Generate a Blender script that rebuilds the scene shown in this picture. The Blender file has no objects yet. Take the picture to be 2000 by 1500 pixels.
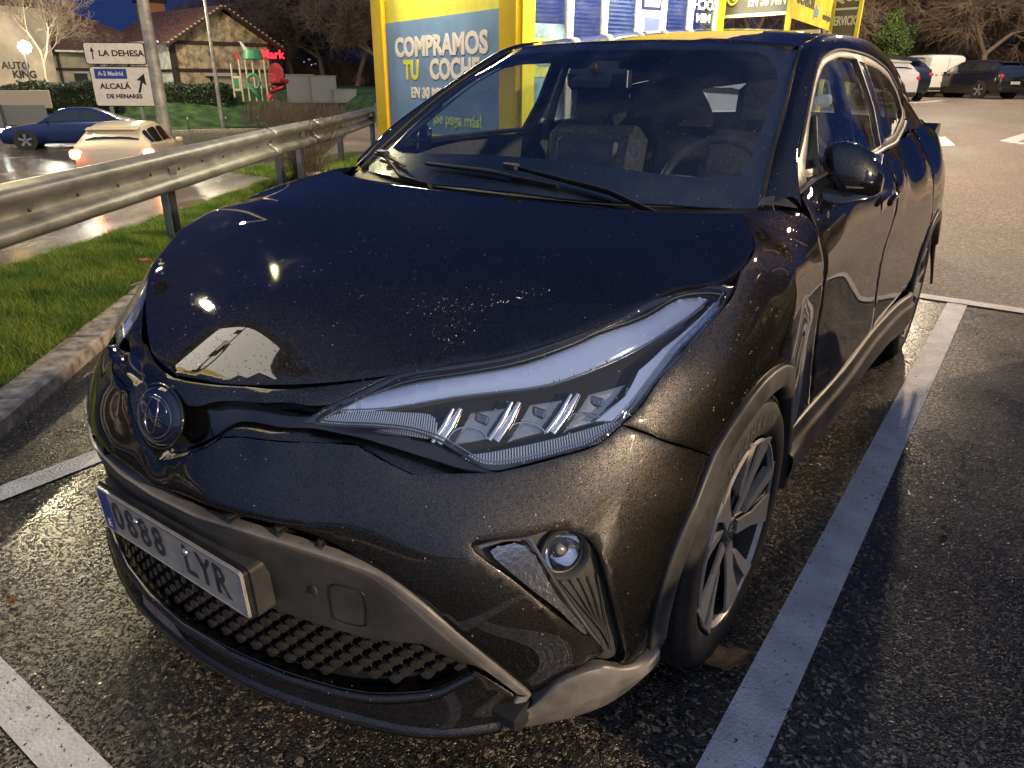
import bpy, math, random, json
import numpy as np
from mathutils import Vector, Matrix
from mathutils.geometry import delaunay_2d_cdt
random.seed(7); rng = np.random.default_rng(7)
scene = bpy.context.scene
COL = scene.collection
R = math.radians

# ------------------------------------------------------------------ camera
cam_d = bpy.data.cameras.new('camera'); cam = bpy.data.objects.new('camera', cam_d); COL.objects.link(cam)
CAM_ROWS = ((0.81526829, 0.57904526, 0.00664855), (-0.23177329, 0.31576135, 0.9200956), (0.53067764, -0.75166572, 0.39163744))
CAM_POS = (1.2675, -1.4963, 1.3380)
m3 = Matrix(CAM_ROWS).transposed()
cam.matrix_world = Matrix.Translation(CAM_POS) @ m3.to_4x4()
cam_d.sensor_width = 36; cam_d.lens = 25.28; cam_d.clip_start = 0.05; cam_d.clip_end = 1500
scene.camera = cam

# ------------------------------------------------------------------ dusk sky
world = bpy.data.worlds.new('World'); scene.world = world; world.use_nodes = True
wn = world.node_tree; wn.nodes.clear()
def wnode(t, **k):
    n = wn.nodes.new(t)
    for a, b in k.items(): setattr(n, a, b)
    return n
wo = wnode('ShaderNodeOutputWorld'); bg = wnode('ShaderNodeBackground'); tc = wnode('ShaderNodeTexCoord')
dot = wnode('ShaderNodeVectorMath', operation='DOT_PRODUCT'); dot.inputs[1].default_value = Vector((0.52, -0.62, 0.59)).normalized()
wn.links.new(tc.outputs['Generated'], dot.inputs[0])
nz = wnode('ShaderNodeTexNoise'); nz.inputs['Scale'].default_value = 1.6; nz.inputs['Detail'].default_value = 4
wn.links.new(tc.outputs['Generated'], nz.inputs['Vector'])
ma = wnode('ShaderNodeMath', operation='MULTIPLY_ADD'); ma.inputs[1].default_value = 0.22; ma.inputs[2].default_value = -0.11
wn.links.new(nz.outputs['Fac'], ma.inputs[0])
ad = wnode('ShaderNodeMath', operation='ADD'); wn.links.new(dot.outputs['Value'], ad.inputs[0]); wn.links.new(ma.outputs[0], ad.inputs[1])
mr = wnode('ShaderNodeMapRange'); mr.inputs['From Min'].default_value = -1; mr.inputs['From Max'].default_value = 1
wn.links.new(ad.outputs[0], mr.inputs['Value'])
cr = wnode('ShaderNodeValToRGB'); wn.links.new(mr.outputs[0], cr.inputs['Fac'])
els = cr.color_ramp.elements
els[0].position = 0.0; els[0].color = (0.011, 0.022, 0.080, 1)
els[1].position = 1.0; els[1].color = (0.31, 0.37, 0.55, 1)
for pos, c in ((0.28, (0.015, 0.031, 0.115)), (0.45, (0.022, 0.045, 0.145)), (0.68, (0.125, 0.17, 0.335))):
    e = els.new(pos); e.color = (*c, 1)
wn.links.new(cr.outputs['Color'], bg.inputs['Color']); bg.inputs['Strength'].default_value = 1.0
wn.links.new(bg.outputs[0], wo.inputs['Surface'])

scene.view_settings.view_transform = 'Standard'; scene.view_settings.look = 'None'
scene.view_settings.exposure = 0.28; scene.view_settings.gamma = 1.0
scene.view_settings.use_curve_mapping = False
scene.cycles.max_bounces = 6; scene.cycles.transparent_max_bounces = 12
scene.cycles.sample_clamp_indirect = 6; scene.cycles.caustics_reflective = False; scene.cycles.caustics_refractive = False

# ------------------------------------------------------------------ helpers: objects
def link(o, parent=None):
    COL.objects.link(o)
    if parent is not None: o.parent = parent
    return o
def empty(name, label=None, cat=None, group=None, loc=(0, 0, 0), rz=0.0):
    o = bpy.data.objects.new(name, None); o.empty_display_size = 0.2; link(o)
    o.location = loc; o.rotation_euler = (0, 0, rz)
    tag(o, label, cat, group); return o
def tag(o, label=None, cat=None, group=None, kind=None):
    if label: o['label'] = label
    if cat: o['category'] = cat
    if group: o['group'] = group
    if kind: o['kind'] = kind
    return o
def mesh_obj(name, verts, faces, mat, parent=None, smooth=None, loc=None):
    me = bpy.data.meshes.new(name)
    me.from_pydata([tuple(map(float, v)) for v in verts], [], [tuple(int(i) for i in f) for f in faces])
    me.update(); me.validate()
    if mat is not None:
        for m in (mat if isinstance(mat, (list, tuple)) else [mat]): me.materials.append(m)
    if smooth is not None:
        me.shade_smooth(); me.set_sharp_from_angle(angle=R(smooth))
    o = bpy.data.objects.new(name, me); link(o, parent)
    if loc: o.location = loc
    return o
def copy_tree(o, parent=None):
    c = o.copy(); COL.objects.link(c)
    if parent is not None: c.parent = parent
    for ch in list(o.children): copy_tree(ch, c)
    return c
class MB:
    """collects simple solids into one mesh"""
    def __init__(self): self.v = []; self.f = []
    def add(self, V, F):
        n = len(self.v); self.v += [tuple(map(float, a)) for a in V]; self.f += [tuple(n + i for i in f) for f in F]; return self
    def box(self, c, s, M=None, bev=0.0):
        x, y, z = s[0] / 2, s[1] / 2, s[2] / 2
        if bev <= 0:
            V = [(-x, -y, -z), (x, -y, -z), (x, y, -z), (-x, y, -z), (-x, -y, z), (x, -y, z), (x, y, z), (-x, y, z)]
            F = [(0, 3, 2, 1), (4, 5, 6, 7), (0, 1, 5, 4), (1, 2, 6, 5), (2, 3, 7, 6), (3, 0, 4, 7)]
        else:
            b = min(bev, x * .9, y * .9, z * .9); V = []; idx = {}
            for sx in (-1, 1):
                for sy in (-1, 1):
                    for sz in (-1, 1):
                        for ax in range(3):
                            p = [sx * (x - b), sy * (y - b), sz * (z - b)]; p[ax] += (sx, sy, sz)[ax] * b
                            idx[(sx, sy, sz, ax)] = len(V); V.append(tuple(p))
            F = []
            for ax in range(3):
                o1, o2 = [(1, 2), (2, 0), (0, 1)][ax]
                for s_ in (-1, 1):
                    q = []
                    for a, b2 in ((-1, -1), (1, -1), (1, 1), (-1, 1)):
                        k = [0, 0, 0]; k[ax] = s_; k[o1] = a; k[o2] = b2; q.append(idx[(*k, ax)])
                    F.append(tuple(q if s_ > 0 else q[::-1]))
            for ax in range(3):
                o1, o2 = [(1, 2), (2, 0), (0, 1)][ax]
                for a in (-1, 1):
                    for b2 in (-1, 1):
                        k1 = [0, 0, 0]; k2 = [0, 0, 0]; k1[ax] = -1; k2[ax] = 1
                        for k in (k1, k2): k[o1] = a; k[o2] = b2
                        q = [idx[(*k1, o1)], idx[(*k2, o1)], idx[(*k2, o2)], idx[(*k1, o2)]]
                        F.append(tuple(q if a * b2 > 0 else q[::-1]))
            for sx in (-1, 1):
                for sy in (-1, 1):
                    for sz in (-1, 1):
                        q = [idx[(sx, sy, sz, 0)], idx[(sx, sy, sz, 1)], idx[(sx, sy, sz, 2)]]
                        F.append(tuple(q if sx * sy * sz > 0 else q[::-1]))
        if M is not None: V = [tuple(M @ Vector(p)) for p in V]
        return self.add([(p[0] + c[0], p[1] + c[1], p[2] + c[2]) for p in V], F)
    def tube(self, pts, r, n=10, caps=True, flat=1.0):
        pts = [Vector(p) for p in pts]; rr = r if isinstance(r, (list, tuple)) else [r] * len(pts)
        V = []; F = []; up = None
        for i, p in enumerate(pts):
            t = (pts[min(i + 1, len(pts) - 1)] - pts[max(i - 1, 0)])
            if t.length < 1e-9: t = Vector((0, 0, 1))
            t.normalize()
            if up is None: up = t.orthogonal().normalized()
            up = (up - t * up.dot(t)); up = up.normalized() if up.length > 1e-6 else t.orthogonal().normalized()
            sd = t.cross(up)
            for k in range(n):
                a = 2 * math.pi * k / n
                V.append(tuple(p + (up * math.cos(a) * flat + sd * math.sin(a)) * rr[i]))
        for i in range(len(pts) - 1):
            for k in range(n):
                F.append((i * n + k, i * n + (k + 1) % n, (i + 1) * n + (k + 1) % n, (i + 1) * n + k))
        if caps:
            F.append(tuple(range(n))[::-1]); F.append(tuple((len(pts) - 1) * n + k for k in range(n)))
        return self.add(V, F)
    def lathe(self, prof, n=32, M=None):
        """prof: (r, h) around z"""
        V = []; F = []
        for r, h in prof:
            for k in range(n):
                a = 2 * math.pi * k / n; V.append(Vector((r * math.cos(a), r * math.sin(a), h)))
        for i in range(len(prof) - 1):
            for k in range(n):
                F.append((i * n + k, i * n + (k + 1) % n, (i + 1) * n + (k + 1) % n, (i + 1) * n + k))
        if M is not None: V = [M @ v for v in V]
        return self.add(V, F)
    def prism(self, poly, d0, d1, axis=1, M=None):
        """poly of (a,b) extruded along an axis from d0 to d1"""
        n = len(poly)
        def mk(a, b, d): return {0: (d, a, b), 1: (a, d, b), 2: (a, b, d)}[axis]
        V = [mk(a, b, d0) for a, b in poly] + [mk(a, b, d1) for a, b in poly]
        area = sum(poly[i][0] * poly[(i + 1) % n][1] - poly[(i + 1) % n][0] * poly[i][1] for i in range(n))
        flip = (area < 0) ^ (axis == 1) ^ (d1 < d0)
        F = [tuple(range(n))[::-1], tuple(range(n, 2 * n))] + [(i, (i + 1) % n, n + (i + 1) % n, n + i) for i in range(n)]
        if flip: F = [f[::-1] for f in F]
        if M is not None: V = [tuple(M @ Vector(p)) for p in V]
        return self.add(V, F)
    def build(self, name, mat, parent=None, smooth=None, loc=None): return mesh_obj(name, self.v, self.f, mat, parent, smooth, loc)
def grid_faces(nr, nc, off=0, flip=False):
    F = []
    for i in range(nr - 1):
        for j in range(nc - 1):
            q = (off + i * nc + j, off + i * nc + j + 1, off + (i + 1) * nc + j + 1, off + (i + 1) * nc + j)
            F.append(q[::-1] if flip else q)
    return F

# ------------------------------------------------------------------ helpers: materials
MATS = {}
def new_mat(name):
    m = bpy.data.materials.new(name); m.use_nodes = True; nt = m.node_tree; nt.nodes.clear()
    out = nt.nodes.new('ShaderNodeOutputMaterial'); return m, nt, out
def pbr(name, col, rough=0.5, metal=0.0, coat=0.0, coat_rough=0.03, emis=None, estr=0.0, spec=0.5,
        nscale=None, namp=0.15, rvar=0.0, bump=0.0, bscale=200.0, col2=None, trans=0.0, ior=1.45, bdist=0.002, detail=5.0):
    if name in MATS: return MATS[name]
    m, nt, out = new_mat(name); N = nt.nodes; L = nt.links
    b = N.new('ShaderNodeBsdfPrincipled'); L.new(b.outputs[0], out.inputs['Surface'])
    b.inputs['Base Color'].default_value = (*col, 1); b.inputs['Roughness'].default_value = rough
    b.inputs['Metallic'].default_value = metal; b.inputs['Specular IOR Level'].default_value = spec
    b.inputs['Coat Weight'].default_value = coat; b.inputs['Coat Roughness'].default_value = coat_rough
    b.inputs['Transmission Weight'].default_value = trans; b.inputs['IOR'].default_value = ior
    if emis: b.inputs['Emission Color'].default_value = (*emis, 1); b.inputs['Emission Strength'].default_value = estr
    if nscale or bump:
        t = N.new('ShaderNodeTexCoord')
    if nscale:
        nz = N.new('ShaderNodeTexNoise'); nz.inputs['Scale'].default_value = nscale; nz.inputs['Detail'].default_value = detail; nz.inputs['Roughness'].default_value = 0.62
        L.new(t.outputs['Object'], nz.inputs['Vector'])
        c2 = col2 or tuple(min(1, c * (1 + 2.2 * namp)) for c in col); c1 = col if col2 else tuple(c * (1 - 2.2 * namp) for c in col)
        rp = N.new('ShaderNodeValToRGB'); rp.color_ramp.elements[0].color = (*c1, 1); rp.color_ramp.elements[1].color = (*c2, 1)
        rp.color_ramp.elements[0].position = 0.36; rp.color_ramp.elements[1].position = 0.66
        L.new(nz.outputs['Fac'], rp.inputs['Fac']); L.new(rp.outputs['Color'], b.inputs['Base Color'])
        if rvar:
            mm = N.new('ShaderNodeMath'); mm.operation = 'MULTIPLY_ADD'; mm.inputs[1].default_value = rvar; mm.inputs[2].default_value = rough - rvar / 2
            L.new(nz.outputs['Fac'], mm.inputs[0]); L.new(mm.outputs[0], b.inputs['Roughness'])
    if bump:
        n2 = N.new('ShaderNodeTexNoise'); n2.inputs['Scale'].default_value = bscale; n2.inputs['Detail'].default_value = 3
        L.new(t.outputs['Object'], n2.inputs['Vector'])
        bm = N.new('ShaderNodeBump'); bm.inputs['Strength'].default_value = bump; bm.inputs['Distance'].default_value = bdist
        L.new(n2.outputs['Fac'], bm.inputs['Height']); L.new(bm.outputs[0], b.inputs['Normal'])
    MATS[name] = m; return m
def glow(name, col, s):
    if name in MATS: return MATS[name]
    m, nt, out = new_mat(name); e = nt.nodes.new('ShaderNodeEmission'); e.inputs[0].default_value = (*col, 1); e.inputs[1].default_value = s
    nt.links.new(e.outputs[0], out.inputs['Surface']); MATS[name] = m; return m
def glass(name, tint=(0.8, 0.85, 0.85), base=0.06, speck=0.0, rough=0.0, gl=1.0, dirt=.035):
    """thin glazing: fresnel mix of a clear and a mirror lobe"""
    if name in MATS: return MATS[name]
    m, nt, out = new_mat(name); N = nt.nodes; L = nt.links
    tr = N.new('ShaderNodeBsdfTransparent'); tr.inputs[0].default_value = (*tint, 1)
    g = N.new('ShaderNodeBsdfGlossy'); g.inputs['Roughness'].default_value = rough; g.inputs[0].default_value = (gl, gl, gl, 1)
    lw = N.new('ShaderNodeLayerWeight'); lw.inputs['Blend'].default_value = .5
    pw = N.new('ShaderNodeMath'); pw.operation = 'POWER'; pw.inputs[1].default_value = 4.5; L.new(lw.outputs['Facing'], pw.inputs[0])
    fr = N.new('ShaderNodeMath'); fr.operation = 'MULTIPLY_ADD'; fr.inputs[1].default_value = .92; fr.inputs[2].default_value = base; L.new(pw.outputs[0], fr.inputs[0])
    mx = N.new('ShaderNodeMixShader'); L.new(fr.outputs[0], mx.inputs[0]); L.new(tr.outputs[0], mx.inputs[1]); L.new(g.outputs[0], mx.inputs[2])
    last = mx
    if speck:
        t = N.new('ShaderNodeTexCoord'); v = N.new('ShaderNodeTexVoronoi'); v.inputs['Scale'].default_value = 90
        L.new(t.outputs['Object'], v.inputs['Vector'])
        lt = N.new('ShaderNodeMath'); lt.operation = 'LESS_THAN'; lt.inputs[1].default_value = 0.1; L.new(v.outputs['Distance'], lt.inputs[0])
        sp = N.new('ShaderNodeSeparateColor'); L.new(v.outputs['Color'], sp.inputs[0])
        l2 = N.new('ShaderNodeMath'); l2.operation = 'LESS_THAN'; l2.inputs[1].default_value = speck; L.new(sp.outputs[0], l2.inputs[0])
        mu = N.new('ShaderNodeMath'); mu.operation = 'MULTIPLY'; L.new(lt.outputs[0], mu.inputs[0]); L.new(l2.outputs[0], mu.inputs[1])
        n3 = N.new('ShaderNodeTexNoise'); n3.inputs['Scale'].default_value = 7; n3.inputs['Detail'].default_value = 6; L.new(t.outputs['Object'], n3.inputs['Vector'])
        r3 = N.new('ShaderNodeMapRange'); r3.inputs['From Min'].default_value = .45; r3.inputs['From Max'].default_value = .8; r3.inputs['To Max'].default_value = dirt
        L.new(n3.outputs['Fac'], r3.inputs['Value'])
        mxx = N.new('ShaderNodeMath'); mxx.operation = 'MAXIMUM'; m5 = N.new('ShaderNodeMath'); m5.operation = 'MULTIPLY'; m5.inputs[1].default_value = .55
        L.new(mu.outputs[0], m5.inputs[0]); L.new(m5.outputs[0], mxx.inputs[0]); L.new(r3.outputs[0], mxx.inputs[1])
        df = N.new('ShaderNodeBsdfDiffuse'); df.inputs[0].default_value = (.55, .55, .5, 1)
        m2 = N.new('ShaderNodeMixShader'); L.new(mxx.outputs[0], m2.inputs[0]); L.new(mx.outputs[0], m2.inputs[1]); L.new(df.outputs[0], m2.inputs[2]); last = m2
    L.new(last.outputs[0], out.inputs['Surface']); MATS[name] = m; return m

def car_paint():
    """black metallic: flakes under a clear coat, rain beads and dried specks on top"""
    if 'paint' in MATS: return MATS['paint']
    m, nt, out = new_mat('black_metallic_paint'); N = nt.nodes; L = nt.links
    b = N.new('ShaderNodeBsdfPrincipled'); L.new(b.outputs[0], out.inputs['Surface'])
    t = N.new('ShaderNodeTexCoord')
    b.inputs['Metallic'].default_value = 1.0; b.inputs['Roughness'].default_value = 0.40; b.inputs['Specular Tint'].default_value = (.12, .12, .12, 1)
    b.inputs['Coat Weight'].default_value = 1.0; b.inputs['Coat Roughness'].default_value = 0.015; b.inputs['Coat IOR'].default_value = 1.5
    # flakes
    fv = N.new('ShaderNodeTexVoronoi'); fv.inputs['Scale'].default_value = 900; L.new(t.outputs['Object'], fv.inputs['Vector'])
    sc = N.new('ShaderNodeSeparateColor'); L.new(fv.outputs['Color'], sc.inputs[0])
    fr = N.new('ShaderNodeValToRGB'); fr.color_ramp.elements[0].position = .2; fr.color_ramp.elements[0].color = (.013, .013, .0135, 1)
    fr.color_ramp.elements[1].position = 1; fr.color_ramp.elements[1].color = (.085, .078, .068, 1); L.new(sc.outputs[0], fr.inputs['Fac'])
    # dust specks
    dv = N.new('ShaderNodeTexVoronoi'); dv.inputs['Scale'].default_value = 95; L.new(t.outputs['Object'], dv.inputs['Vector'])
    ds = N.new('ShaderNodeSeparateColor'); L.new(dv.outputs['Color'], ds.inputs[0])
    rr = N.new('ShaderNodeMath'); rr.operation = 'MULTIPLY_ADD'; rr.inputs[1].default_value = .12; rr.inputs[2].default_value = .02; L.new(ds.outputs[1], rr.inputs[0])
    lt = N.new('ShaderNodeMath'); lt.operation = 'LESS_THAN'; L.new(dv.outputs['Distance'], lt.inputs[0]); L.new(rr.outputs[0], lt.inputs[1])
    nz = N.new('ShaderNodeTexNoise'); nz.inputs['Scale'].default_value = 4.5; nz.inputs['Detail'].default_value = 3; L.new(t.outputs['Object'], nz.inputs['Vector'])
    dens = N.new('ShaderNodeMapRange'); dens.inputs['From Min'].default_value = .42; dens.inputs['From Max'].default_value = .66; dens.inputs['To Max'].default_value = .42; dens.inputs['To Min'].default_value = .07
    L.new(nz.outputs['Fac'], dens.inputs['Value'])
    l2 = N.new('ShaderNodeMath'); l2.operation = 'LESS_THAN'; L.new(ds.outputs[0], l2.inputs[0]); L.new(dens.outputs[0], l2.inputs[1])
    dm = N.new('ShaderNodeMath'); dm.operation = 'MULTIPLY'; L.new(lt.outputs[0], dm.inputs[0]); L.new(l2.outputs[0], dm.inputs[1])
    mixc = N.new('ShaderNodeMix'); mixc.data_type = 'RGBA'; L.new(fr.outputs['Color'], mixc.inputs[6]); mixc.inputs[7].default_value = (.34, .32, .28, 1)
    L.new(dm.outputs[0], mixc.inputs[0]); L.new(mixc.outputs[2], b.inputs['Base Color'])
    im = N.new('ShaderNodeMath'); im.operation = 'SUBTRACT'; im.inputs[0].default_value = 1; L.new(dm.outputs[0], im.inputs[1]); L.new(im.outputs[0], b.inputs['Metallic'])
    iv = N.new('ShaderNodeMath'); iv.operation = 'MULTIPLY_ADD'; iv.inputs[1].default_value = -.85; iv.inputs[2].default_value = 1; L.new(dm.outputs[0], iv.inputs[0]); L.new(iv.outputs[0], b.inputs['Coat Weight'])
    # dusty film changes gloss a little
    n2 = N.new('ShaderNodeTexNoise'); n2.inputs['Scale'].default_value = 9; n2.inputs['Detail'].default_value = 6; L.new(t.outputs['Object'], n2.inputs['Vector'])
    cr_ = N.new('ShaderNodeMapRange'); cr_.inputs['From Min'].default_value = .4; cr_.inputs['From Max'].default_value = .8; cr_.inputs['To Min'].default_value = .012; cr_.inputs['To Max'].default_value = .03
    L.new(n2.outputs['Fac'], cr_.inputs['Value']); L.new(cr_.outputs[0], b.inputs['Coat Roughness'])
    # rain beads: little domes
    rv = N.new('ShaderNodeTexVoronoi'); rv.inputs['Scale'].default_value = 150; L.new(t.outputs['Object'], rv.inputs['Vector'])
    rs = N.new('ShaderNodeSeparateColor'); L.new(rv.outputs['Color'], rs.inputs[0])
    d1 = N.new('ShaderNodeMapRange'); d1.inputs['From Min'].default_value = .0; d1.inputs['From Max'].default_value = .24; d1.inputs['To Min'].default_value = 1; d1.inputs['To Max'].default_value = 0; d1.interpolation_type = 'SMOOTHSTEP'
    L.new(rv.outputs['Distance'], d1.inputs['Value'])
    d2 = N.new('ShaderNodeMapRange'); d2.inputs['From Min'].default_value = .36; d2.inputs['From Max'].default_value = .56; d2.inputs['To Max'].default_value = .62; d2.inputs['To Min'].default_value = .02
    L.new(nz.outputs['Fac'], d2.inputs['Value'])
    l3 = N.new('ShaderNodeMath'); l3.operation = 'LESS_THAN'; L.new(rs.outputs[2], l3.inputs[0]); L.new(d2.outputs[0], l3.inputs[1])
    hm = N.new('ShaderNodeMath'); hm.operation = 'MULTIPLY'; L.new(d1.outputs[0], hm.inputs[0]); L.new(l3.outputs[0], hm.inputs[1])
    bm = N.new('ShaderNodeBump'); bm.inputs['Strength'].default_value = .8; bm.inputs['Distance'].default_value = .0009; L.new(hm.outputs[0], bm.inputs['Height'])
    L.new(bm.outputs[0], b.inputs['Coat Normal'])
    fb = N.new('ShaderNodeBump'); fb.inputs['Strength'].default_value = .25; fb.inputs['Distance'].default_value = .0006; L.new(sc.outputs[1], fb.inputs['Height']); L.new(fb.outputs[0], b.inputs['Normal'])
    MATS['paint'] = m; return m

M_PAINT = car_paint()
M_GLOSSBLK = pbr('gloss_black', (.006, .006, .007), .12, coat=1)
M_PLAST = pbr('grey_trim_plastic', (.042, .041, .039), .42, nscale=14, namp=.12, rvar=.15, bump=.25, bscale=900, bdist=.0005)
M_DKPLAST = pbr('dark_plastic', (.014, .014, .014), .5, nscale=20, namp=.15, rvar=.15)
M_RIDGE_LIT = pbr('trim_ridge_lit', (.17, .16, .145), .36, nscale=14, namp=.12, rvar=.15)  # trim plastic made paler: lamplight on the chamfer put into the colour
M_CLAD = pbr('arch_cladding', (.04, .039, .036), .45, nscale=8, namp=.2, rvar=.2, bump=.2, bscale=700, bdist=.0005)
M_VOID = pbr('dark_gap', (.003, .003, .003), .9)
M_CHROME = pbr('chrome', (.72, .73, .75), .08, metal=1)
M_SATIN = pbr('satin_silver', (.55, .55, .54), .28, metal=1)
M_RUBBER = pbr('tyre_rubber', (.013, .0125, .012), .75, nscale=30, namp=.25, bump=.5, bscale=300, bdist=.001)
M_LENS = glass('clear_lens', (.95, .96, .98), base=.05, speck=.25, dirt=.01)
M_WSCR = glass('windscreen_glass', (.80, .86, .88), speck=.25)
M_SIDEG = glass('side_glass', (.68, .76, .78), speck=.3, base=.10, dirt=.10)
M_PRIVG = glass('privacy_glass', (.32, .34, .36), base=.09, speck=.2)
M_FABRIC = pbr('seat_fabric', (.05, .05, .052), .8, nscale=60, namp=.2, bump=.4, bscale=500)
M_DASH = pbr('dashboard_vinyl', (.085, .085, .085), .55, nscale=40, namp=.1, bump=.3, bscale=600)
# ------------------------------------------------------------------ key lamps (posts are built further down) and added fill lights without posts
def lamp(name, loc, watt, col, rad, parent=None):
    d = bpy.data.lights.new(name, 'POINT'); d.energy = watt; d.color = col; d.shadow_soft_size = rad
    o = bpy.data.objects.new(name, d); o.location = loc; link(o, parent); return o

lamp('lamp_or_fill_light', (14, -1.8, 4.4), 8800, (1, .76, .50), .16)
lamp('lamp_or_fill_light', (-19.8, 9.2, 10.2), 9000, (1, .84, .42), .15)
lamp('lamp_or_fill_light', (-18.4, 4.7, 8.3), 4200, (1, .86, .52), .13)
lamp('lamp_or_fill_light', (7.5, 15.0, 8.0), 9000, (1, .74, .48), .25)  # set well off its post, moved nearer to brighten the far asphalt
lamp('lamp_or_fill_light', (-41.0, 16.9, 2.75), 260, (1, .97, .82), .12)
lamp('lamp_or_fill_light', (-35.5, 19.5, 5.2), 2200, (1, .85, .6), .2)  # added fill without a fixture, brightens the lawn across the road
lamp('lamp_or_fill_light', (-2.9, 34.5, 9.5), 5000, (1, .80, .55), .3)  # added fill without a fixture, brightens the trees beyond the car park
WRAP_POINTS = [(0.0, -0.828, 0.806), (0.116, -0.801, 0.81), (0.18, -0.774, 0.814), (0.286, -0.719, 0.825), (0.402, -0.652, 0.847), (0.495, -0.588, 0.871), (0.563, -0.535, 0.884), (0.616, -0.474, 0.899), (0.661, -0.415, 0.917), (0.703, -0.349, 0.938), (0.0, -0.86, 0.775), (0.127, -0.831, 0.784), (0.216, -0.802, 0.793), (0.302, -0.769, 0.804), (0.109, -0.87, 0.695), (0.201, -0.831, 0.735), (0.335, -0.785, 0.748), (0.449, -0.736, 0.756), (0.542, -0.695, 0.716), (0.0, -0.885, 0.66), (0.0, -0.915, 0.61), (0.175, -0.904, 0.618), (0.263, -0.887, 0.619), (0.336, -0.865, 0.616), (0.4, -0.837, 0.604), (0.463, -0.812, 0.576), (0.501, -0.798, 0.556), (0.562, -0.776, 0.514), (0.633, -0.733, 0.425), (0.69, -0.664, 0.311), (0.0, -0.882, 0.5), (0.0, -0.872, 0.42), (0.0, -0.9, 0.29), (0.25, -0.864, 0.47), (0.25, -0.855, 0.38), (0.45, -0.8, 0.43), (0.0, -0.918, 0.21), (0.231, -0.9, 0.21), (0.45, -0.838, 0.21), (0.6, -0.77, 0.21), (0.68, -0.69, 0.21), (0.76, -0.6, 0.21), (0.82, -0.5, 0.21), (0.845, -0.4, 0.21), (0.6, -0.735, 0.6), (0.7, -0.655, 0.55), (0.78, -0.55, 0.55), (0.84, -0.43, 0.55), (0.875, -0.32, 0.6), (0.78, -0.56, 0.38), (0.845, -0.43, 0.36), (0.66, -0.61, 0.7), (0.75, -0.52, 0.7), (0.82, -0.4, 0.72), (0.865, -0.28, 0.68), (0.75, -0.26, 0.945), (0.8, -0.11, 0.957), (0.804, 0.052, 1.0), (0.76, 0.16, 1.025), (0.71, 0.242, 1.051), (0.82, -0.3, 0.84), (0.855, -0.18, 0.85), (0.875, 0.0, 0.85), (0.89, -0.1, 0.74), (0.895, 0.05, 0.76), (0.89, 0.2, 0.76), (0.878, 0.3, 0.65), (0.85, 0.1, 0.93), (0.845, 0.2, 0.95), (0.8, 0.35, 1.0), (0.862, 0.35, 0.85), (0.855, 0.45, 0.7), (0.86, 0.5, 0.5), (0.872, 0.52, 0.36), (0.775, 0.45, 1.06), (0.785, 0.7, 1.095), (0.79, 1.0, 1.1), (0.79, 1.4, 1.105), (0.77, 1.8, 1.115), (0.725, 2.3, 1.165), (0.83, 0.5, 0.98), (0.85, 0.8, 0.98), (0.855, 1.2, 0.99), (0.862, 1.6, 1.02), (0.852, 0.8, 0.75), (0.85, 1.2, 0.75), (0.855, 1.6, 0.75), (0.868, 0.9, 0.55), (0.868, 1.4, 0.55), (0.88, 0.9, 0.4), (0.88, 1.4, 0.4), (0.885, 1.9, 0.4), (0.885, 2.05, 0.75), (0.8, 2.1, 1.12), (0.86, 2.2, 1.0), (0.89, 2.35, 0.85), (0.9, 2.65, 0.8), (0.9, 2.3, 0.6), (0.875, 2.9, 0.9), (0.84, 2.6, 1.05), (0.78, 2.7, 1.14), (0.8, 3.1, 1.0), (0.87, 3.05, 0.7)]
HOOD_POINTS = [(0.0, -0.828, 0.806), (0.116, -0.801, 0.81), (0.18, -0.774, 0.814), (0.286, -0.719, 0.825), (0.402, -0.652, 0.847), (0.495, -0.588, 0.871), (0.563, -0.535, 0.884), (0.616, -0.474, 0.899), (0.661, -0.415, 0.917), (0.703, -0.349, 0.938), (0.728, -0.282, 0.9535), (0.753, -0.204, 0.966), (0.78, -0.15, 0.966), (0.8, -0.11, 0.964), (0.804, 0.052, 1.0), (0.76, 0.16, 1.025), (0.71, 0.242, 1.046), (0.0, 0.128, 1.04), (0.2, 0.128, 1.04), (0.4, 0.14, 1.04), (0.55, 0.17, 1.04), (0.0, -0.6, 0.895), (0.0, -0.3, 0.965), (0.0, -0.05, 1.01), (0.3, -0.5, 0.905), (0.3, -0.2, 0.985), (0.5, -0.3, 0.965), (0.55, 0.0, 1.015), (0.3, 0.0, 1.02)]
BASE_CURVE = [(-0.2, -0.905), (0, -0.92), (0.2, -0.905), (0.4, -0.86), (0.55, -0.79), (0.68, -0.69), (0.78, -0.57), (0.845, -0.43), (0.88, -0.25), (0.893, 0), (0.895, 0.5), (0.895, 1.3), (0.895, 2.0), (0.895, 2.7), (0.86, 3.1), (0.78, 3.4)]
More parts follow.
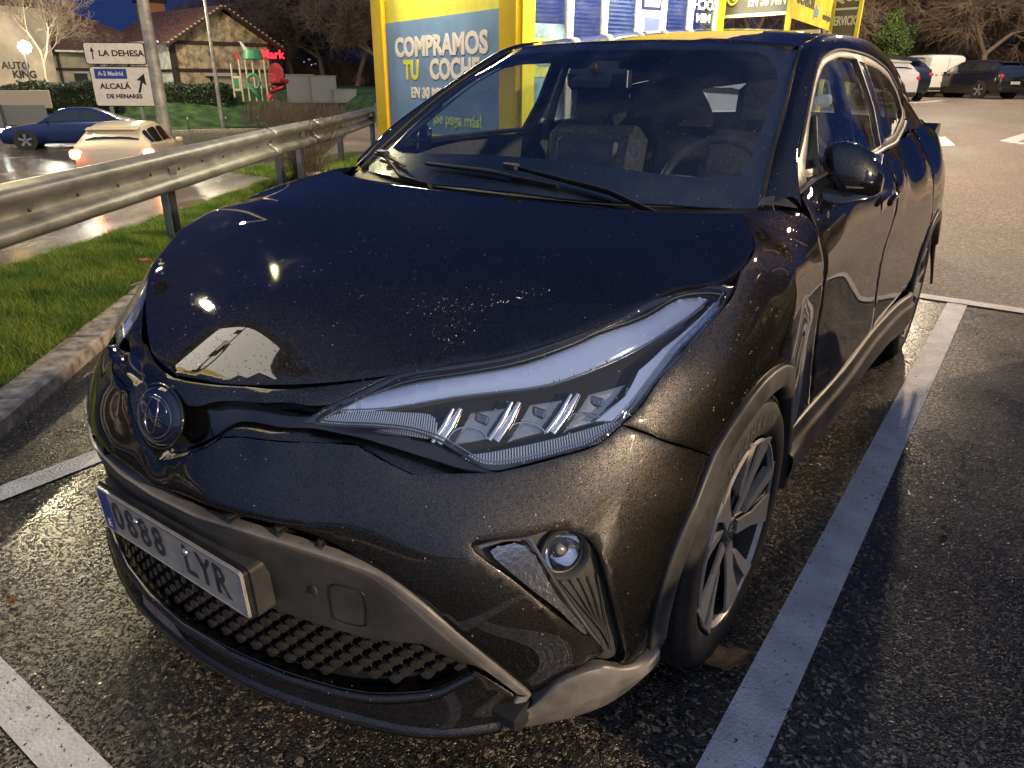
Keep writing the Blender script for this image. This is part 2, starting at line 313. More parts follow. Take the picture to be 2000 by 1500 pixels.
CV = {
 'hl_top': [[0.3817, 0.8071], [0.4404, 0.8281], [0.5078, 0.8504], [0.5794, 0.8614], [0.6504, 0.8711], [0.7665, 0.8838], [0.8818, 0.8988], [0.9888, 0.9168], [1.0932, 0.9378], [1.1772, 0.9565], [1.265, 0.962], [1.32, 0.9635], [1.3689, 0.9645], [1.4124, 0.9515]],
 'hl_bot': [[1.4124, 0.9515], [1.3825, 0.9362], [1.283, 0.9064], [1.1909, 0.8753], [1.1144, 0.8407], [1.0542, 0.7992], [1.0036, 0.7729], [0.9448, 0.7474], [0.8675, 0.7343], [0.7935, 0.7225], [0.7362, 0.7152], [0.7079, 0.7212], [0.6706, 0.7396], [0.6226, 0.761], [0.5624, 0.7752], [0.4908, 0.7786], [0.398, 0.7752], [0.3443, 0.7807], [0.3817, 0.8071]],
 'bump_bot': [[0, 0.61], [0.1765, 0.6177], [0.2655, 0.6186], [0.3428, 0.6162], [0.4138, 0.6036], [0.4833, 0.5762], [0.5249, 0.5567], [0.5899, 0.5143], [0.6726, 0.4242], [0.7622, 0.3113], [0.7949, 0.2766]],
 'bump_low': [[0.7979, 0.2701], [0.8241, 0.2768], [0.9435, 0.3238], [0.9689, 0.2992], [0.9983, 0.2654], [1.0531, 0.2724]],
 'seam_bf': [[1.0174, 0.7723], [1.0888, 0.7306], [1.2303, 0.6452]],
 'fog': [[0.6842, 0.6087], [0.7233, 0.6144], [0.7863, 0.613], [0.8296, 0.6173], [0.8731, 0.6095], [0.902, 0.5906], [0.9203, 0.5614], [0.9398, 0.493], [0.9674, 0.3998], [0.9939, 0.2872], [0.9351, 0.3107], [0.9427, 0.3355], [0.9067, 0.3749], [0.8247, 0.4685], [0.7551, 0.5425]],
 'drl': [[0.717, 0.5946], [0.7379, 0.6035], [0.7839, 0.5983], [0.8428, 0.4914], [0.9072, 0.385], [0.901, 0.3795], [0.8435, 0.4556], [0.7661, 0.5379]],
 'foglamp': [[0.8598, 0.566]],
 'trim_top': [[0, 0.585], [0.11, 0.5703], [0.2638, 0.5892], [0.3763, 0.5766], [0.4337, 0.5646], [0.4919, 0.5561], [0.5245, 0.5474], [0.5424, 0.5404], [0.6027, 0.4949], [0.6859, 0.4043], [0.7721, 0.2937], [0.7929, 0.2711]],
 'trim_mid': [[0.2605, 0.5746], [0.373, 0.5565], [0.4414, 0.5459], [0.495, 0.5339], [0.5234, 0.5177], [0.5736, 0.4769], [0.6449, 0.4079], [0.7155, 0.3312], [0.771, 0.2727]],
 'trim_bot': [[0.2373, 0.3852], [0.3734, 0.3829], [0.482, 0.3799], [0.5927, 0.3993], [0.6539, 0.3663], [0.6891, 0.3525], [0.7155, 0.3312], [0.771, 0.2727]],
 'trim_tip': [[0.771, 0.2727], [0.7353, 0.2075], [0.7421, 0.2018], [0.7949, 0.2707]],
 'lip_top': [[0.1269, 0.2462], [0.2613, 0.2379], [0.3766, 0.232], [0.4819, 0.2338], [0.5309, 0.242], [0.5886, 0.2635], [0.689, 0.342], [0.7088, 0.3269], [0.767, 0.2711]],
 'grille_low': [[0.4595, 0.2796], [0.5359, 0.2803], [0.6132, 0.3026], [0.6891, 0.3472]],
 'lip_bot': [[0.2247, 0.2119], [0.4609, 0.2064], [0.6215, 0.2056], [0.7353, 0.2075]],
 'sidelip_top': [[0.7943, 0.2616], [0.8476, 0.299], [0.929, 0.308], [0.9836, 0.2787], [1.0479, 0.2643], [1.0812, 0.2818]],
 'sidelip_bot': [[0.7323, 0.2176], [0.8283, 0.2105], [0.9484, 0.21], [1.026, 0.2124], [1.0642, 0.2231]],
 'sensor': [[0.4156, 0.4917], [0.4229, 0.5004], [0.4802, 0.4976], [0.4861, 0.4888], [0.4794, 0.4142], [0.4745, 0.4082], [0.4106, 0.4081], [0.4062, 0.4192]],
 'fen_base': [[1.7221, 1.0512], [1.8299, 1.0435], [1.9382, 1.031], [1.9734, 1.0026]],
 'fen_door': [[1.9734, 1.0026], [1.9842, 0.9493], [2.0052, 0.8779], [2.1086, 0.7429], [2.1524, 0.59], [2.1363, 0.4812]],
 'crease': [[2.0005, 0.9085], [2.2076, 0.9284], [2.5466, 0.9503], [2.9468, 0.9873]],
 'h_band': [[0.4218, 0.8187], [0.5226, 0.8403], [0.6511, 0.8574], [0.8284, 0.8767], [0.9655, 0.9011], [1.033, 0.9167], [1.1618, 0.9358], [1.2487, 0.9536], [1.3014, 0.9527], [1.3343, 0.9436], [1.1839, 0.9082], [1.0956, 0.8865], [1.0021, 0.8649], [0.8783, 0.8432], [0.7622, 0.8345], [0.6515, 0.826], [0.5089, 0.8094], [0.384, 0.8006]],
 'h_front': [[0.3692, 0.7805], [0.3851, 0.7957], [0.5561, 0.8053], [0.6145, 0.797], [0.6183, 0.7678], [0.5513, 0.7734], [0.472, 0.78]],
 'h_bottom': [[0.6705, 0.7388], [0.7328, 0.7456], [0.8521, 0.7605], [0.9329, 0.7726], [1.0078, 0.7791], [1.0111, 0.7729], [0.988, 0.7559], [0.8792, 0.7357], [0.7721, 0.7254], [0.7308, 0.7227], [0.7052, 0.7255]],
 'h_outer': [[0.9585, 0.783], [1.0365, 0.818], [1.0835, 0.8556], [1.1592, 0.8855], [1.3454, 0.9368], [1.3991, 0.9349], [1.204, 0.8795], [1.1325, 0.8449], [1.0706, 0.8091], [1.0078, 0.7791]],
 'h_fins': [[[0.6067, 0.7624], [0.6366, 0.7582], [0.6803, 0.8124], [0.6471, 0.8105]], [[0.7233, 0.7636], [0.756, 0.7601], [0.8137, 0.8196], [0.7779, 0.8201]], [[0.8443, 0.7724], [0.8746, 0.7684], [0.9531, 0.8287], [0.9166, 0.8283]]],
 'h_mod': [[[0.6474, 0.7562], [0.7206, 0.7648], [0.7725, 0.8154], [0.6887, 0.8092]], [[0.7645, 0.7588], [0.8428, 0.7722], [0.9123, 0.8253], [0.8253, 0.8194]], [[0.8869, 0.7693], [0.9777, 0.7807], [1.0609, 0.8396], [0.9691, 0.8298]]],
 'h_in': [[0.3942, 0.8048], [0.5249, 0.8473], [0.6517, 0.8646], [0.8262, 0.8854], [0.9604, 0.9081], [1.0272, 0.9236], [1.1555, 0.9436], [1.2415, 0.9616], [1.2954, 0.9634], [1.3595, 0.9547], [1.3833, 0.9446], [1.1877, 0.8808], [1.1184, 0.8461], [1.0584, 0.8097], [1.0006, 0.7765], [0.9387, 0.752], [0.8688, 0.7406], [0.7944, 0.7294], [0.7371, 0.725], [0.7084, 0.7294], [0.6747, 0.7441], [0.6224, 0.7661], [0.5617, 0.7794], [0.4892, 0.7832], [0.3962, 0.7803], [0.3616, 0.7841]],
}
# ------------------------------------------------------------------ body surfaces of the parked car
def crom(P, n=12, closed=False):
    P = np.asarray(P, float)
    if closed: Q = np.vstack([P[-1], P, P[0], P[1]])
    else: Q = np.vstack([2 * P[0] - P[1], P, 2 * P[-1] - P[-2]])
    out = []
    for i in range(1, len(Q) - 2):
        p0, p1, p2, p3 = Q[i - 1:i + 3]; t = [0.0]
        for a, b in ((p0, p1), (p1, p2), (p2, p3)): t.append(t[-1] + max(np.linalg.norm(b - a), 1e-6) ** .5)
        u = np.linspace(t[1], t[2], n, endpoint=False)[:, None]
        A1 = (t[1] - u) / (t[1] - t[0]) * p0 + (u - t[0]) / (t[1] - t[0]) * p1
        A2 = (t[2] - u) / (t[2] - t[1]) * p1 + (u - t[1]) / (t[2] - t[1]) * p2
        A3 = (t[3] - u) / (t[3] - t[2]) * p2 + (u - t[2]) / (t[3] - t[2]) * p3
        B1 = (t[2] - u) / (t[2] - t[0]) * A1 + (u - t[0]) / (t[2] - t[0]) * A2
        B2 = (t[3] - u) / (t[3] - t[1]) * A2 + (u - t[1]) / (t[3] - t[1]) * A3
        out.append((t[2] - u) / (t[2] - t[1]) * B1 + (u - t[1]) / (t[2] - t[1]) * B2)
    if not closed: out.append(P[-1:])
    return np.vstack(out)
_c = crom(BASE_CURVE, 60)
_s = np.r_[0, np.cumsum(np.hypot(*np.diff(_c, axis=0).T))]
_i0 = np.argmin(abs(_c[:, 0]) + (_c[:, 1] > 0) * 9); _s -= _s[_i0]
_t = np.gradient(_c, axis=0); _t /= np.linalg.norm(_t, axis=1)[:, None]
for _ in range(60): _t[1:-1] = (_t[:-2] + 2 * _t[1:-1] + _t[2:]) / 4
_t /= np.linalg.norm(_t, axis=1)[:, None]
_n = np.c_[_t[:, 1], -_t[:, 0]]
def base(s):
    s = np.asarray(s, float); sg = np.where(s < 0, -1., 1.); a = abs(s); f = lambda arr: np.interp(a, _s, arr)
    return np.stack([sg * f(_c[:, 0]), f(_c[:, 1])], -1), np.stack([sg * f(_n[:, 0]), f(_n[:, 1])], -1)
def toS(x, y):
    ss = np.linspace(0, _s[-1], 3000); b, n = base(ss); w = np.array([x, y]) - b; t = np.stack([-n[:, 1], n[:, 0]], -1)
    lat = (w * t).sum(1); d = (w * n).sum(1); k = np.where(lat[:-1] * lat[1:] <= 0)[0]
    if len(k) == 0: k = [np.argmin((w ** 2).sum(1))]
    k = min(k, key=lambda i: abs(d[i])); f = lat[k] / (lat[k] - lat[k + 1] + 1e-12) if k + 1 < len(ss) else 0
    return ss[k] + f * (ss[1] - ss[0]), d[k]
class RBF:
    def __init__(self, A, v, lam=1e-4, sc=(1, 1)):
        self.sc = np.array(sc); A = np.asarray(A, float) * self.sc; self.A = A; n = len(A)
        r = np.linalg.norm(A[:, None] - A[None], axis=2); K = self.k(r) + np.diag(np.broadcast_to(lam, (n,))); P = np.c_[np.ones(n), A]
        self.w = np.linalg.solve(np.block([[K, P], [P.T, np.zeros((3, 3))]]), np.r_[v, 0, 0, 0])
    @staticmethod
    def k(r): return np.where(r > 1e-9, r * r * np.log(r + 1e-12), 0)
    def __call__(self, a, b):
        a = np.asarray(a, float); sh = a.shape; Q = np.c_[a.ravel(), np.asarray(b, float).ravel()] * self.sc
        r = np.linalg.norm(Q[:, None] - self.A[None], axis=2)
        return (self.k(r) @ self.w[:-3] + np.c_[np.ones(len(Q)), Q] @ self.w[-3:]).reshape(sh)
_A = []; _V = []
for x, y, z in WRAP_POINTS:
    s, d = toS(x, y); _A.append((s, z)); _V.append(d)
    if 0 < s < .9: _A.append((-s, z)); _V.append(d)
wrap_d = RBF(_A, _V, lam=[3e-4 if a_[0] < 1.75 else 6e-3 for a_ in _A], sc=(.7, 1))
_A = []; _V = []
for x, y, z in HOOD_POINTS:
    _A.append((x, y)); _V.append(z)
    if x > 0: _A.append((-x, y)); _V.append(z)
hood_z = RBF(_A, _V, lam=2e-3)
class Chart:
    """a smooth surface with a 2D parameter domain"""
    def __init__(self, f): self.f = f
    def pos(self, ab, off=0.0):
        ab = np.asarray(ab, float); P = self.f(ab[:, 0], ab[:, 1])
        if np.ndim(off) == 0 and off == 0: return P
        return P + self.nrm(ab) * (np.asarray(off)[:, None] if np.ndim(off) else off)
    def nrm(self, ab):
        ab = np.asarray(ab, float); e = 2e-3
        da = self.f(ab[:, 0] + e, ab[:, 1]) - self.f(ab[:, 0] - e, ab[:, 1]); db = self.f(ab[:, 0], ab[:, 1] + e) - self.f(ab[:, 0], ab[:, 1] - e)
        n = np.cross(da, db); return n / np.linalg.norm(n, axis=1)[:, None]
def _fwrap(s, z):
    b, n = base(s); P = b + n * wrap_d(s, z)[..., None]; return np.concatenate([P, np.asarray(z, float)[..., None]], -1)
WRAP = Chart(_fwrap)
HOOD = Chart(lambda x, y: np.stack([x, y, hood_z(x, y)], -1))

def inside(P, poly):
    P = np.asarray(P); poly = np.asarray(poly); x, y = P[:, 0], P[:, 1]; r = np.zeros(len(P), bool); j = len(poly) - 1
    for i in range(len(poly)):
        xi, yi = poly[i]; xj, yj = poly[j]
        c = ((yi > y) != (yj > y)) & (x < (xj - xi) * (y - yi) / (yj - yi + 1e-15) + xi); r ^= c; j = i
    return r
def resample(poly, step):
    P = np.vstack([poly, poly[:1]]); L = np.r_[0, np.cumsum(np.linalg.norm(np.diff(P, axis=0), axis=1))]; out = []
    for i in range(len(P) - 1):
        n = max(1, int(round((L[i + 1] - L[i]) / step)))
        for k in range(n): out.append(P[i] + (P[i + 1] - P[i]) * k / n)
    return np.array(out)
def smooth_path(pts, n=6):
    """open smooth curve through the points"""
    return [tuple(p) for p in crom(pts, n)]
def inset(poly, d):
    poly = np.asarray(poly); a = np.roll(poly, 1, 0); b = np.roll(poly, -1, 0); t = b - a; t /= np.linalg.norm(t, axis=1)[:, None] + 1e-12
    area = np.sum(poly[:, 0] * b[:, 1] - b[:, 0] * poly[:, 1]); n = np.c_[-t[:, 1], t[:, 0]] * (1 if area > 0 else -1)
    return poly + n * d
def seg_dist(P, poly):
    P = np.asarray(P); a = np.asarray(poly); b = np.roll(a, -1, 0); best = np.full(len(P), 9.)
    for i in range(len(a)):
        d = b[i] - a[i]; t = np.clip(((P - a[i]) @ d) / (d @ d + 1e-15), 0, 1); best = np.minimum(best, np.linalg.norm(P - a[i] - t[:, None] * d, axis=1))
    return best
def panel(name, chart, outline, mat, parent, off=0.0, holes=(), step=.016, gap=.0018, skirt=.012, edge=.0025, flip=False, round_=.0012, mirror=False, smooth=40):
    """trims the chart by an outline, with a rolled edge and a return flange all round"""
    area = sum(outline[i][0] * outline[(i + 1) % len(outline)][1] - outline[(i + 1) % len(outline)][0] * outline[i][1] for i in range(len(outline)))
    ol = np.asarray(outline if area > 0 else outline[::-1], float)
    rings = [(resample(inset(resample(ol, step * .6), gap), step * .8), 1)]
    for h in holes:
        ha = sum(h[i][0] * h[(i + 1) % len(h)][1] - h[(i + 1) % len(h)][0] * h[i][1] for i in range(len(h)))
        hh = np.asarray(h if ha < 0 else h[::-1], float); rings.append((resample(hh, step * .6), -1))
    V = []; E = []; loops = []; I1 = []
    for r, sgn in rings:
        n0 = len(V); V += [tuple(p) for p in r]; E += [(n0 + i, n0 + (i + 1) % len(r)) for i in range(len(r))]; loops.append(list(range(n0, n0 + len(r))))
        b = np.roll(r, -1, 0) - np.roll(r, 1, 0); b /= np.linalg.norm(b, axis=1)[:, None] + 1e-12; I1.append(r + np.c_[-b[:, 1], b[:, 0]] * edge)
    nb = len(V)
    main = rings[0][0]
    def ok(Q, dmin):
        m = inside(Q, main) & (seg_dist(Q, main) > dmin)
        for r, s_ in rings[1:]: m &= (~inside(Q, r)) & (seg_dist(Q, r) > dmin)
        return m
    pts = []
    for q in I1:
        k = ok(q, edge * .75); pts += [tuple(p) for p in q[k]]
    lo = main.min(0); hi = main.max(0)
    gx = np.arange(lo[0], hi[0], step); gy = np.arange(lo[1], hi[1], step * .87); G = np.array([(x + (j % 2) * step / 2, y) for j, y in enumerate(gy) for x in gx])
    if len(G):
        G = G[ok(G, max(step * .45, edge * 1.8))]; pts += [tuple(p) for p in G]
    V += pts
    vo, eo, fo, *_ = delaunay_2d_cdt([Vector(p) for p in V], E, [], 0, 1e-6)
    vo = np.array([tuple(v) for v in vo]); fo = [f for f in fo]; ctr = np.array([vo[list(f)].mean(0) for f in fo]); keep = inside(ctr, main)
    for r, s_ in rings[1:]: keep &= ~inside(ctr, r)
    fo = [f for f, k_ in zip(fo, keep) if k_]; o = np.zeros(len(vo)) + off
    # boundary vertices found from edge use
    cnt = {}
    for f in fo:
        for i in range(len(f)):
            k = (f[i], f[(i + 1) % len(f)]); cnt[k] = cnt.get(k, 0) + 1
    bed = [k for k in cnt if (k[1], k[0]) not in cnt]; bset = sorted({i for k in bed for i in k})
    o[bset] -= round_
    P = chart.pos(vo, o); Nn = chart.nrm(vo); F = [list(f) for f in fo]
    idx = {i: len(P) + k for k, i in enumerate(bset)}
    P = np.vstack([P, P[bset] - Nn[bset] * skirt]) if bset else P
    for a, b in bed: F.append([b, a, idx[a], idx[b]])
    if flip: F = [f[::-1] for f in F]
    ob = mesh_obj(name, P, F, mat, parent, smooth)
    if mirror:
        o2 = mesh_obj(name, P * np.array([-1, 1, 1]), [f[::-1] for f in F], mat, parent, smooth); return ob, o2
    return ob
def loft(name, rows, mat, parent, mirror=False, smooth=40, flip=False, n=10, lin=False):
    """surface through rows of 3D points"""
    k = max(len(r) for r in rows); RR = []
    for r in rows:
        c = crom(r, n) if not lin else np.asarray(r, float); L = np.r_[0, np.cumsum(np.linalg.norm(np.diff(c, axis=0), axis=1))]; u = np.linspace(0, L[-1], (k - 1) * n + 1)
        RR.append(np.stack([np.interp(u, L, c[:, i]) for i in range(3)], -1))
    RR = np.array(RR)
    if len(rows) > 2: G = crom(RR.reshape(len(rows), -1), 5).reshape(-1, RR.shape[1], 3)
    else: G = RR
    F = grid_faces(G.shape[0], G.shape[1], flip=flip); P = G.reshape(-1, 3)
    ob = mesh_obj(name, P, F, mat, parent, smooth)
    if mirror: return ob, mesh_obj(name, P * np.array([-1, 1, 1]), [f[::-1] for f in F], mat, parent, smooth)
    return ob
def text_mesh(name, txt, size, mat, parent, M, depth=.002, bold=0.0, align='CENTER', sx=1.0, spacing=1.0):
    cu = bpy.data.curves.new(name, 'FONT'); cu.body = txt; cu.size = size; cu.extrude = depth; cu.offset = bold; cu.align_x = align; cu.align_y = 'CENTER'; cu.space_character = spacing
    cu.resolution_u = 3
    to = bpy.data.objects.new(name, cu); COL.objects.link(to); bpy.context.view_layer.update()
    me = bpy.data.meshes.new_from_object(to.evaluated_get(bpy.context.evaluated_depsgraph_get())); bpy.data.objects.remove(to)
    me.transform(M @ Matrix.Diagonal((sx, 1, 1, 1))); me.materials.clear(); me.materials.append(mat)
    o = bpy.data.objects.new(name, me); me.name = name; link(o, parent); return o
def frame_M(origin, xdir, ydir):
    x = Vector(xdir).normalized(); y = Vector(ydir); z = x.cross(y).normalized(); y = z.cross(x).normalized()
    M = Matrix((x, y, z)).transposed().to_4x4(); M.translation = Vector(origin); return M
# ================================================================== ground and roads
def asphalt(name, dark, light, stone=130.0, wet=.5, tan=(.12, .10, .075), tanamt=.12, bump=.9, patch=1.2, rough=(.28, .62), bd=.006):
    m, nt, out = new_mat(name); N = nt.nodes; L = nt.links
    b = N.new('ShaderNodeBsdfPrincipled'); L.new(b.outputs[0], out.inputs['Surface']); t = N.new('ShaderNodeTexCoord')
    v = N.new('ShaderNodeTexVoronoi'); v.inputs['Scale'].default_value = stone; v.inputs['Randomness'].default_value = 1
    wv = N.new('ShaderNodeTexNoise'); wv.inputs['Scale'].default_value = 40; L.new(t.outputs['Object'], wv.inputs['Vector'])
    va = N.new('ShaderNodeMix'); va.data_type = 'RGBA'; va.blend_type = 'LINEAR_LIGHT'; va.inputs[0].default_value = .012
    L.new(t.outputs['Object'], va.inputs[6]); L.new(wv.outputs['Color'], va.inputs[7]); L.new(va.outputs[2], v.inputs['Vector'])
    s = N.new('ShaderNodeSeparateColor'); L.new(v.outputs['Color'], s.inputs[0])
    r = N.new('ShaderNodeValToRGB'); e = r.color_ramp.elements; e[0].color = (*dark, 1); e[1].position = 1 - tanamt; e[1].color = (*light, 1)
    x = e.new(1 - tanamt + .02); x.color = (*tan, 1)
    L.new(s.outputs[0], r.inputs['Fac'])
    nz = N.new('ShaderNodeTexNoise'); nz.inputs['Scale'].default_value = patch; nz.inputs['Detail'].default_value = 7; nz.inputs['Roughness'].default_value = .6; L.new(t.outputs['Object'], nz.inputs['Vector'])
    mp = N.new('ShaderNodeMapRange'); mp.inputs['From Min'].default_value = .35; mp.inputs['From Max'].default_value = .68; mp.inputs['To Min'].default_value = .5; mp.inputs['To Max'].default_value = 1.5; L.new(nz.outputs['Fac'], mp.inputs['Value'])
    mul = N.new('ShaderNodeVectorMath'); mul.operation = 'SCALE'; L.new(r.outputs['Color'], mul.inputs[0]); L.new(mp.outputs[0], mul.inputs['Scale']); L.new(mul.outputs[0], b.inputs['Base Color'])
    rg = N.new('ShaderNodeMapRange'); rg.inputs['From Min'].default_value = .35; rg.inputs['From Max'].default_value = .7; rg.inputs['To Min'].default_value = rough[0]; rg.inputs['To Max'].default_value = rough[1]; L.new(nz.outputs['Fac'], rg.inputs['Value']); L.new(rg.outputs[0], b.inputs['Roughness'])
    hh = N.new('ShaderNodeMapRange'); hh.inputs['From Min'].default_value = .1; hh.inputs['From Max'].default_value = .55; hh.inputs['To Min'].default_value = 1; hh.inputs['To Max'].default_value = 0; L.new(v.outputs['Distance'], hh.inputs['Value'])
    ha = N.new('ShaderNodeMath'); ha.operation = 'MULTIPLY'; L.new(hh.outputs[0], ha.inputs[0]); L.new(s.outputs[1], ha.inputs[1])
    bm = N.new('ShaderNodeBump'); bm.inputs['Strength'].default_value = bump; bm.inputs['Distance'].default_value = bd; L.new(ha.outputs[0], bm.inputs['Height']); L.new(bm.outputs[0], b.inputs['Normal'])
    return m
M_ASPH_D = asphalt('wet_dark_asphalt', (.006, .006, .006), (.050, .046, .040), stone=125, tan=(.22, .185, .125), tanamt=.15, rough=(.18, .42), bump=1.0, bd=.013)
M_ASPH_L = asphalt('pale_worn_asphalt', (.055, .043, .034), (.20, .155, .115), stone=70, tan=(.30, .24, .17), tanamt=.2, rough=(.5, .8), patch=.35)
M_ROAD = asphalt('wet_road_asphalt', (.030, .025, .022), (.11, .09, .075), stone=60, tan=(.2, .16, .12), tanamt=.15, rough=(.12, .32), patch=.5)
def paint_mat(name, col, thr=.40):
    m, nt, out = new_mat(name); N = nt.nodes; L = nt.links; t = N.new('ShaderNodeTexCoord')
    b = N.new('ShaderNodeBsdfPrincipled'); b.inputs['Roughness'].default_value = .42; tr = N.new('ShaderNodeBsdfTransparent'); mx = N.new('ShaderNodeMixShader')
    nz = N.new('ShaderNodeTexNoise'); nz.inputs['Scale'].default_value = 55; nz.inputs['Detail'].default_value = 8; nz.inputs['Roughness'].default_value = .75; L.new(t.outputs['Object'], nz.inputs['Vector'])
    gt = N.new('ShaderNodeMapRange'); gt.inputs['From Min'].default_value = thr - .02; gt.inputs['From Max'].default_value = thr + .02; L.new(nz.outputs['Fac'], gt.inputs['Value'])
    n2 = N.new('ShaderNodeTexNoise'); n2.inputs['Scale'].default_value = 9; n2.inputs['Detail'].default_value = 8; L.new(t.outputs['Object'], n2.inputs['Vector'])
    r = N.new('ShaderNodeValToRGB'); r.color_ramp.elements[0].position = .3; r.color_ramp.elements[1].position = .7; r.color_ramp.elements[0].color = (*[c * .62 for c in col], 1); r.color_ramp.elements[1].color = (*col, 1)
    L.new(n2.outputs['Fac'], r.inputs['Fac']); L.new(r.outputs['Color'], b.inputs['Base Color'])
    v = N.new('ShaderNodeTexVoronoi'); v.inputs['Scale'].default_value = 115; L.new(t.outputs['Object'], v.inputs['Vector'])
    bm = N.new('ShaderNodeBump'); bm.inputs['Strength'].default_value = .7; bm.inputs['Distance'].default_value = .003; bm.invert = True; L.new(v.outputs['Distance'], bm.inputs['Height']); L.new(bm.outputs[0], b.inputs['Normal'])
    L.new(gt.outputs[0], mx.inputs[0]); L.new(tr.outputs[0], mx.inputs[1]); L.new(b.outputs[0], mx.inputs[2]); L.new(mx.outputs[0], out.inputs['Surface']); return m
M_LINE = paint_mat('road_paint', (.62, .61, .62), .385)
M_KERB = pbr('kerb_concrete', (.36, .31, .24), .8, nscale=14, namp=.25, bump=.6, bscale=250, bdist=.003)
M_DIRT = pbr('turf_soil', (.035, .04, .014), .95, nscale=5, namp=.35, bump=.6, bscale=60, bdist=.02)
M_LAWN = pbr('far_lawn', (.022, .055, .010), .9, nscale=1.4, namp=.35, bump=.8, bscale=40, bdist=.03)

K0 = np.array([-1.93, -.515]); KU = np.array([-.676, .737]); KU /= np.linalg.norm(KU); KE = np.array([KU[1], -KU[0]])
G0 = np.array([-4.364, .412]); GW = np.array([-.875, -.484]); GU = np.array([-.484, .875])
def sstep(t): t = min(max(t, 0), 1); return t * t * (3 - 2 * t)
def lot_z(x, y): return .62 * sstep((y - 13) / 21.0)
def road_z(x, y):
    sd = (np.array([x, y]) - G0) @ GW
    return -.15 * min(max(sd, 0), 8.4)
def sheet(name, f, us, vs, mat, kind='structure', flip=False):
    V = [f(u, v) for u in us for v in vs]; F = grid_faces(len(us), len(vs), flip=flip)
    o = mesh_obj(name, V, F, mat, None, 60); tag(o, kind=kind); return o
def fl(a, b):
    P = K0 + KU * a + KE * b; return (P[0], P[1], lot_z(*P))
# the one large sheet that reaches the horizon
sheet('ground', lambda u, v: (u, v, -1.45 + (1.9 * sstep((v - 45) / 40))), np.linspace(-260, 260, 14), np.concatenate([np.linspace(-200, 40, 6), np.linspace(50, 400, 12)]), pbr('far_ground', (.03, .03, .018), .9, nscale=.2, namp=.3))
sheet('car_park', fl, np.concatenate([np.linspace(-30, 14, 12), np.linspace(16, 62, 24)]), np.concatenate([np.linspace(-.03, 8, 6), np.linspace(10, 60, 20)]), M_ASPH_L)
mesh_obj('stall_asphalt', [(-1.4 + K, y, .004) for K, y in ((-.0, -8), (11, -8), (11, 3.93), (-4.35, 3.93))][:0] + [(4.9, -8, .004), (12, -8, .004), (12, 3.93, .004), (-5.98, 3.93, .004), (-1.93, -.49, .004)], [(0, 1, 2, 3, 4)], M_ASPH_D)['kind'] = 'structure'
def grass_edge(a): return G0 + GU * a
def strip(u, v):
    k = K0 - KE * .16 + KU * (u * 1.0); g = G0 + GU * (u * 1.03 - .8); P = k * (1 - v) + g * v; z = .055 + .10 * math.sin(math.pi * v * .62) - .06 * v * v * v; return (P[0], P[1], z)
sheet('verge', strip, np.linspace(-12, 9.4, 40), np.linspace(0, 1, 9), M_DIRT)
def roadf(a, b):
    P = G0 + GU * a + GW * b; return (P[0], P[1], -.01 + road_z(*P))
sheet('road', roadf, np.linspace(-60, 60, 25), np.concatenate([np.linspace(0, 18, 8), np.linspace(20, 45, 5)]), M_ROAD, flip=True)
# planted strip past the end of the guardrail, towards the kiosk
sheet('verge', lambda u, v: ((-7.0 + (-6.2) * v + 3.3 * u * 1.0), 5.6 + 6.5 * u + 1.2 * v, .09 - .05 * v), np.linspace(0, 1, 6), np.linspace(0, 1, 4), M_DIRT) if 0 else None
# kerb stones, one by one
kerb = empty('kerb'); kerb['kind'] = 'structure'
for i in range(-9, 12):
    a0 = i * .8 + .15; M_ = Matrix.Rotation(math.atan2(KU[1], KU[0]), 3, 'Z'); c = K0 + KU * (a0 + .4) - KE * .09
    MB().box((c[0], c[1], -.003), (.794, .17, .15), M_, .012).build('kerb_stone', M_KERB, kerb)
K2 = [(-6.62 - .25, 4.62 + .9), (-7.2, 5.9), (-7.42, 6.6), (-7.5, 7.1)]
# near-side kerb of the planting bed behind the nose (curves to the kiosk)
pk = crom([(-6.95, 4.85), (-6.75, 5.35), (-6.60, 5.95), (-6.7, 6.6), (-7.0, 7.2)], 4)
for i in range(0, len(pk) - 1, 2):
    a, b = pk[i], pk[min(i + 2, len(pk) - 1)]; d = b - a; c = (a + b) / 2
    MB().box((c[0], c[1], .05), (float(np.linalg.norm(d)) * .99, .16, .16), Matrix.Rotation(math.atan2(d[1], d[0]), 3, 'Z'), .012).build('kerb_stone', M_KERB, kerb)
sheet('verge', lambda u, v: tuple(np.array([-6.85, 4.7]) * (1 - v) + np.array([-8.6, 5.1]) * v + np.array([-.55, 3.2]) * u) + (.11 - .08 * v,), np.linspace(0, 1, 6), np.linspace(0, 1, 4), M_DIRT, flip=True)
# painted bays
def line_(pts, nm='bay_line', z=.009):
    o = mesh_obj(nm, [(x, y, z + lot_z(x, y)) for x, y in pts], [tuple(range(len(pts)))], M_LINE); o['kind'] = 'structure'
line_([(.967, -1.19), (1.082, -1.19), (1.082, 3.853), (.97, 3.853)]); line_([(-1.40, 3.853), (-1.40, 3.973), (8.5, 3.973), (8.5, 3.853)], z=.0125)
line_([(-1.455, -1.19), (-1.345, -1.19), (-1.345, 3.85), (-1.455, 3.85)]); line_([(-2.2, -1.195), (8.5, -1.195), (8.5, -1.105), (-2.2, -1.105)], z=.0125)
line_([(3.40, -1.10), (3.51, -1.10), (3.51, 3.85), (3.40, 3.85)])
line_([(.35, 18.6), (.65, 18.2), (1.3, 22), (1.05, 22.2)]); line_([(.30, 18.2), (3.2, 17.6), (3.25, 17.9), (.4, 18.55)])
line_([(-.95, 16.3), (-.35, 17.2), (-.75, 19.0), (-1.2, 18.4)], 'road_arrow')
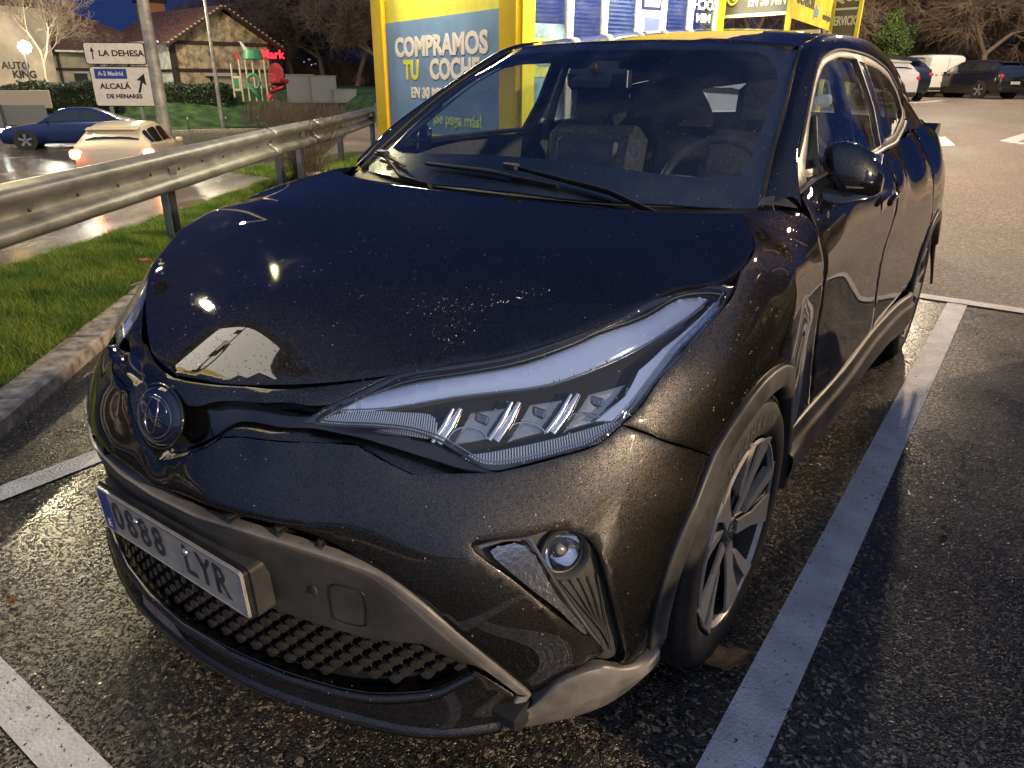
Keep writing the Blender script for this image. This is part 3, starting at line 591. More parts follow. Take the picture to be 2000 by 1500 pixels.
line_([(-3.45, 30.5), (-3.05, 30.2), (-2.4, 33.2), (-2.75, 33.4)], 'road_arrow'); line_([(-3.6, 31.2), (-3.3, 31.0), (-3.0, 30.2), (-3.4, 30.3)], 'road_arrow')
line_([(-4.6, 27.4), (-4.4, 27.3), (-2.9, 31.4), (-3.1, 31.5)])

# ------------------------------------------------------------------ grass blades on the verge (uncountable)
def blades(n, fpos, h=(.03, .075), w=.0035, mat=None, name='grass', lean=.5):
    u = rng.random(n); v = rng.random(n); P = np.array([fpos(a, b) for a, b in zip(u, v)])
    clump = .55 + .45 * np.sin(P[:, 0] * 9.1 + np.sin(P[:, 1] * 7) * 2) * np.sin(P[:, 1] * 8.3)
    hh = (h[0] + (h[1] - h[0]) * rng.random(n)) * (.6 + .6 * clump); a = rng.random(n) * 6.283; ln = rng.normal(0, lean, (n, 2)) * hh[:, None]
    dx = np.cos(a) * w; dy = np.sin(a) * w; V = np.empty((n, 3, 3))
    V[:, 0] = P + np.c_[dx, dy, np.zeros(n)]; V[:, 1] = P - np.c_[dx, dy, np.zeros(n)]; V[:, 2] = P + np.c_[ln, hh]
    me = bpy.data.meshes.new(name); me.vertices.add(3 * n); me.vertices.foreach_set('co', V.ravel()); me.loops.add(3 * n); me.loops.foreach_set('vertex_index', np.arange(3 * n, dtype=np.int32))
    me.polygons.add(n); me.polygons.foreach_set('loop_start', np.arange(0, 3 * n, 3, dtype=np.int32)); me.update(); me.validate(); me.materials.append(mat)
    o = bpy.data.objects.new(name, me); link(o); return o
M_GRASS = pbr('grass_blade', (.11, .22, .025), .6, nscale=3.5, namp=.2, col2=(.34, .42, .06), spec=.3)
tag(blades(110000, lambda a, b: strip(-1.2 + 7.5 * a, b), mat=M_GRASS), 'damp green grass on the verge under the guardrail', 'grass', kind='stuff')
tag(blades(16000, lambda a, b: tuple(np.array([-6.75, 4.6]) * (1 - b) + np.array([-8.6, 5.1]) * b + np.array([-.6, 3.0]) * a) + (.10 - .08 * b,), h=(.04, .09), mat=M_GRASS), 'tufts of grass round the guardrail end by the kiosk', 'grass', kind='stuff')

# ================================================================== guardrail
GR = empty('guardrail', 'galvanised crash barrier running along the grass verge on the left', 'guardrail', loc=(0, 0, 0))
M_GALV = pbr('galvanised_steel', (.16, .16, .155), .42, metal=.7, nscale=5, namp=.22, rvar=.3, bump=.25, bscale=30, bdist=.004, col2=(.30, .30, .29))
prof = [(-.155, .0), (-.148, .012), (-.118, .075), (-.095, .083), (-.070, .075), (-.030, .010), (0, .0), (.030, .010), (.070, .075), (.095, .083), (.118, .075), (.148, .012), (.155, 0)]
prof = [tuple(p) for p in crom(prof, 2)]
def beam(pts, z0, side, name='rail_beam', dz=0.0):
    pts = crom(pts, 5); V = []
    for i, p in enumerate(pts):
        t = pts[min(i + 1, len(pts) - 1)] - pts[max(i - 1, 0)]; t = t / np.linalg.norm(t); n = np.array([t[1], -t[0]]) * side
        for h, d in prof: V.append((p[0] + n[0] * (d + dz), p[1] + n[1] * (d + dz), z0 + h * 1.02))
    o = mesh_obj(name, V, grid_faces(len(pts), len(prof), flip=side > 0), M_GALV, GR, 50)
    md = o.modifiers.new('thick', 'SOLIDIFY'); md.thickness = .004; return o
RL = [(-1.35, -2.55), (-2.4, -1.0), (-3.12, -.02), (-4.34, 1.69), (-6.1, 4.14)]
beam(RL, .655, 1, dz=.06); beam([(-5.80, 3.72), (-6.1, 4.14), (-6.55, 4.80), (-6.85, 5.30)], .655, 1, dz=.064, name='rail_splice')
beam([(-6.72, 5.12), (-7.1, 5.75), (-7.66, 6.5), (-8.4, 7.5), (-9.4, 8.8)], .66, 1, dz=.06)
mb = MB(); mb.box((-6.83, 5.45, .78), (.34, .02, .09), Matrix.Rotation(R(-38), 3, 'Z')); mb.build('rail_end_plate', M_GALV, GR)
for i, (x, y) in enumerate([(-2.72, -0.55), (-4.34, 1.69), (-6.1, 4.14), (-6.5, 4.77), (-7.66, 6.5), (-9.1, 8.6), (-1.9, -1.75)]):
    a = math.atan2(GU[1], GU[0]); mb = MB(); rot = Matrix.Rotation(a, 3, 'Z')
    for c, s in (((0, .028, .29), (.12, .005, .74)), ((.058, 0, .29), (.005, .06, .74)), ((-.058, 0, .29), (.005, .06, .74))):
        cc = rot @ Vector(c); mb.box((x + cc[0], y + cc[1], c[2]), s, rot)
    mb.build('post', M_GALV, GR)
    c2 = rot @ Vector((0, -.055, 0)); MB().box((x + c2[0], y + c2[1], .655), (.10, .05, .20), rot, .006).build('spacer_block', M_GALV, GR)
for i in range(14):
    t = i / 13; p = np.array(RL[1]) * (1 - t) + np.array(RL[4]) * t; n = np.array([.82, .57]); p = p + n * .075
    MB().lathe([(.012, 0), (.012, .008), (.004, .012), (.001, .012)], 8, frame_M((p[0], p[1], .655 + (.0 if i % 2 else .012)), (-.57, .82, 0), (0, 0, 1))).build('bolt', pbr('bolt_dark', (.05, .05, .05), .5, metal=.6), GR)

# ================================================================== kiosk
WD = np.array([.92722459, -.37450575]); WP = np.array([.37450575, .92722459]); L0 = np.array([-7.48, 7.22]); C0 = L0 + WD * 4.03
M_YEL = pbr('yellow_panel', (.62, .42, .008), .38, nscale=1.2, namp=.06, coat=.2); M_YEL2 = pbr('yellow_banner', (.55, .50, .05), .6, nscale=2, namp=.08)
M_BLUE = pbr('blue_banner', (.13, .23, .38), .5, nscale=1.3, namp=.07, bump=.3, bscale=3, bdist=.02); M_PINKW = pbr('banner_white', (.62, .55, .50), .6)
M_WFR = pbr('white_frame', (.62, .62, .55), .45)
KS = empty('kiosk', 'yellow used-car sales kiosk with a blue poster on its end wall', 'kiosk', loc=(0, 0, 0))
def wbox(name, a0, a1, z0, z1, d0, d1, mat, parent=None, P0=None, dr=None, bev=0.0):
    """box on a wall: a along the wall, d outwards"""
    P0 = L0 if P0 is None else P0; dr = WD if dr is None else dr; nn = np.array([dr[1], -dr[0]])
    c = P0 + dr * (a0 + a1) / 2 + nn * (d0 + d1) / 2
    return MB().box((c[0], c[1], (z0 + z1) / 2), (a1 - a0, d1 - d0, z1 - z0), Matrix.Rotation(math.atan2(dr[1], dr[0]), 3, 'Z'), bev).build(name, mat, parent or KS)
wbox('end_wall', 0.03, 4.0, .02, 3.2, -.12, 0, M_YEL2)
wbox('frame_post', -.02, .40, .02, 3.2, 0, .045, M_YEL); wbox('frame_strip', .385, .43, .02, 3.2, .045, .075, pbr('amber_strip', (.75, .42, .004), .35)); wbox('frame_post', 3.68, 4.03, .02, 3.2, 0, .06, M_YEL)  # end side of the frame: its shade is put into the deeper yellow
BN = wbox('poster', .43, 3.675, .62, 2.06, .005, .018, M_BLUE)
wbox('poster_foot', .43, 3.675, .10, .615, .005, .018, M_YEL2)
def wtext(txt, a, z, size, mat, parent, P0, dr, d=.02, bold=0.0, sx=1.0, align='CENTER', mirrored=False, sp=1.0):
    nn = np.array([dr[1], -dr[0]]); o = P0 + dr * a + nn * d
    M = frame_M((o[0], o[1], z), (dr[0], dr[1], 0), (0, 0, 1))
    if mirrored: M = M @ Matrix.Diagonal((-1, 1, 1, 1))
    return text_mesh('lettering', txt, size, mat, parent, M, .003, bold, align, sx, sp)
wtext('COMPRAMOS', 2.05, 1.715, .335, M_PINKW, BN, L0, WD, bold=.014, sx=1.28); wtext('TU', 1.25, 1.42, .335, pbr('banner_yellow', (.62, .58, .03), .6), BN, L0, WD, bold=.014, sx=1.1)
wtext('COCHE', 2.5, 1.425, .335, M_PINKW, BN, L0, WD, bold=.014, sx=1.15); wtext('EN 30 MIN', 1.75, 1.13, .185, M_PINKW, BN, L0, WD, bold=.009, sx=1.25)
wtext('¡Se paga más!', 2.55, .72 + .10, .20, pbr('banner_lime', (.55, .60, .16), .6), BN, L0, WD, bold=.004, sx=1.25); wtext('91 582 71', 2.7, .46, .17, M_DKPLAST, BN, L0, WD, bold=.005, sx=1.2)
# long front
wbox('front_post', 0, .16, .02, 3.2, 0, .05, pbr('lit_yellow', (.75, .62, .02), .4), None, C0, WP); wbox('front_post', 3.0, 3.12, .02, 3.2, 0, .05, MATS['lit_yellow'], None, C0, WP)  # front side of the frame: lamplight put into a brighter yellow
wbox('plinth', .16, 3.0, .02, .30, -.05, .0, M_YEL, None, C0, WP); wbox('roof_slab', -.25, 3.4, 3.2, 3.5, -3.6, .45, M_YEL, None, C0, WP); wbox('fascia', -.25, 3.4, 2.75, 3.3, .45, .5, MATS['lit_yellow'], None, C0, WP)
wbox('rear_wall', .0, 3.1, .02, 3.2, -3.7, -3.6, M_YEL2, None, C0, WP); wbox('far_wall', 3.02, 3.12, .02, 3.2, -3.6, -.05, M_YEL2, None, C0, WP)
M_BLIND = pbr('blue_blind', (.035, .045, .20), .6); M_SLATL = pbr('pale_blind', (.10, .13, .30), .6); M_KGL = glass('kiosk_glass', (.8, .85, .9), speck=.3)
for (a0, a1, slatm, zb) in ((.16, .62, M_BLIND, 1.93), (.70, 1.14, M_BLIND, .5), (1.20, 1.66, M_SLATL, .5), (2.12, 2.52, M_BLIND, .5), (2.58, 2.98, M_BLIND, 1.2)):
    W = wbox('window', a0 - .03, a1 + .03, 3.02, 3.1, -.03, .03, M_WFR, None, C0, WP); wbox('window_sill', a0 - .03, a1 + .03, .30, .36, -.03, .03, M_WFR, W, C0, WP)
    wbox('window_jamb', a0 - .04, a0, .36, 3.02, -.03, .035, M_WFR, W, C0, WP); wbox('window_jamb', a1, a1 + .04, .36, 3.02, -.03, .035, M_WFR, W, C0, WP)
    wbox('pane', a0, a1, .36, 3.02, -.012, -.004, M_KGL, W, C0, WP)
    z = zb
    sl = wbox('blind_slat', a0 + .01, a1 - .01, z, z + .022, -.05, -.044, slatm, W, C0, WP)
    while z < 3.0:
        z += .045; s2 = sl.copy(); COL.objects.link(s2); s2.parent = W; s2.location.z = z - zb
wbox('curtain_backing', .16, 2.98, .36, 3.05, -.20, -.17, pbr('office_blue', (.03, .04, .12), .7, emis=(.12, .16, .5), estr=.35), None, C0, WP)
DR = wbox('door', 1.72, 2.08, .05, 2.1, -.02, .02, M_WFR, None, C0, WP); wbox('door_panel', 1.78, 2.02, 1.30, 2.02, .02, .026, pbr('door_blue', (.08, .10, .25), .4), DR, C0, WP); wbox('door_panel', 1.78, 2.02, 2.14, 2.7, .0, .012, pbr('door_grey', (.3, .28, .24), .5), DR, C0, WP)
MB().tube([tuple(C0 + WP * 1.75 + np.array([WP[1], -WP[0]]) * .05) + (z,) for z in (1.0, 1.3)], .012, 8).build('handle', M_SATIN, DR)
PO = wbox('window_poster', .17, .61, .45, 1.90, -.0, .004, pbr('poster_teal', (.16, .25, .30), .5, nscale=2.5, namp=.3), None, C0, WP)
wbox('poster_band', .17, .61, 1.35, 1.75, .004, .007, pbr('poster_lime', (.42, .46, .10), .5), PO, C0, WP); wbox('poster_band', .17, .61, .45, .78, .004, .007, pbr('poster_navy', (.03, .07, .2), .5), PO, C0, WP)
wtext('COMPR', .40, 1.50, .10, M_BLUE, PO, C0, WP, d=.009, bold=.004); wtext('plus', .42, .88, .16, M_WFR, PO, C0, WP, d=.009, bold=.004)
# person printed on the poster: head, hair, shoulders
for (cx, cz, rx_, rz_, m_) in ((.36, 1.16, .055, .075, pbr('print_hair', (.02, .03, .05), .6)), (.40, 1.14, .035, .05, pbr('print_skin', (.18, .16, .16), .6)), (.37, .98, .12, .07, MATS['print_hair'])):
    n_ = 20; nn = np.array([WP[1], -WP[0]]); mb = MB(); V = [];
    for k in range(n_):
        q = C0 + WP * (cx + rx_ * math.cos(6.283 * k / n_)) + nn * (.0075 + .001 * (m_ is MATS.get('print_skin'))); V.append((q[0], q[1], cz + rz_ * math.sin(6.283 * k / n_)))
    mb.add(V, [tuple(range(n_))]); mb.build('printed_figure', m_, PO)
wtext('ocasionplus', 1.18, .98, .16, M_WFR, KS, C0, WP, d=.012, bold=.004, sx=.95)
wtext('COCHE', 2.78, 2.20, .16, M_WFR, KS, C0, WP, d=.012, bold=.004, mirrored=True); wtext('MIN', 2.78, 2.05, .14, M_WFR, KS, C0, WP, d=.012, bold=.004, mirrored=True)
nnp = np.array([WP[1], -WP[0]])
def area(name, loc, rot, sx, sy, watt, col):
    d = bpy.data.lights.new(name, 'AREA'); d.shape = 'RECTANGLE'; d.size = sx; d.size_y = sy; d.energy = watt; d.color = col; o = bpy.data.objects.new(name, d); o.location = loc; o.rotation_euler = rot; link(o); return o
q = C0 + WP * 1.5 + nnp * .40; TB = MB().tube([tuple(C0 + WP * .1 + nnp * .40) + (2.92,), tuple(C0 + WP * 2.9 + nnp * .40) + (2.92,)], .03, 8).build('tube_lamp', glow('tube_glow', (1, .93, .72), 14), KS)
area('tube_light', (q[0], q[1], 2.88), (0, 0, math.atan2(WP[1], WP[0])), 2.8, .1, 230, (1, .92, .70))
q = L0 + WD * 2.0 + np.array([WD[1], -WD[0]]) * .5; MB().tube([tuple(L0 + WD * 1.0 + np.array([WD[1], -WD[0]]) * .5) + (3.3,), tuple(L0 + WD * 3.0 + np.array([WD[1], -WD[0]]) * .5) + (3.3,)], .03, 8).build('tube_lamp', MATS['tube_glow'], KS)
area('tube_light', (q[0], q[1], 3.26), (0, 0, math.atan2(WD[1], WD[0])), 2.2, .1, 95, (1, .88, .62))

# ================================================================== promotional tent
TN = empty('promotional_tent', 'yellow and grey pop-up tent with car-sale lettering beside the kiosk', 'tent')
T0 = np.array([-2.86, 9.0]); T1 = np.array([-1.75, 8.72]); T2 = np.array([-2.02, 11.99]); 
TV = T1 - T0; TVl = float(np.linalg.norm(TV)); TVd = TV / TVl; TW = T2 - T1; TWd = TW / np.linalg.norm(TW); TWl = float(np.linalg.norm(TW))
M_TGREY = pbr('tent_grey', (.10, .10, .085), .6); M_TWH = pbr('tent_white', (.62, .58, .48), .7, nscale=3, namp=.08)
VL = wbox('valance', 0, TVl, 2.13, 2.62, 0, .012, M_TGREY, TN, T0, TVd)
def tri(name, pts, P0, dr, d, mat, parent):
    nn = np.array([dr[1], -dr[0]]); V = [tuple(P0 + dr * a + nn * d) + (z,) for a, z in pts] + [tuple(P0 + dr * a + nn * (d - .006)) + (z,) for a, z in pts]; n = len(pts)
    return MB().add(V, [tuple(range(n)), tuple(range(n, 2 * n))[::-1]] + [(i, n + i, n + (i + 1) % n, (i + 1) % n) for i in range(n)]).build(name, mat, parent)
tri('yellow_corner', [(0, 2.15), (.10, 2.15), (TVl * .36, 2.62), (0, 2.62)], T0, TVd, .018, M_YEL2, VL); wbox('valance_hem', 0, TVl, 2.09, 2.13, 0, .014, M_TWH, VL, T0, TVd)
wtext('TU COCHE', TVl * .72, 2.46, .19, M_TWH, VL, T0, TVd, d=.02, bold=.006, sx=.62); wtext('EN 30 MIN', TVl * .72, 2.27, .19, M_TWH, VL, T0, TVd, d=.02, bold=.006, sx=.62)
nT = np.array([TVd[1], -TVd[0]]); cc = T0 + TVd * TVl * .28 + nT * .03
MB().tube([tuple(cc + TVd * .085 * math.cos(6.283 * k / 24)) + (2.36 + .115 * math.sin(6.283 * k / 24),) for k in range(25)], .014, 6, caps=False).build('clock_emblem', M_YEL2, VL)
tri('clock_emblem', [(TVl * .28 + .055 * math.sin(R(a)), 2.36 + .08 * math.cos(R(a))) for a in range(0, 181, 20)], T0, TVd, .024, M_YEL2, VL)
V2 = wbox('side_valance', 0, TWl, 2.06, 2.60, 0, .012, M_YEL2, TN, T1, TWd); wtext('OCASION', TWl * .27, 2.32, .22, M_TGREY, V2, T1, TWd, d=.02, bold=.008, sx=1.2); wtext('plus', TWl * .52, 2.24, .2, pbr('pale_blue_ink', (.2, .35, .5), .6), V2, T1, TWd, d=.02, bold=.006, sx=1.0); wtext('ocasionplus', TWl * .80, 2.22, .12, M_TGREY, V2, T1, TWd, d=.02, bold=.003, sx=1.2)
T3 = T2 + np.array([.42, -.10]); e = T3 - T2; el = float(np.linalg.norm(e)); ed = e / el
V3 = wbox('end_valance', 0, el, 1.95, 2.75, 0, .012, M_TGREY, TN, T2, ed); wtext('QUE', el * .5, 2.55, .22, M_TWH, V3, T2, ed, d=.02, bold=.006, sx=.9); wtext('SERVICIO', el * .5, 2.20, .18, M_TWH, V3, T2, ed, d=.02, bold=.006, sx=.6); wbox('valance_stripe', 0.02, el - .02, 2.36, 2.39, .012, .016, M_TWH, V3, T2, ed)
for P_ in (T0 + TVd * .05, T1, T2, T3): MB().box((P_[0], P_[1], 1.35), (.06, .06, 2.6), None, .004).build('tent_leg', M_YEL2, TN)
ap = (T0 + T2) / 2 + np.array([-.9, 1.2]); V = [tuple(T0) + (2.62,), tuple(T1) + (2.62,), tuple(T2) + (2.62,), tuple(T3) + (2.75,), tuple(T0 + TW) + (2.62,), tuple(ap) + (3.5,)]
mesh_obj('canopy', V, [(0, 1, 5), (1, 2, 5), (2, 3, 5), (3, 4, 5), (4, 0, 5)], M_YEL2, TN)
MB().box(tuple(T0 + TV * .25 + TWd * 3.2) + (1.15,), (1.3, .04, 1.9), Matrix.Rotation(-.1, 3, 'Z')).build('back_cloth', M_TWH, TN)
area('tent_light', tuple(T0 + TV * .5 + TWd * .8) + (2.5,), (0, 0, 0), 1.2, .3, 60, (1, .9, .7)); MB().box(tuple(T0 + TV * .5 + TWd * .8) + (2.53,), (1.2, .1, .04)).build('tent_lamp', MATS['tube_glow'], TN)
# ================================================================== the black crossover
CAR = empty('parked_car', 'black metallic crossover with rain drops on its hood, parked nearest', 'car')
ZW = 1.482                                   # chart s of the front wheel centre
def arc(r, a0, a1, n, c=(ZW, .335)): return [(c[0] + r * math.cos(R(a0 + (a1 - a0) * i / n)), c[1] + r * math.sin(R(a0 + (a1 - a0) * i / n))) for i in range(n + 1)]
mir = lambda pts: [(-a, b) for a, b in pts]
def sym(top, bottom):
    """closed symmetric outline from two centre-to-right chains"""
    return top + bottom[::-1] + mir(bottom[1:] if bottom[0][0] == 0 else bottom) + mir(top[::-1])[:-1 if top[0][0] == 0 else None]
hl_top = smooth_path(CV['hl_top'], 5); hl_bot = smooth_path(CV['hl_bot'][:9], 4) + smooth_path(CV['hl_bot'][9:], 4)
# hood
front = smooth_path([(0, -.826)] + [(-.0 + x, y) for x, y, z in HOOD_POINTS[1:10]] + [(x, y) for x, y, z in HOOD_POINTS[10:14]], 5)
side = smooth_path([(.80, -.11), (.812, -.03), (.804, .052), (.785, .11), (.755, .165), (.71, .242)], 4)
rear = smooth_path([(.71, .242), (.55, .175), (.4, .145), (.2, .13), (0, .125)], 4)
hood_ol = front + side[1:] + rear[1:]
hood_ol = hood_ol + [(-x, y) for x, y in hood_ol[1:-1]][::-1]
panel('hood', HOOD, hood_ol, M_PAINT, CAR, step=.022, skirt=.016)
# nose panel between hood and grille
nt = [(0, .805)] + [(s, z - .001) for s, z in [(toS(x, y)[0], z) for x, y, z in HOOD_POINTS[1:5]]] + [(.5078, .8474)]
nb = [(0, .768), (.10, .773), (.1315, .7845), (.2185, .794), (.306, .803), (.3818, .8045), (.44, .826)]
panel('nose_panel', WRAP, sym(smooth_path(nt, 4), smooth_path(nb, 4)), M_PAINT, CAR, step=.014, gap=.001, round_=.0015, skirt=.03)
# recessed gloss black grille behind the badge
gb = [(0, .63), (.14, .68), (.25, .715), (.42, .735), (.60, .735), (.74, .70)]
gt = [(0, .80), (.2, .80), (.38, .805), (.5, .80), (.64, .76), (.74, .72)]
panel('upper_grille', WRAP, sym(gt, gb), M_GLOSSBLK, CAR, off=-.028, step=.02)
# dark filler sheet, added so that the panel gaps read as deep shade
panel('gap_filler', WRAP, [(-1.25, .22), (1.25, .22), (1.30, .60), (1.48, .74), (1.9, .70), (1.96, .90), (1.72, .99), (1.36, .93), (1.0, .885), (.5, .82), (.3, .785), (-.3, .785), (-.5, .82), (-1.0, .885), (-1.36, .93), (-1.25, .6)], M_VOID, CAR, off=-.045, step=.04)
# front bumper
top_e = [(0, .652), (.05, .668), (.11, .695), (.142, .713), (.168, .730), (.205, .7365), (.28, .745), (.342, .748), (.41, .7525), (.463, .755), (.525, .7345), (.575, .716)] + smooth_path(CV['hl_bot'][10:4:-1][:1] + [(.7935, .7225), (.8676, .7343), (.9449, .7473), (1.0037, .7729)], 4)
seam_bf = smooth_path([(1.0037, .7729), (1.05, .752), (1.0888, .7306), (1.15, .70), (1.2145, .664)], 4)
arch_f = arc(.422, 129, 188, 12)
low = [(1.0522, .2735), (1.02, .262), (.9976, .2663), (.9683, .302), (.9432, .326), (.90, .312), (.824, .277), (.7978, .2706)]
bot = [(0, .605)] + [(a, b - .001) for a, b in CV['bump_bot'][1:-1]] + [(.7949, .2769)]
half = top_e + seam_bf[1:] + arch_f[1:] + low[1:]
bump = half + [p for p in smooth_path(bot, 3)][::-1]
bump_full = half + smooth_path(bot, 3)[::-1][:-1] + mir(smooth_path(bot, 3)) + mir(half[::-1])[:-1]
fog = [tuple(p) for p in crom(CV['fog'], 4, closed=True)]
panel('front_bumper', WRAP, bump_full, M_PAINT, CAR, holes=[fog, mir(fog)], step=.017, skirt=.02)
# chamfer that turns into the grille opening
def W3(pts, off=0.0): return WRAP.pos(np.array(pts), off)
ce = [(0, .652), (.05, .668), (.11, .695), (.142, .713), (.168, .730), (.205, .7365), (.28, .745), (.342, .748), (.41, .7525), (.463, .755), (.525, .7345), (.60, .708), (.68, .694), (.735, .699)]
ci = [(0, .668), (.055, .688), (.115, .716), (.145, .738), (.172, .757), (.205, .765), (.28, .770), (.342, .772), (.41, .771), (.463, .769), (.53, .760), (.60, .742), (.68, .72), (.735, .712)]
cef = mir(ce[1:])[::-1] + ce; cif = mir(ci[1:])[::-1] + ci
loft('bumper_chamfer', [W3(cef, -.0025), W3([((a[0] + b[0]) / 2, (a[1] + b[1]) / 2) for a, b in zip(cef, cif)], -.013), W3(cif, -.031)], M_PAINT, CAR, n=4)
# fenders
fs = [(toS(x, y)[0], z) for x, y, z in ((.80, -.11, .962), (.812, -.03, .975), (.804, .052, .998), (.785, .11, 1.012), (.755, .165, 1.028), (.71, .242, 1.048))]
hl_out = [(1.4124, .9515), (1.3825, .9362), (1.283, .9064), (1.1909, .8753), (1.1144, .8406), (1.0543, .7992), (1.0037, .7729)]
fen = [(1.0037, .7729)] + smooth_path([p for p in hl_out[::-1]][1:], 4) + smooth_path(fs[1:], 4) + smooth_path([(1.722, 1.0485), (1.8254, 1.0442), (1.90, 1.036), (1.9323, 1.028), (1.9694, 1.0033)], 4)[1:] + \
      smooth_path([(1.9694, 1.0033), (1.984, .9489), (2.012, .8749), (2.06, .7387), (2.09, .5887), (2.10, .45)], 4)[1:] + [(2.09, .33), (1.90, .27)] + arc(.422, -6, 129, 24)[1:] + seam_bf[::-1][1:-1]
panel('fender', WRAP, fen, M_PAINT, CAR, step=.02, skirt=.018, mirror=True)
# arch cladding
def cladding(c0, name='arch_cladding', a0=-8):
    for sg in (1, -1):
        rows = []
        for r, o in ((.4215, -.003), (.4195, .006), (.405, .009), (.380, .009), (.369, .004), (.364, -.05)):
            rows.append(W3(arc(r, a0, 188, 26, (c0, .335)), o) * np.array([sg, 1, 1]))
        loft(name, rows, M_CLAD, CAR, n=2, flip=sg < 0, smooth=35)
cladding(ZW); cladding(ZW + 2.64, a0=32)
# dark wheel houses
for yc in (0, 2.64):
    for sg in (1, -1):
        mb = MB(); n = 20; V = []
        for k in range(n + 1):
            a = R((-15 if yc < 1 else 25) + (210 if yc < 1 else 165) * k / n); V += [(sg * (.85 if yc < 1 else .77), yc + .385 * math.cos(a), .335 + .385 * math.sin(a)), (sg * .48, yc + .385 * math.cos(a), .335 + .385 * math.sin(a))]
        F = [(2 * k, 2 * k + 1, 2 * k + 3, 2 * k + 2) for k in range(n)]; mb.add(V, F)
        mb.add([(sg * .48, yc - .4, .1), (sg * .48, yc + .4, .1), (sg * .48, yc + .4, .75), (sg * .48, yc - .4, .75)], [(0, 1, 2, 3)])
        mb.build('wheel_housing', M_VOID, CAR)
# doors
belt = [(1.97, 1.06), (2.05, 1.088), (2.2, 1.094), (2.45, 1.098), (2.75, 1.102), (2.92, 1.104)]
fd = smooth_path([(1.972, 1.006), (1.9875, .9489), (2.0155, .8749), (2.0635, .7387), (2.0935, .5887), (2.1035, .45)], 4) + [(2.12, .425), (2.6, .432), (2.97, .44), (2.985, .7), (2.96, .95), (2.92, 1.100)] + belt[::-1][1:]
panel('front_door', WRAP, fd, M_PAINT, CAR, step=.035, mirror=True)
rd = [(2.975, .44), (3.3, .447), (3.62, .46)] + arc(.422, 158, 118, 8, (ZW + 2.64, .335)) + [(3.86, .85), (3.83, 1.0), (3.80, 1.16), (3.5, 1.13), (3.2, 1.112), (2.925, 1.104), (2.965, .95), (2.99, .7)]
panel('rear_door', WRAP, rd, M_PAINT, CAR, step=.04, mirror=True)
rq = [(3.865, .85)] + arc(.422, 116, -6, 16, (ZW + 2.64, .335)) + [(4.70, .45), (4.72, .75), (4.66, .98), (4.45, 1.08), (4.1, 1.14), (3.84, 1.16), (3.84, 1.0)]
panel('rear_quarter', WRAP, rq, M_PAINT, CAR, step=.05, mirror=True)
# sill with bright ridge
for sg in (1, -1):
    rows = []
    for z, o in ((.445, -.006), (.438, .006), (.405, .010), (.388, .020), (.376, .020), (.30, .008), (.245, -.03)):
        rows.append(W3([(1.86, z), (2.1, z), (2.5, z), (3.0, z), (3.45, z), (3.68, z), (3.72, z)], [o - .01 * (z > .38), o, o, o, o + .008, o + .012, o - .02]) * np.array([sg, 1, 1]))
    loft('sill', rows, M_CLAD, CAR, n=5, flip=sg < 0, smooth=22)
# hood side: fender-to-pillar cover and cowl
WS_EDGE = [(.711, .365, 1.037), (.674, .523, 1.149), (.64, .702, 1.26), (.605, .85, 1.338), (.58, .958, 1.386), (.56, 1.06, 1.43)]
WSP = WS_EDGE + [(0, .915, 1.452), (.3, .94, 1.448), (.47, .99, 1.44), (0, .17, 1.03), (.3, .19, 1.03), (.55, .27, 1.035), (0, .42, 1.18), (0, .66, 1.325), (.35, .45, 1.18), (.33, .7, 1.325)]
_A = []; _V = []
for x, y, z in WSP:
    _A.append((x, y)); _V.append(z)
    if x > 0: _A.append((-x, y)); _V.append(z)
ws_z = RBF(_A, _V, lam=1e-3); WS = Chart(lambda x, y: np.stack([x, y, ws_z(x, y)], -1))
wse = smooth_path([(x, y) for x, y, z in WS_EDGE], 4); wst = smooth_path([(.56, 1.06), (.545, 1.03), (.47, .99), (.3, .943), (0, .915)], 4); wsb = smooth_path([(0, .19), (.3, .205), (.55, .28), (.711, .365)], 4)
wsol = wsb + wse[1:] + wst[1:]; wsol = wsol + [(-x, y) for x, y in wsol[1:-1]][::-1]
wsg = panel('windscreen', WS, wsol, M_WSCR, CAR, step=.05, skirt=.004, round_=0)
fr_in = [tuple(p) for p in inset(np.array(wsol)[::1], .055)]
fr_in = [(x * .985, min(max(y, .30), .93)) for x, y in wsol]
fr_in = smooth_path([(0, .33), (.3, .335), (.5, .37), (.63, .44)], 4) + smooth_path([(.632, .50), (.60, .70), (.555, .88), (.50, .945)], 4) + smooth_path([(.46, .945), (.3, .895), (0, .868)], 4)
fr_in = fr_in + [(-x, y) for x, y in fr_in[1:-1]][::-1]
panel('windscreen_frit', WS, wsol, pbr('black_frit', (.006, .006, .007), .25, coat=.6), CAR, off=-.005, holes=[fr_in], step=.05, skirt=.004, round_=0, gap=.004)
# rubber strip along both screen edges
for sg in (1, -1):
    MB().tube([(sg * (x + .004), y, z + .003) for x, y, z in crom(WS_EDGE, 4)], .006, 8).build('screen_seal', M_DKPLAST, CAR, 40)
# cowl and its end covers
loft('cowl', [[(-.70, .255, 1.02), (-.4, .15, 1.0), (0, .13, .995), (.4, .15, 1.0), (.70, .255, 1.02)], [(-.71, .31, 1.015), (-.4, .19, .998), (0, .165, .99), (.4, .19, .998), (.71, .31, 1.015)], [(-.715, .375, 1.04), (-.4, .25, 1.03), (0, .21, 1.03), (.4, .25, 1.03), (.715, .375, 1.04)]], M_DKPLAST, CAR)
for sg in (1, -1):
    loft('cowl_end_cover', [np.array([(.713, .345, 1.050), (.752, .385, 1.049), (.79, .425, 1.040)]) * (sg, 1, 1), np.array([(.712, .375, 1.066), (.742, .41, 1.070), (.768, .445, 1.068)]) * (sg, 1, 1)], M_PLAST, CAR, flip=sg < 0)
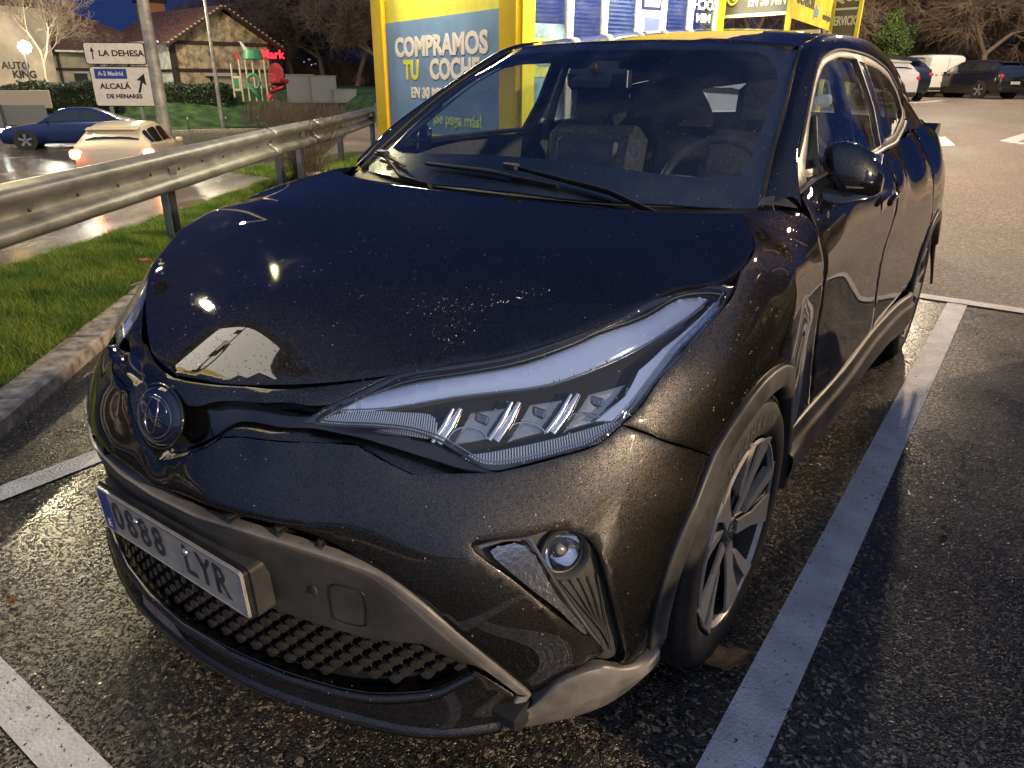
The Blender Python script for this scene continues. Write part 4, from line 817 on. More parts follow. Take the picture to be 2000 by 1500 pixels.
# roof
RP = [(0, .925, 1.455), (.3, .95, 1.451), (.47, 1.0, 1.445), (.56, 1.07, 1.436), (.556, 1.2, 1.466), (.55, 1.7, 1.492), (.55, 2.2, 1.477), (.55, 2.6, 1.43), (.56, 2.85, 1.38), (.57, 3.05, 1.33),
      (0, 1.3, 1.505), (0, 1.7, 1.527), (0, 2.2, 1.522), (0, 2.7, 1.475), (0, 3.1, 1.41), (.3, 1.3, 1.498), (.3, 1.7, 1.519), (.3, 2.2, 1.513), (.3, 2.7, 1.463)]
_A = []; _V = []
for x, y, z in RP:
    _A.append((x, y)); _V.append(z)
    if x > 0: _A.append((-x, y)); _V.append(z)
roof_z = RBF(_A, _V, lam=1e-3); ROOF = Chart(lambda x, y: np.stack([x, y, roof_z(x, y)], -1))
rh = [(0, .92), (.3, .948), (.47, .996), (.548, 1.04), (.553, 1.2), (.548, 1.7), (.548, 2.2), (.55, 2.6), (.56, 2.9), (.55, 3.2), (.3, 3.28), (0, 3.3)]
rh = smooth_path(rh, 4); panel('roof', ROOF, rh + [(-x, y) for x, y in rh[1:-1]][::-1], M_PAINT, CAR, step=.06, skirt=.012, gap=.002)
panel('headliner', ROOF, [(-.55, .96), (.55, 1.06), (.55, 3.05), (-.55, 3.05)], pbr('headliner_cloth', (.05, .05, .052), .9), CAR, off=-.045, step=.12)
# body side above the belt: pillar, cantrail, C pillar
E1 = [(.716, .362, 1.036), (.678, .523, 1.149), (.644, .702, 1.26), (.609, .85, 1.338), (.584, .958, 1.386), (.564, 1.06, 1.432), (.556, 1.2, 1.464), (.551, 1.7, 1.490), (.551, 2.2, 1.475), (.553, 2.6, 1.428), (.563, 2.88, 1.37)]
E3 = [(.80, .43, 1.033), (.737, .55, 1.152), (.692, .75, 1.254), (.664, .87, 1.32), (.650, .94, 1.356), (.630, 1.06, 1.40), (.622, 1.22, 1.428), (.632, 1.55, 1.430), (.640, 1.9, 1.40), (.650, 2.16, 1.355), (.662, 2.30, 1.305)]
E2 = [(.772, .415, 1.068), (.724, .54, 1.170), (.684, .73, 1.274), (.653, .865, 1.345), (.634, .95, 1.389), (.612, 1.06, 1.436), (.602, 1.21, 1.466), (.606, 1.63, 1.474), (.612, 2.05, 1.449), (.618, 2.40, 1.395), (.625, 2.60, 1.338)]
for sg in (1, -1):
    k = np.array([sg, 1, 1]); mid = lambda A, B, o: [tuple((np.array(a) + np.array(b)) / 2 + np.array(o)) for a, b in zip(A, B)]
    loft('roof_side', [np.array(E1) * k, np.array(mid(E1, E2, (.003, 0, .007))) * k, np.array(E2) * k, np.array(mid(E2, E3, (.006, 0, .003))) * k, np.array(E3) * k], M_PAINT, CAR, n=6, flip=sg > 0)
    Q0 = [(.662, 2.30, 1.305), (.690, 2.39, 1.235), (.712, 2.37, 1.185), (.725, 2.30, 1.165), (.752, 2.05, 1.135)]
    Q1 = [(.625, 2.60, 1.338), (.655, 2.62, 1.26), (.70, 2.62, 1.20), (.735, 2.56, 1.165), (.765, 2.35, 1.14)]
    Q2 = [(.563, 2.88, 1.37), (.60, 2.98, 1.27), (.655, 3.02, 1.19), (.71, 2.98, 1.135), (.765, 2.72, 1.12)]
    Q3 = [(.57, 3.15, 1.30), (.61, 3.25, 1.19), (.66, 3.32, 1.11), (.72, 3.25, 1.06), (.79, 3.0, 1.07)]
    loft('rear_pillar', [np.array(q) * k for q in (Q0, Q1, Q2, Q3)], M_PAINT, CAR, n=6, flip=sg > 0)
# side windows: graphic outline in (y, z)
DLO = [(.55, 1.152), (.75, 1.254), (.93, 1.352), (1.05, 1.396), (1.28, 1.429), (1.58, 1.426), (1.85, 1.403), (2.10, 1.368), (2.30, 1.303), (2.385, 1.21), (2.30, 1.168), (1.9, 1.122), (1.5, 1.108), (1.0, 1.103), (.62, 1.092), (.46, 1.07)]
GX = [.735, .69, .65, .63, .62, .635, .645, .65, .662, .695, .722, .765, .785, .788, .775, .772]
_g = RBF([(y, z) for y, z in DLO] + [(1.2, 1.26), (1.8, 1.26)], GX + [.725, .725], lam=1e-3)
SIDE = Chart(lambda y, z: np.stack([_g(y, z), y, z], -1))
dl = smooth_path(DLO[:9], 4) + smooth_path(DLO[9:11], 3) + smooth_path(DLO[11:], 4)
def side_fn(ol): return ol
G1 = [(.57, 1.118), (.64, 1.163), (.785, 1.250), (.945, 1.336), (1.08, 1.383), (1.28, 1.408), (1.50, 1.407), (1.515, 1.25), (1.47, 1.124), (1.0, 1.118)]
g1 = smooth_path(G1[1:6], 4) + G1[6:] + [(.57, 1.118)]
G2 = [(1.60, 1.392), (1.85, 1.372), (2.05, 1.342), (2.22, 1.29), (2.31, 1.22), (2.25, 1.196), (1.9, 1.15), (1.57, 1.138), (1.61, 1.25)]
M_TRIMB = pbr('satin_black_trim', (.035, .033, .029), .42)
panel('window_surround', SIDE, dl, M_TRIMB, CAR, off=.002, holes=[g1, G2], step=.05, skirt=.016, flip=False, mirror=True)
panel('front_side_window', SIDE, g1, M_SIDEG, CAR, off=-.008, step=.06, skirt=.004, gap=-.006, mirror=True)
panel('rear_side_window', SIDE, G2, M_PRIVG, CAR, off=-.008, step=.06, skirt=.004, gap=-.006, mirror=True)
panel('door_pillar', SIDE, [(1.512, 1.400), (1.585, 1.396), (1.60, 1.25), (1.56, 1.134), (1.478, 1.124), (1.525, 1.25)], M_GLOSSBLK, CAR, off=.004, step=.05, skirt=.004, gap=0, mirror=True)
# bright line round the window graphic and quarter-light bar
for sg in (1, -1):
    pts = SIDE.pos(np.array([tuple(p) for p in crom(DLO[:9], 4)]), .004) * (sg, 1, 1); MB().tube(pts, .0055, 6).build('window_trim', M_SATIN if 0 else pbr('weathered_trim', (.04, .037, .032), .38), CAR, 40)
    pts = SIDE.pos(np.array([tuple(p) for p in crom(DLO[10:], 4)]), .004) * (sg, 1, 1); MB().tube(pts, .007, 6).build('window_trim', MATS['weathered_trim'], CAR, 40)
    pts = SIDE.pos(np.array([(.80, 1.24), (.74, 1.19), (.685, 1.14), (.66, 1.10)]), .0) * (sg, 1, 1); MB().tube(pts, .009, 6).build('quarter_light_bar', M_DKPLAST, CAR, 40)
# mirrors
def wing_mirror(sg):
    rt = mesh_obj('wing_mirror', [], [], M_GLOSSBLK, CAR)
    rt_parent = rt
    mb = MB()
    # arm
    mb.tube([(sg * .755, .56, 1.065), (sg * .79, .62, 1.05), (sg * .83, .70, 1.038), (sg * .885, .745, 1.045)], [.034, .030, .024, .014], 10, flat=.45)
    mb.build('mirror_arm', M_GLOSSBLK, rt_parent, 50)
    # shell: rounded, deep front, flat glass at the back
    secs = [(.757, .076, .045, 1.088), (.766, .088, .066, 1.090), (.80, .092, .078, 1.092), (.84, .086, .080, 1.090), (.88, .070, .070, 1.083), (.905, .048, .05, 1.074), (.917, .022, .022, 1.066)]
    V = []; n = 16
    for x, h, dp, zc in secs:
        for k in range(n):
            a = 2 * math.pi * k / n; cy = math.cos(a); cz = math.sin(a)
            yy = (-dp if cy > 0 else dp * .45) * abs(cy) ** .8; V.append((sg * x, .775 + yy + (x - .775) * .10, zc + h * (1 if cz > 0 else .75) * abs(cz) ** .8 * (1 if cz > 0 else -1)))
    F = grid_faces(len(secs), n)
    F = []
    for i in range(len(secs) - 1):
        for k in range(n):
            q = (i * n + k, i * n + (k + 1) % n, (i + 1) * n + (k + 1) % n, (i + 1) * n + k); F.append(q if sg > 0 else q[::-1])
    F.append(tuple(range(n)) if sg < 0 else tuple(range(n))[::-1]); F.append(tuple((len(secs) - 1) * n + k for k in range(n)) if sg > 0 else tuple((len(secs) - 1) * n + k for k in range(n))[::-1])
    # split: upper cap painted, lower shell gloss black
    o = mesh_obj('mirror_shell', V, F, [M_GLOSSBLK, M_PAINT], rt_parent, 60)
    for pgon in o.data.polygons:
        if pgon.center.z > 1.10 and abs(pgon.center.x) > .815: pgon.material_index = 1
    MB().box((sg * .835, .815, 1.10), (.13, .004, .10), None, .01).build('mirror_glass', M_CHROME, rt_parent)
    MB().tube([(sg * .84, .705, 1.066), (sg * .875, .716, 1.066), (sg * .895, .738, 1.068)], .003, 6).build('mirror_repeater', pbr('repeater', (.12, .10, .08), .2), rt_parent, 40)
    # convert holder to an empty-like mesh: keep a small foot plate so that it is real geometry
    f = MB().box((sg * .768, .60, 1.085), (.02, .09, .035), None, .006); me = bpy.data.meshes.new('wing_mirror'); me.from_pydata(f.v, [], f.f); me.materials.append(M_GLOSSBLK); rt.data = me
for sg in (1, -1): wing_mirror(sg)
# door handles (recessed cup with bar)
for sg in (1, -1):
    b, n = base(np.array([2.80])); p0 = W3([(2.72, .955), (2.76, .962), (2.82, .966), (2.88, .968)], .022) * (sg, 1, 1)
    MB().tube(p0, [.008, .011, .011, .008], 8, flat=1.3).build('door_handle', M_PAINT, CAR, 50)
    panel('handle_cup', WRAP, [(2.70, .93), (2.90, .94), (2.90, .99), (2.70, .985)], M_GLOSSBLK, CAR, off=.002, step=.03, skirt=.003) if sg > 0 else None
# ------------------------------------------------------------------ headlights
M_GUIDE = pbr('light_guide', (.74, .76, .78), .07, metal=.9)
M_RIB = pbr('ribbed_reflector', (.62, .60, .56), .18, metal=.9, bump=.8, bscale=160, bdist=.002)
M_AMBER = pbr('indicator_lens', (.7, .45, .2), .2, metal=.5)
M_HOUS = pbr('lamp_housing', (.10, .10, .105), .16, metal=.8, coat=.5)
for sg in (1, -1):
    f = (lambda pts: pts) if sg > 0 else mir
    ring = CV['h_in']; hl = hl_top + hl_bot[1:-1]
    hin = [tuple(p) for p in crom(ring, 3, closed=True)]
    H0 = panel('headlight', WRAP, f(hl), M_GLOSSBLK, CAR, off=-.004, holes=[f(hin)], step=.014, skirt=.03, gap=.0012)
    panel('lamp_housing', WRAP, f([tuple(p) for p in inset(np.array(hin), -.004)]), M_HOUS, H0, off=-.055, step=.02)
    panel('headlight_lens', WRAP, f(hl), M_LENS, H0, off=0, step=.016, skirt=.0035, gap=.001)
    panel('daytime_light_strip', WRAP, f([tuple(p) for p in crom(CV['h_band'], 3, closed=True)]), M_GUIDE, H0, off=-.013, step=.008, skirt=.02, gap=0, edge=.007, round_=.005)
    panel('front_indicator', WRAP, f(CV['h_front']), M_HOUS, H0, off=-.022, step=.008, skirt=.02, gap=0)
    panel('lower_indicator', WRAP, f([tuple(p) for p in crom(CV['h_bottom'], 3, closed=True)]), M_HOUS, H0, off=-.018, step=.008, skirt=.02, gap=0)
    panel('outer_light_strip', WRAP, f(CV['h_outer']), M_GUIDE, H0, off=-.016, step=.01, skirt=.02, gap=0)
    for q in CV['h_mod']:
        panel('lamp_module', WRAP, f(q), pbr('module_glass', (.42, .40, .37), .22, metal=.9), H0, off=-.044, step=.008, skirt=.02, gap=.001)
    for q in CV['h_fins']:
        q = np.array(q); lo_ = (q[0] + q[1]) / 2; hi_ = (q[2] + q[3]) / 2; w_ = float(np.linalg.norm(q[1] - q[0])) / 2
        for fr, rad, o_ in ((.15, .0050, -.022), (.62, .0075, -.026)):
            e_ = (q[0] + (q[1] - q[0]) * fr, (q[0] + (q[1] - q[0]) * fr + q[3] + (q[2] - q[3]) * fr) / 2 + (.002, 0), q[3] + (q[2] - q[3]) * fr)
            MB().tube(W3(f([tuple(z) for z in e_]), o_), [rad, rad * 1.15, rad * .7], 10).build('lamp_fin', pbr('fin_chrome', (.85, .84, .82), .14, metal=1), H0, 50)
    # ribs of the two indicators: thin upright chrome blades; arcs of clear lens plates in front of the modules
    for key, ds_, o_ in (('h_front', .0052, -.016), ('h_bottom', .0058, -.013)):
        pg_ = np.array([tuple(p) for p in crom(CV[key], 3, closed=True)]); mb = MB()
        for s_ in np.arange(pg_[:, 0].min() + .004, pg_[:, 0].max() - .003, ds_):
            zs = []
            for a_, b_ in zip(pg_, np.roll(pg_, -1, 0)):
                if (a_[0] - s_) * (b_[0] - s_) < 0: zs.append(a_[1] + (b_[1] - a_[1]) * (s_ - a_[0]) / (b_[0] - a_[0]))
            if len(zs) >= 2 and max(zs) - min(zs) > .004:
                P_ = W3(f([(s_ - .001, min(zs) + .001), (s_ + .001, max(zs) - .001)]), o_); mb.tube(P_, .0017, 5)
        mb.build('reflector_ribs', pbr('rib_chrome', (.80, .78, .74), .22, metal=.95), H0)
    for q in CV['h_mod']:
        q = np.array(q); c_ = (q[0] + q[1]) / 2; w_ = float(np.linalg.norm(q[1] - q[0])) * .55
        pts = [(c_[0] + w_ * math.cos(R(a_)), c_[1] + .004 + .020 * math.sin(R(a_))) for a_ in range(0, 181, 20)]
        MB().tube(W3(f(pts), -.026), .0016, 6).build('lens_plate', M_CHROME, H0, 50)
        n_ = len(pts); MB().add(np.vstack([W3(f(pts), -.027)]), [tuple(range(n_))]).build('lens_plate', M_LENS, H0)
        m_ = q.mean(0); T = frame_M(W3(f([tuple(m_ + np.array([.006, .012]))]), -.040)[0], (1, 0, 0), (0, .5, .86))
        MB().box((0, 0, 0), (.030, .016, .006), T.to_3x3(), .002).build('projector', pbr('projector_glass', (.25, .25, .26), .05, coat=1, metal=.8), H0, 60, loc=tuple(T.translation))
    bl = CV['h_band']; MB().tube(W3(f(smooth_path(bl[9:], 3)), -.014), .0016, 6).build('strip_edge', M_CHROME, H0, 50)
    ins_ = [tuple(p) for p in inset(np.array(hin), .005)]; MB().tube(W3(f(ins_ + ins_[:1]), -.012), .0014, 5, caps=False).build('bezel_edge', M_SATIN, H0, 50)
# ------------------------------------------------------------------ badge
def ell(cx, cz, a, b, n=40, ph=0): return [(cx + a * math.cos(2 * math.pi * k / n), cz + b * math.sin(2 * math.pi * k / n)) for k in range(n)]
BM = frame_M((0, -.872, .738), (1, 0, 0), (0, .35, .94))
badge = MB(); V = []; F = []
for i, (r, h) in enumerate(((1, 0), (.97, .008), (.8, .014), (.5, .018), (.2, .0195), (.001, .02))):
    for k in range(40): V.append(tuple(BM @ Vector((.074 * r * math.cos(2 * math.pi * k / 40), .058 * r * math.sin(2 * math.pi * k / 40), h - .004))))
for i in range(5):
    for k in range(40): F.append((i * 40 + k, i * 40 + (k + 1) % 40, (i + 1) * 40 + (k + 1) % 40, (i + 1) * 40 + k))
B0 = mesh_obj('badge', V, F, pbr('badge_blue_glass', (.004, .007, .022), .03, coat=1), CAR, 60)
def ering(name, cx, cy, a, b, r, h, mat, parent):
    MB().tube([BM @ Vector((cx + a * math.cos(2 * math.pi * k / 48), cy + b * math.sin(2 * math.pi * k / 48), h - .012 * ((cx + a * math.cos(2 * math.pi * k / 48)) / .074) ** 2 - .012 * ((cy + b * math.sin(2 * math.pi * k / 48)) / .058) ** 2)) for k in range(49)], r, 6, caps=False).build(name, mat, parent, 60)
M_EMB = pbr('badge_chrome', (.28, .30, .34), .12, metal=1)
ering('badge_rim', 0, 0, .0765, .0605, .0035, .012, M_GLOSSBLK, B0)
ering('badge_oval', 0, 0, .056, .040, .0022, .016, M_EMB, B0); ering('badge_oval', 0, .002, .018, .037, .0020, .0165, M_EMB, B0); ering('badge_oval', 0, .018, .040, .016, .0020, .0165, M_EMB, B0)
# ------------------------------------------------------------------ grey lower trim, slit, sensor
tt = smooth_path(CV['trim_top'][:-1], 3); tb = [(0, .455), (.15, .4545)] + [(a, b) for a, b in CV['trim_bot']]
tm = [(0, .574), (.13, .575), (.2708, .5836), (.381, .5656), (.4464, .553), (.4979, .5392), (.5259, .5234), (.5757, .4843), (.6453, .4128), (.7154, .3329), (.768, .2760)]
trim_top_half = [p for p in tm]
panel('lower_trim', WRAP, sym(smooth_path(tm, 3), tb[:-1]), M_PLAST, CAR, off=-.002, step=.018, gap=.0005, skirt=.03)
tt_r = [(0, .587), (.13, .5872), (.2698, .5955), (.3806, .5825), (.4367, .570), (.493, .559), (.5249, .5495), (.56, .530), (.603, .4975), (.6859, .4075), (.7721, .2965), (.7928, .2715)]
tt_r = [(a, b) for a, b in tt_r]
tmid = [(0, .574), (.13, .575), (.2708, .5836), (.381, .5656), (.4464, .553), (.4979, .5392), (.5259, .5234), (.545, .510), (.5757, .4843), (.6453, .4128), (.7154, .3329), (.770, .2733)]
A_ = mir(tt_r[1:])[::-1] + tt_r; B_ = mir(tmid[1:])[::-1] + tmid
loft('trim_ridge', [W3(A_, -.022), W3(A_, .004), W3(B_, -.001)], M_RIDGE_LIT, CAR, n=4, smooth=25, lin=True)
for sg in (1, -1):
    k = np.array([sg, 1, 1])
    loft('trim_end', [W3([(.7928, .2715), (.765, .235), (.7422, .2013)], .004) * k, W3([(.770, .2733), (.750, .240), (.7354, .2073)], .004) * k, W3([(.768, .2733), (.748, .240), (.733, .2073)], -.02) * k], M_RIDGE_LIT, CAR, n=4, flip=sg < 0, lin=True)
    loft('trim_end', [W3([(.7935, .2715), (.766, .235), (.7432, .2013)], .004) * k, W3([(.7955, .2715), (.7675, .235), (.7448, .2013)], -.010) * k], M_PLAST, CAR, n=4, flip=sg > 0, lin=True)
    for s_, z_ in ((.222, .6005), (.330, .6005), (.410, .585)):
        mb = MB()
        for dz in (.006, -.006): 
            P_ = W3([(s_ - .006, z_ + dz + .005), (s_ + .006, z_ + dz + .005), (s_, z_ + dz - .005)], -.004); Q_ = W3([(s_ - .006, z_ + dz + .005), (s_ + .006, z_ + dz + .005), (s_, z_ + dz - .005)], -.03)
            mb.add(np.vstack([P_, Q_]) * k, [(0, 2, 1), (3, 4, 5), (0, 1, 4, 3), (1, 2, 5, 4), (2, 0, 3, 5)])
        mb.build('slit_fin', M_PLAST, CAR)
    sq = CV['sensor'] if sg > 0 else mir(CV['sensor'])
    rr_ = W3([tuple(p) for p in crom(sq, 3, closed=True)], -.0005); MB().tube(np.vstack([rr_, rr_[:1]]), .0013, 5, caps=False).build('sensor_cover', M_DKPLAST, CAR)
    c_ = W3([(.375 * 1, .475)] if sg > 0 else [(-.375, .475)], .001)[0]
    MB().lathe([(.011, -.002), (.011, .001), (.009, .002), (.001, .0025)], 16, frame_M(c_, (1, 0, 0), (0, 0, 1))).build('parking_sensor', M_PLAST, CAR, 50)
# ------------------------------------------------------------------ lower mesh grille
gback = [(0, .46), (.3, .455), (.5, .43), (.6, .42), (.72, .36), (.70, .34), (.54, .28), (.3, .27), (0, .27)]
panel('grille_backing', WRAP, gback[:-1] + [(0, .27)] + mir(gback[1:-1])[::-1], M_VOID, CAR, off=-.06, step=.04)
gout = smooth_path([(0, .456), (.3, .452), (.41, .436), (.50, .419), (.596, .416), (.654, .375), (.690, .352)], 3) + smooth_path([(.690, .350), (.615, .311), (.541, .294), (.47, .288), (.3, .275), (0, .27)], 3)[1:]
gfull = gout + mir(gout[1:-1])[::-1]; gfull = np.array(gfull)
mb = MB(); pitch = .044; rowh = .0185; cnt_ = 0
for j in range(-1, 13):
    z_ = .262 + rowh * j
    for i in range(-28, 29):
        s_ = (i + (.5 if j % 2 else 0)) * pitch
        if not inside([(s_, z_)], gfull)[0]: continue
        a = .0135; h_ = .0082; e = .005
        fr = W3([(s_ - a, z_), (s_ - a * .35, z_ + h_), (s_ + a * .35, z_ + h_), (s_ + a, z_), (s_ + a * .35, z_ - h_), (s_ - a * .35, z_ - h_)], -.016)
        bk = W3([(s_ - a - e, z_), (s_ - a * .5, z_ + h_ + .003), (s_ + a * .5, z_ + h_ + .003), (s_ + a + e, z_), (s_ + a * .5, z_ - h_ - .003), (s_ - a * .5, z_ - h_ - .003)], -.034)
        tip = W3([(s_, z_ + .001)], -.0148)
        mb.add(np.vstack([fr, bk, tip]), [(0, 1, 12), (1, 2, 12), (2, 3, 12), (3, 4, 12), (4, 5, 12), (5, 0, 12)] + [(k2, 6 + k2, 6 + (k2 + 1) % 6, (k2 + 1) % 6) for k2 in range(6)])
        for ds in (-1, 1):     # webs to the row above
            P_ = W3([(s_ + ds * a * .6, z_ + h_ * .4), (s_ + ds * (pitch / 2 - a * .5), z_ + rowh - h_ * .4)], -.026); mb.tube(P_, .0022, 4, caps=False)
mb.build('mesh_grille', pbr('grille_plastic', (.024, .023, .021), .3), CAR)
# ------------------------------------------------------------------ front lip
lt = [(0, .272), (.1517, .2713), (.2738, .2636), (.3832, .2577), (.4849, .2563), (.5333, .2620), (.5901, .2780), (.6889, .3440), (.7087, .3291), (.7645, .2750), (.735, .2105)]
lt = [(0, .265), (.15, .266), (.30, .266), (.42, .268), (.4849, .274), (.5406, .286), (.6147, .303), (.686, .346), (.7087, .3271), (.7645, .2740)]
lb = [(0, .205), (.2257, .2055), (.4604, .2034), (.6215, .2029), (.7334, .2063)]
panel('front_lip', WRAP, sym(lt, lb + []), M_PAINT, CAR, off=0, step=.02, skirt=.03)
rows = []
for k_, (dz, o) in enumerate(((0, -.018), (-.006, .006), (-.016, .009), (-.026, 0))):
    rows.append(W3([(s_, z_ + dz) for s_, z_ in ([(-a, b) for a, b in lt[1:8]][::-1] + lt[:8])], o))
loft('lip_shelf', rows, M_PAINT, CAR, n=4, lin=True)
rows = []
for dz, o in ((.02, -.001), (.004, .004), (-.006, .001), (-.010, -.02), (-.002, -.12)):
    rows.append(W3([(s_, .2035 + dz) for s_ in np.linspace(-.735, .735, 33)], o))
loft('lip_lower_edge', rows, M_PAINT, CAR, n=2, lin=True)
M_UNDER = pbr('underbody', (.012, .012, .012), .8)
MB().box((0, .9, .24), (1.45, 3.2, .04), None, .01).build('underbody', M_UNDER, CAR)
# corner deflectors (grey)
for sg in (1, -1):
    k = np.array([sg, 1, 1])
    tp = CV['sidelip_top']; bt = CV['sidelip_bot']
    r0 = W3(tp, -.012) * k; r1 = W3([(a, b - .002) for a, b in tp], .012) * k
    r2 = W3([(.750, .236), (.838, .248), (.935, .250), (1.005, .246), (1.052, .244), (1.077, .256)], .021) * k; r3 = W3([(.742, .228), (.832, .238), (.938, .240), (1.015, .238), (1.056, .240), (1.076, .252)], .020) * k
    r4 = W3([(.735, .203), (.8284, .2004), (.9384, .1999), (1.0159, .205), (1.05, .215), (1.065, .235)], .002) * k
    r5 = r4 + np.array([0, .10, .004])
    loft('corner_deflector', [r0, r1, r2, r3, r4, r5], pbr('deflector_lit', (.10, .095, .085), .38, nscale=14, namp=.15, rvar=.2), CAR, n=5, flip=sg < 0, smooth=28)  # grey lifted as on the trim ridge, caught lamplight put into the colour
# ------------------------------------------------------------------ fog lamp clusters
for sg in (1, -1):
    f = (lambda p: p) if sg > 0 else mir
    FG = panel('fog_lamp_bezel', WRAP, f([tuple(p) for p in inset(np.array(fog), -.004)]), M_PLAST, CAR, off=-.022, step=.012, gap=0, holes=[f([(CV['foglamp'][0][0] + .038 * math.cos(k_ * .3142), CV['foglamp'][0][1] + .038 * math.sin(k_ * .3142)) for k_ in range(20)])])
    panel('chrome_blade', WRAP, f([tuple(p) for p in crom(CV['drl'], 3, closed=True)]), pbr('chrome_blade', (.45, .45, .46), .14, metal=1, bump=.6, bscale=120, bdist=.002), FG, off=-.006, step=.008, skirt=.012, gap=0, round_=.004)
    MB().tube(W3(f([(.70, .603), (.74, .611), (.79, .609), (.838, .52), (.875, .455), (.915, .385), (.94, .345)]), -.006), .0035, 6).build('blade_edge', M_SATIN, FG, 50)
    sc, zc = CV['foglamp'][0]; pc = W3(f([(sc, zc)]), -.004)[0]; nn = WRAP.nrm(np.array(f([(sc, zc)])))[0]
    if sg < 0: nn = nn
    T = frame_M(pc, np.cross((0, 0, 1), nn), np.cross(nn, np.cross((0, 0, 1), nn)))
    MB().lathe([(.050, -.03), (.049, -.010), (.046, -.007), (.042, -.010), (.038, -.024)], 28, T).build('fog_lamp_ring', M_PLAST, FG, 50)
    MB().lathe([(.039, -.022), (.030, -.036), (.014, -.045), (.001, -.047)], 28, T).build('fog_lamp_reflector', M_CHROME, FG, 60)
    MB().lathe([(.039, -.018), (.032, -.013), (.020, -.010), (.001, -.009)], 28, T).build('fog_lamp_lens', M_LENS, FG, 60)
    MB().lathe([(.009, -.045), (.009, -.028), (.007, -.026), (.001, -.025)], 12, T).build('fog_lamp_bulb', pbr('bulb', (.5, .42, .3), .1, metal=.6), FG, 60)
    for i in range(5):
        t = i / 4; a0 = (.852 + .075 * t, .512 - .006 * t); a1 = (.950 + .022 * t, .362 - .05 * t)
        MB().tube(W3(f([a0, ((a0[0] + a1[0]) / 2, (a0[1] + a1[1]) / 2), a1]), -.016), .0016, 5).build('bezel_rib', M_PLAST, FG)
# ------------------------------------------------------------------ number plate
PT = .042; PM = frame_M((0, -.908, .4575), (1, 0, 0), (0, math.sin(PT) * -1, math.cos(PT)))
PM = Matrix.Translation((0, -.9105, .4575)) @ Matrix.Rotation(R(90) + PT, 4, 'X')
def rrect(w, h, r, n=5):
    o = []
    for cx, cy, a0 in ((w / 2 - r, h / 2 - r, 0), (-w / 2 + r, h / 2 - r, 90), (-w / 2 + r, -h / 2 + r, 180), (w / 2 - r, -h / 2 + r, 270)):
        for k in range(n + 1): a = R(a0 + 90 * k / n); o.append((cx + r * math.cos(a), cy + r * math.sin(a)))
    return o
M_PLATE = pbr('plate_white', (.30, .285, .25), .3, nscale=35, namp=.10, coat=.3)
NP = MB().prism(rrect(.52, .11, .010), -.0035, 0, axis=2, M=PM).build('number_plate', M_PLATE, CAR, 30)
MB().prism([(x - .236, y) for x, y in rrect(.042, .102, .004)], 0, .0008, axis=2, M=PM).build('euro_band', pbr('plate_blue', (.02, .05, .25), .4), NP)
rim = [(x, y) for x, y in rrect(.514, .104, .009)]; MB().tube([PM @ Vector((x, y, .0004)) for x, y in rim + rim[:1]], .0013, 5, caps=False).build('plate_rim', pbr('plate_rim', (.4, .39, .36), .4), NP)
M_PLT = pbr('plate_black', (.02, .02, .022), .4)
for i, ch in enumerate('0888 LYR'):
    if ch != ' ': text_mesh('plate_character', ch, .098, M_PLT, NP, PM @ Matrix.Translation((-.186 + i * .0525 + (.004 if i > 4 else 0), -.001, .001)), .0007, bold=.0008, sx=.84)
text_mesh('plate_character', 'E', .030, pbr('plate_text', (.6, .6, .6), .4), NP, PM @ Matrix.Translation((-.236, -.033, .001)), .0004)
for x_ in (-.105, .075):
    MB().lathe([(.008, 0), (.008, .003), (.005, .006), (.001, .007)], 14, PM @ Matrix.Translation((x_, .022, .0005))).build('plate_screw', M_SATIN, NP, 60)
mb = MB().prism(rrect(.54, .118, .014), -.05, -.012, axis=2, M=PM @ Matrix.Translation((0, .002, 0))); mb.build('plate_holder', M_PLAST, CAR, 30)
MB().prism(rrect(.522, .108, .010), -.014, -.003, axis=2, M=PM).build('plate_backing', M_DKPLAST, CAR, 30)
# ------------------------------------------------------------------ wipers
def wiper(pivot, elbow, mid, tip_a, tip_b):
    w = MB().tube([pivot, elbow, mid], [.013, .012, .008], 8, flat=.5).build('wiper', M_DKPLAST, CAR, 50)
    MB().tube([tip_a, ((tip_a[0] + tip_b[0]) / 2, (tip_a[1] + tip_b[1]) / 2, (tip_a[2] + tip_b[2]) / 2 + .008), tip_b], [.006, .008, .005], 8).build('wiper_blade', M_DKPLAST, w, 50)
    MB().box(mid, (.055, .022, .02), Matrix.Rotation(-.2, 3, 'Z'), .004).build('wiper_clip', M_PLAST, w)
wz = lambda x, y, o=.016: (x, y, float(ws_z(np.array([x]), np.array([y]))[0]) + o)
wiper(wz(.50, .215, .01), wz(.36, .225, .02), wz(.03, .245, .03), wz(-.31, .262), wz(.20, .222, .012))
wiper(wz(-.22, .175, .01), wz(-.36, .20, .02), wz(-.58, .345, .03), wz(-.67, .40), wz(-.40, .262, .014))
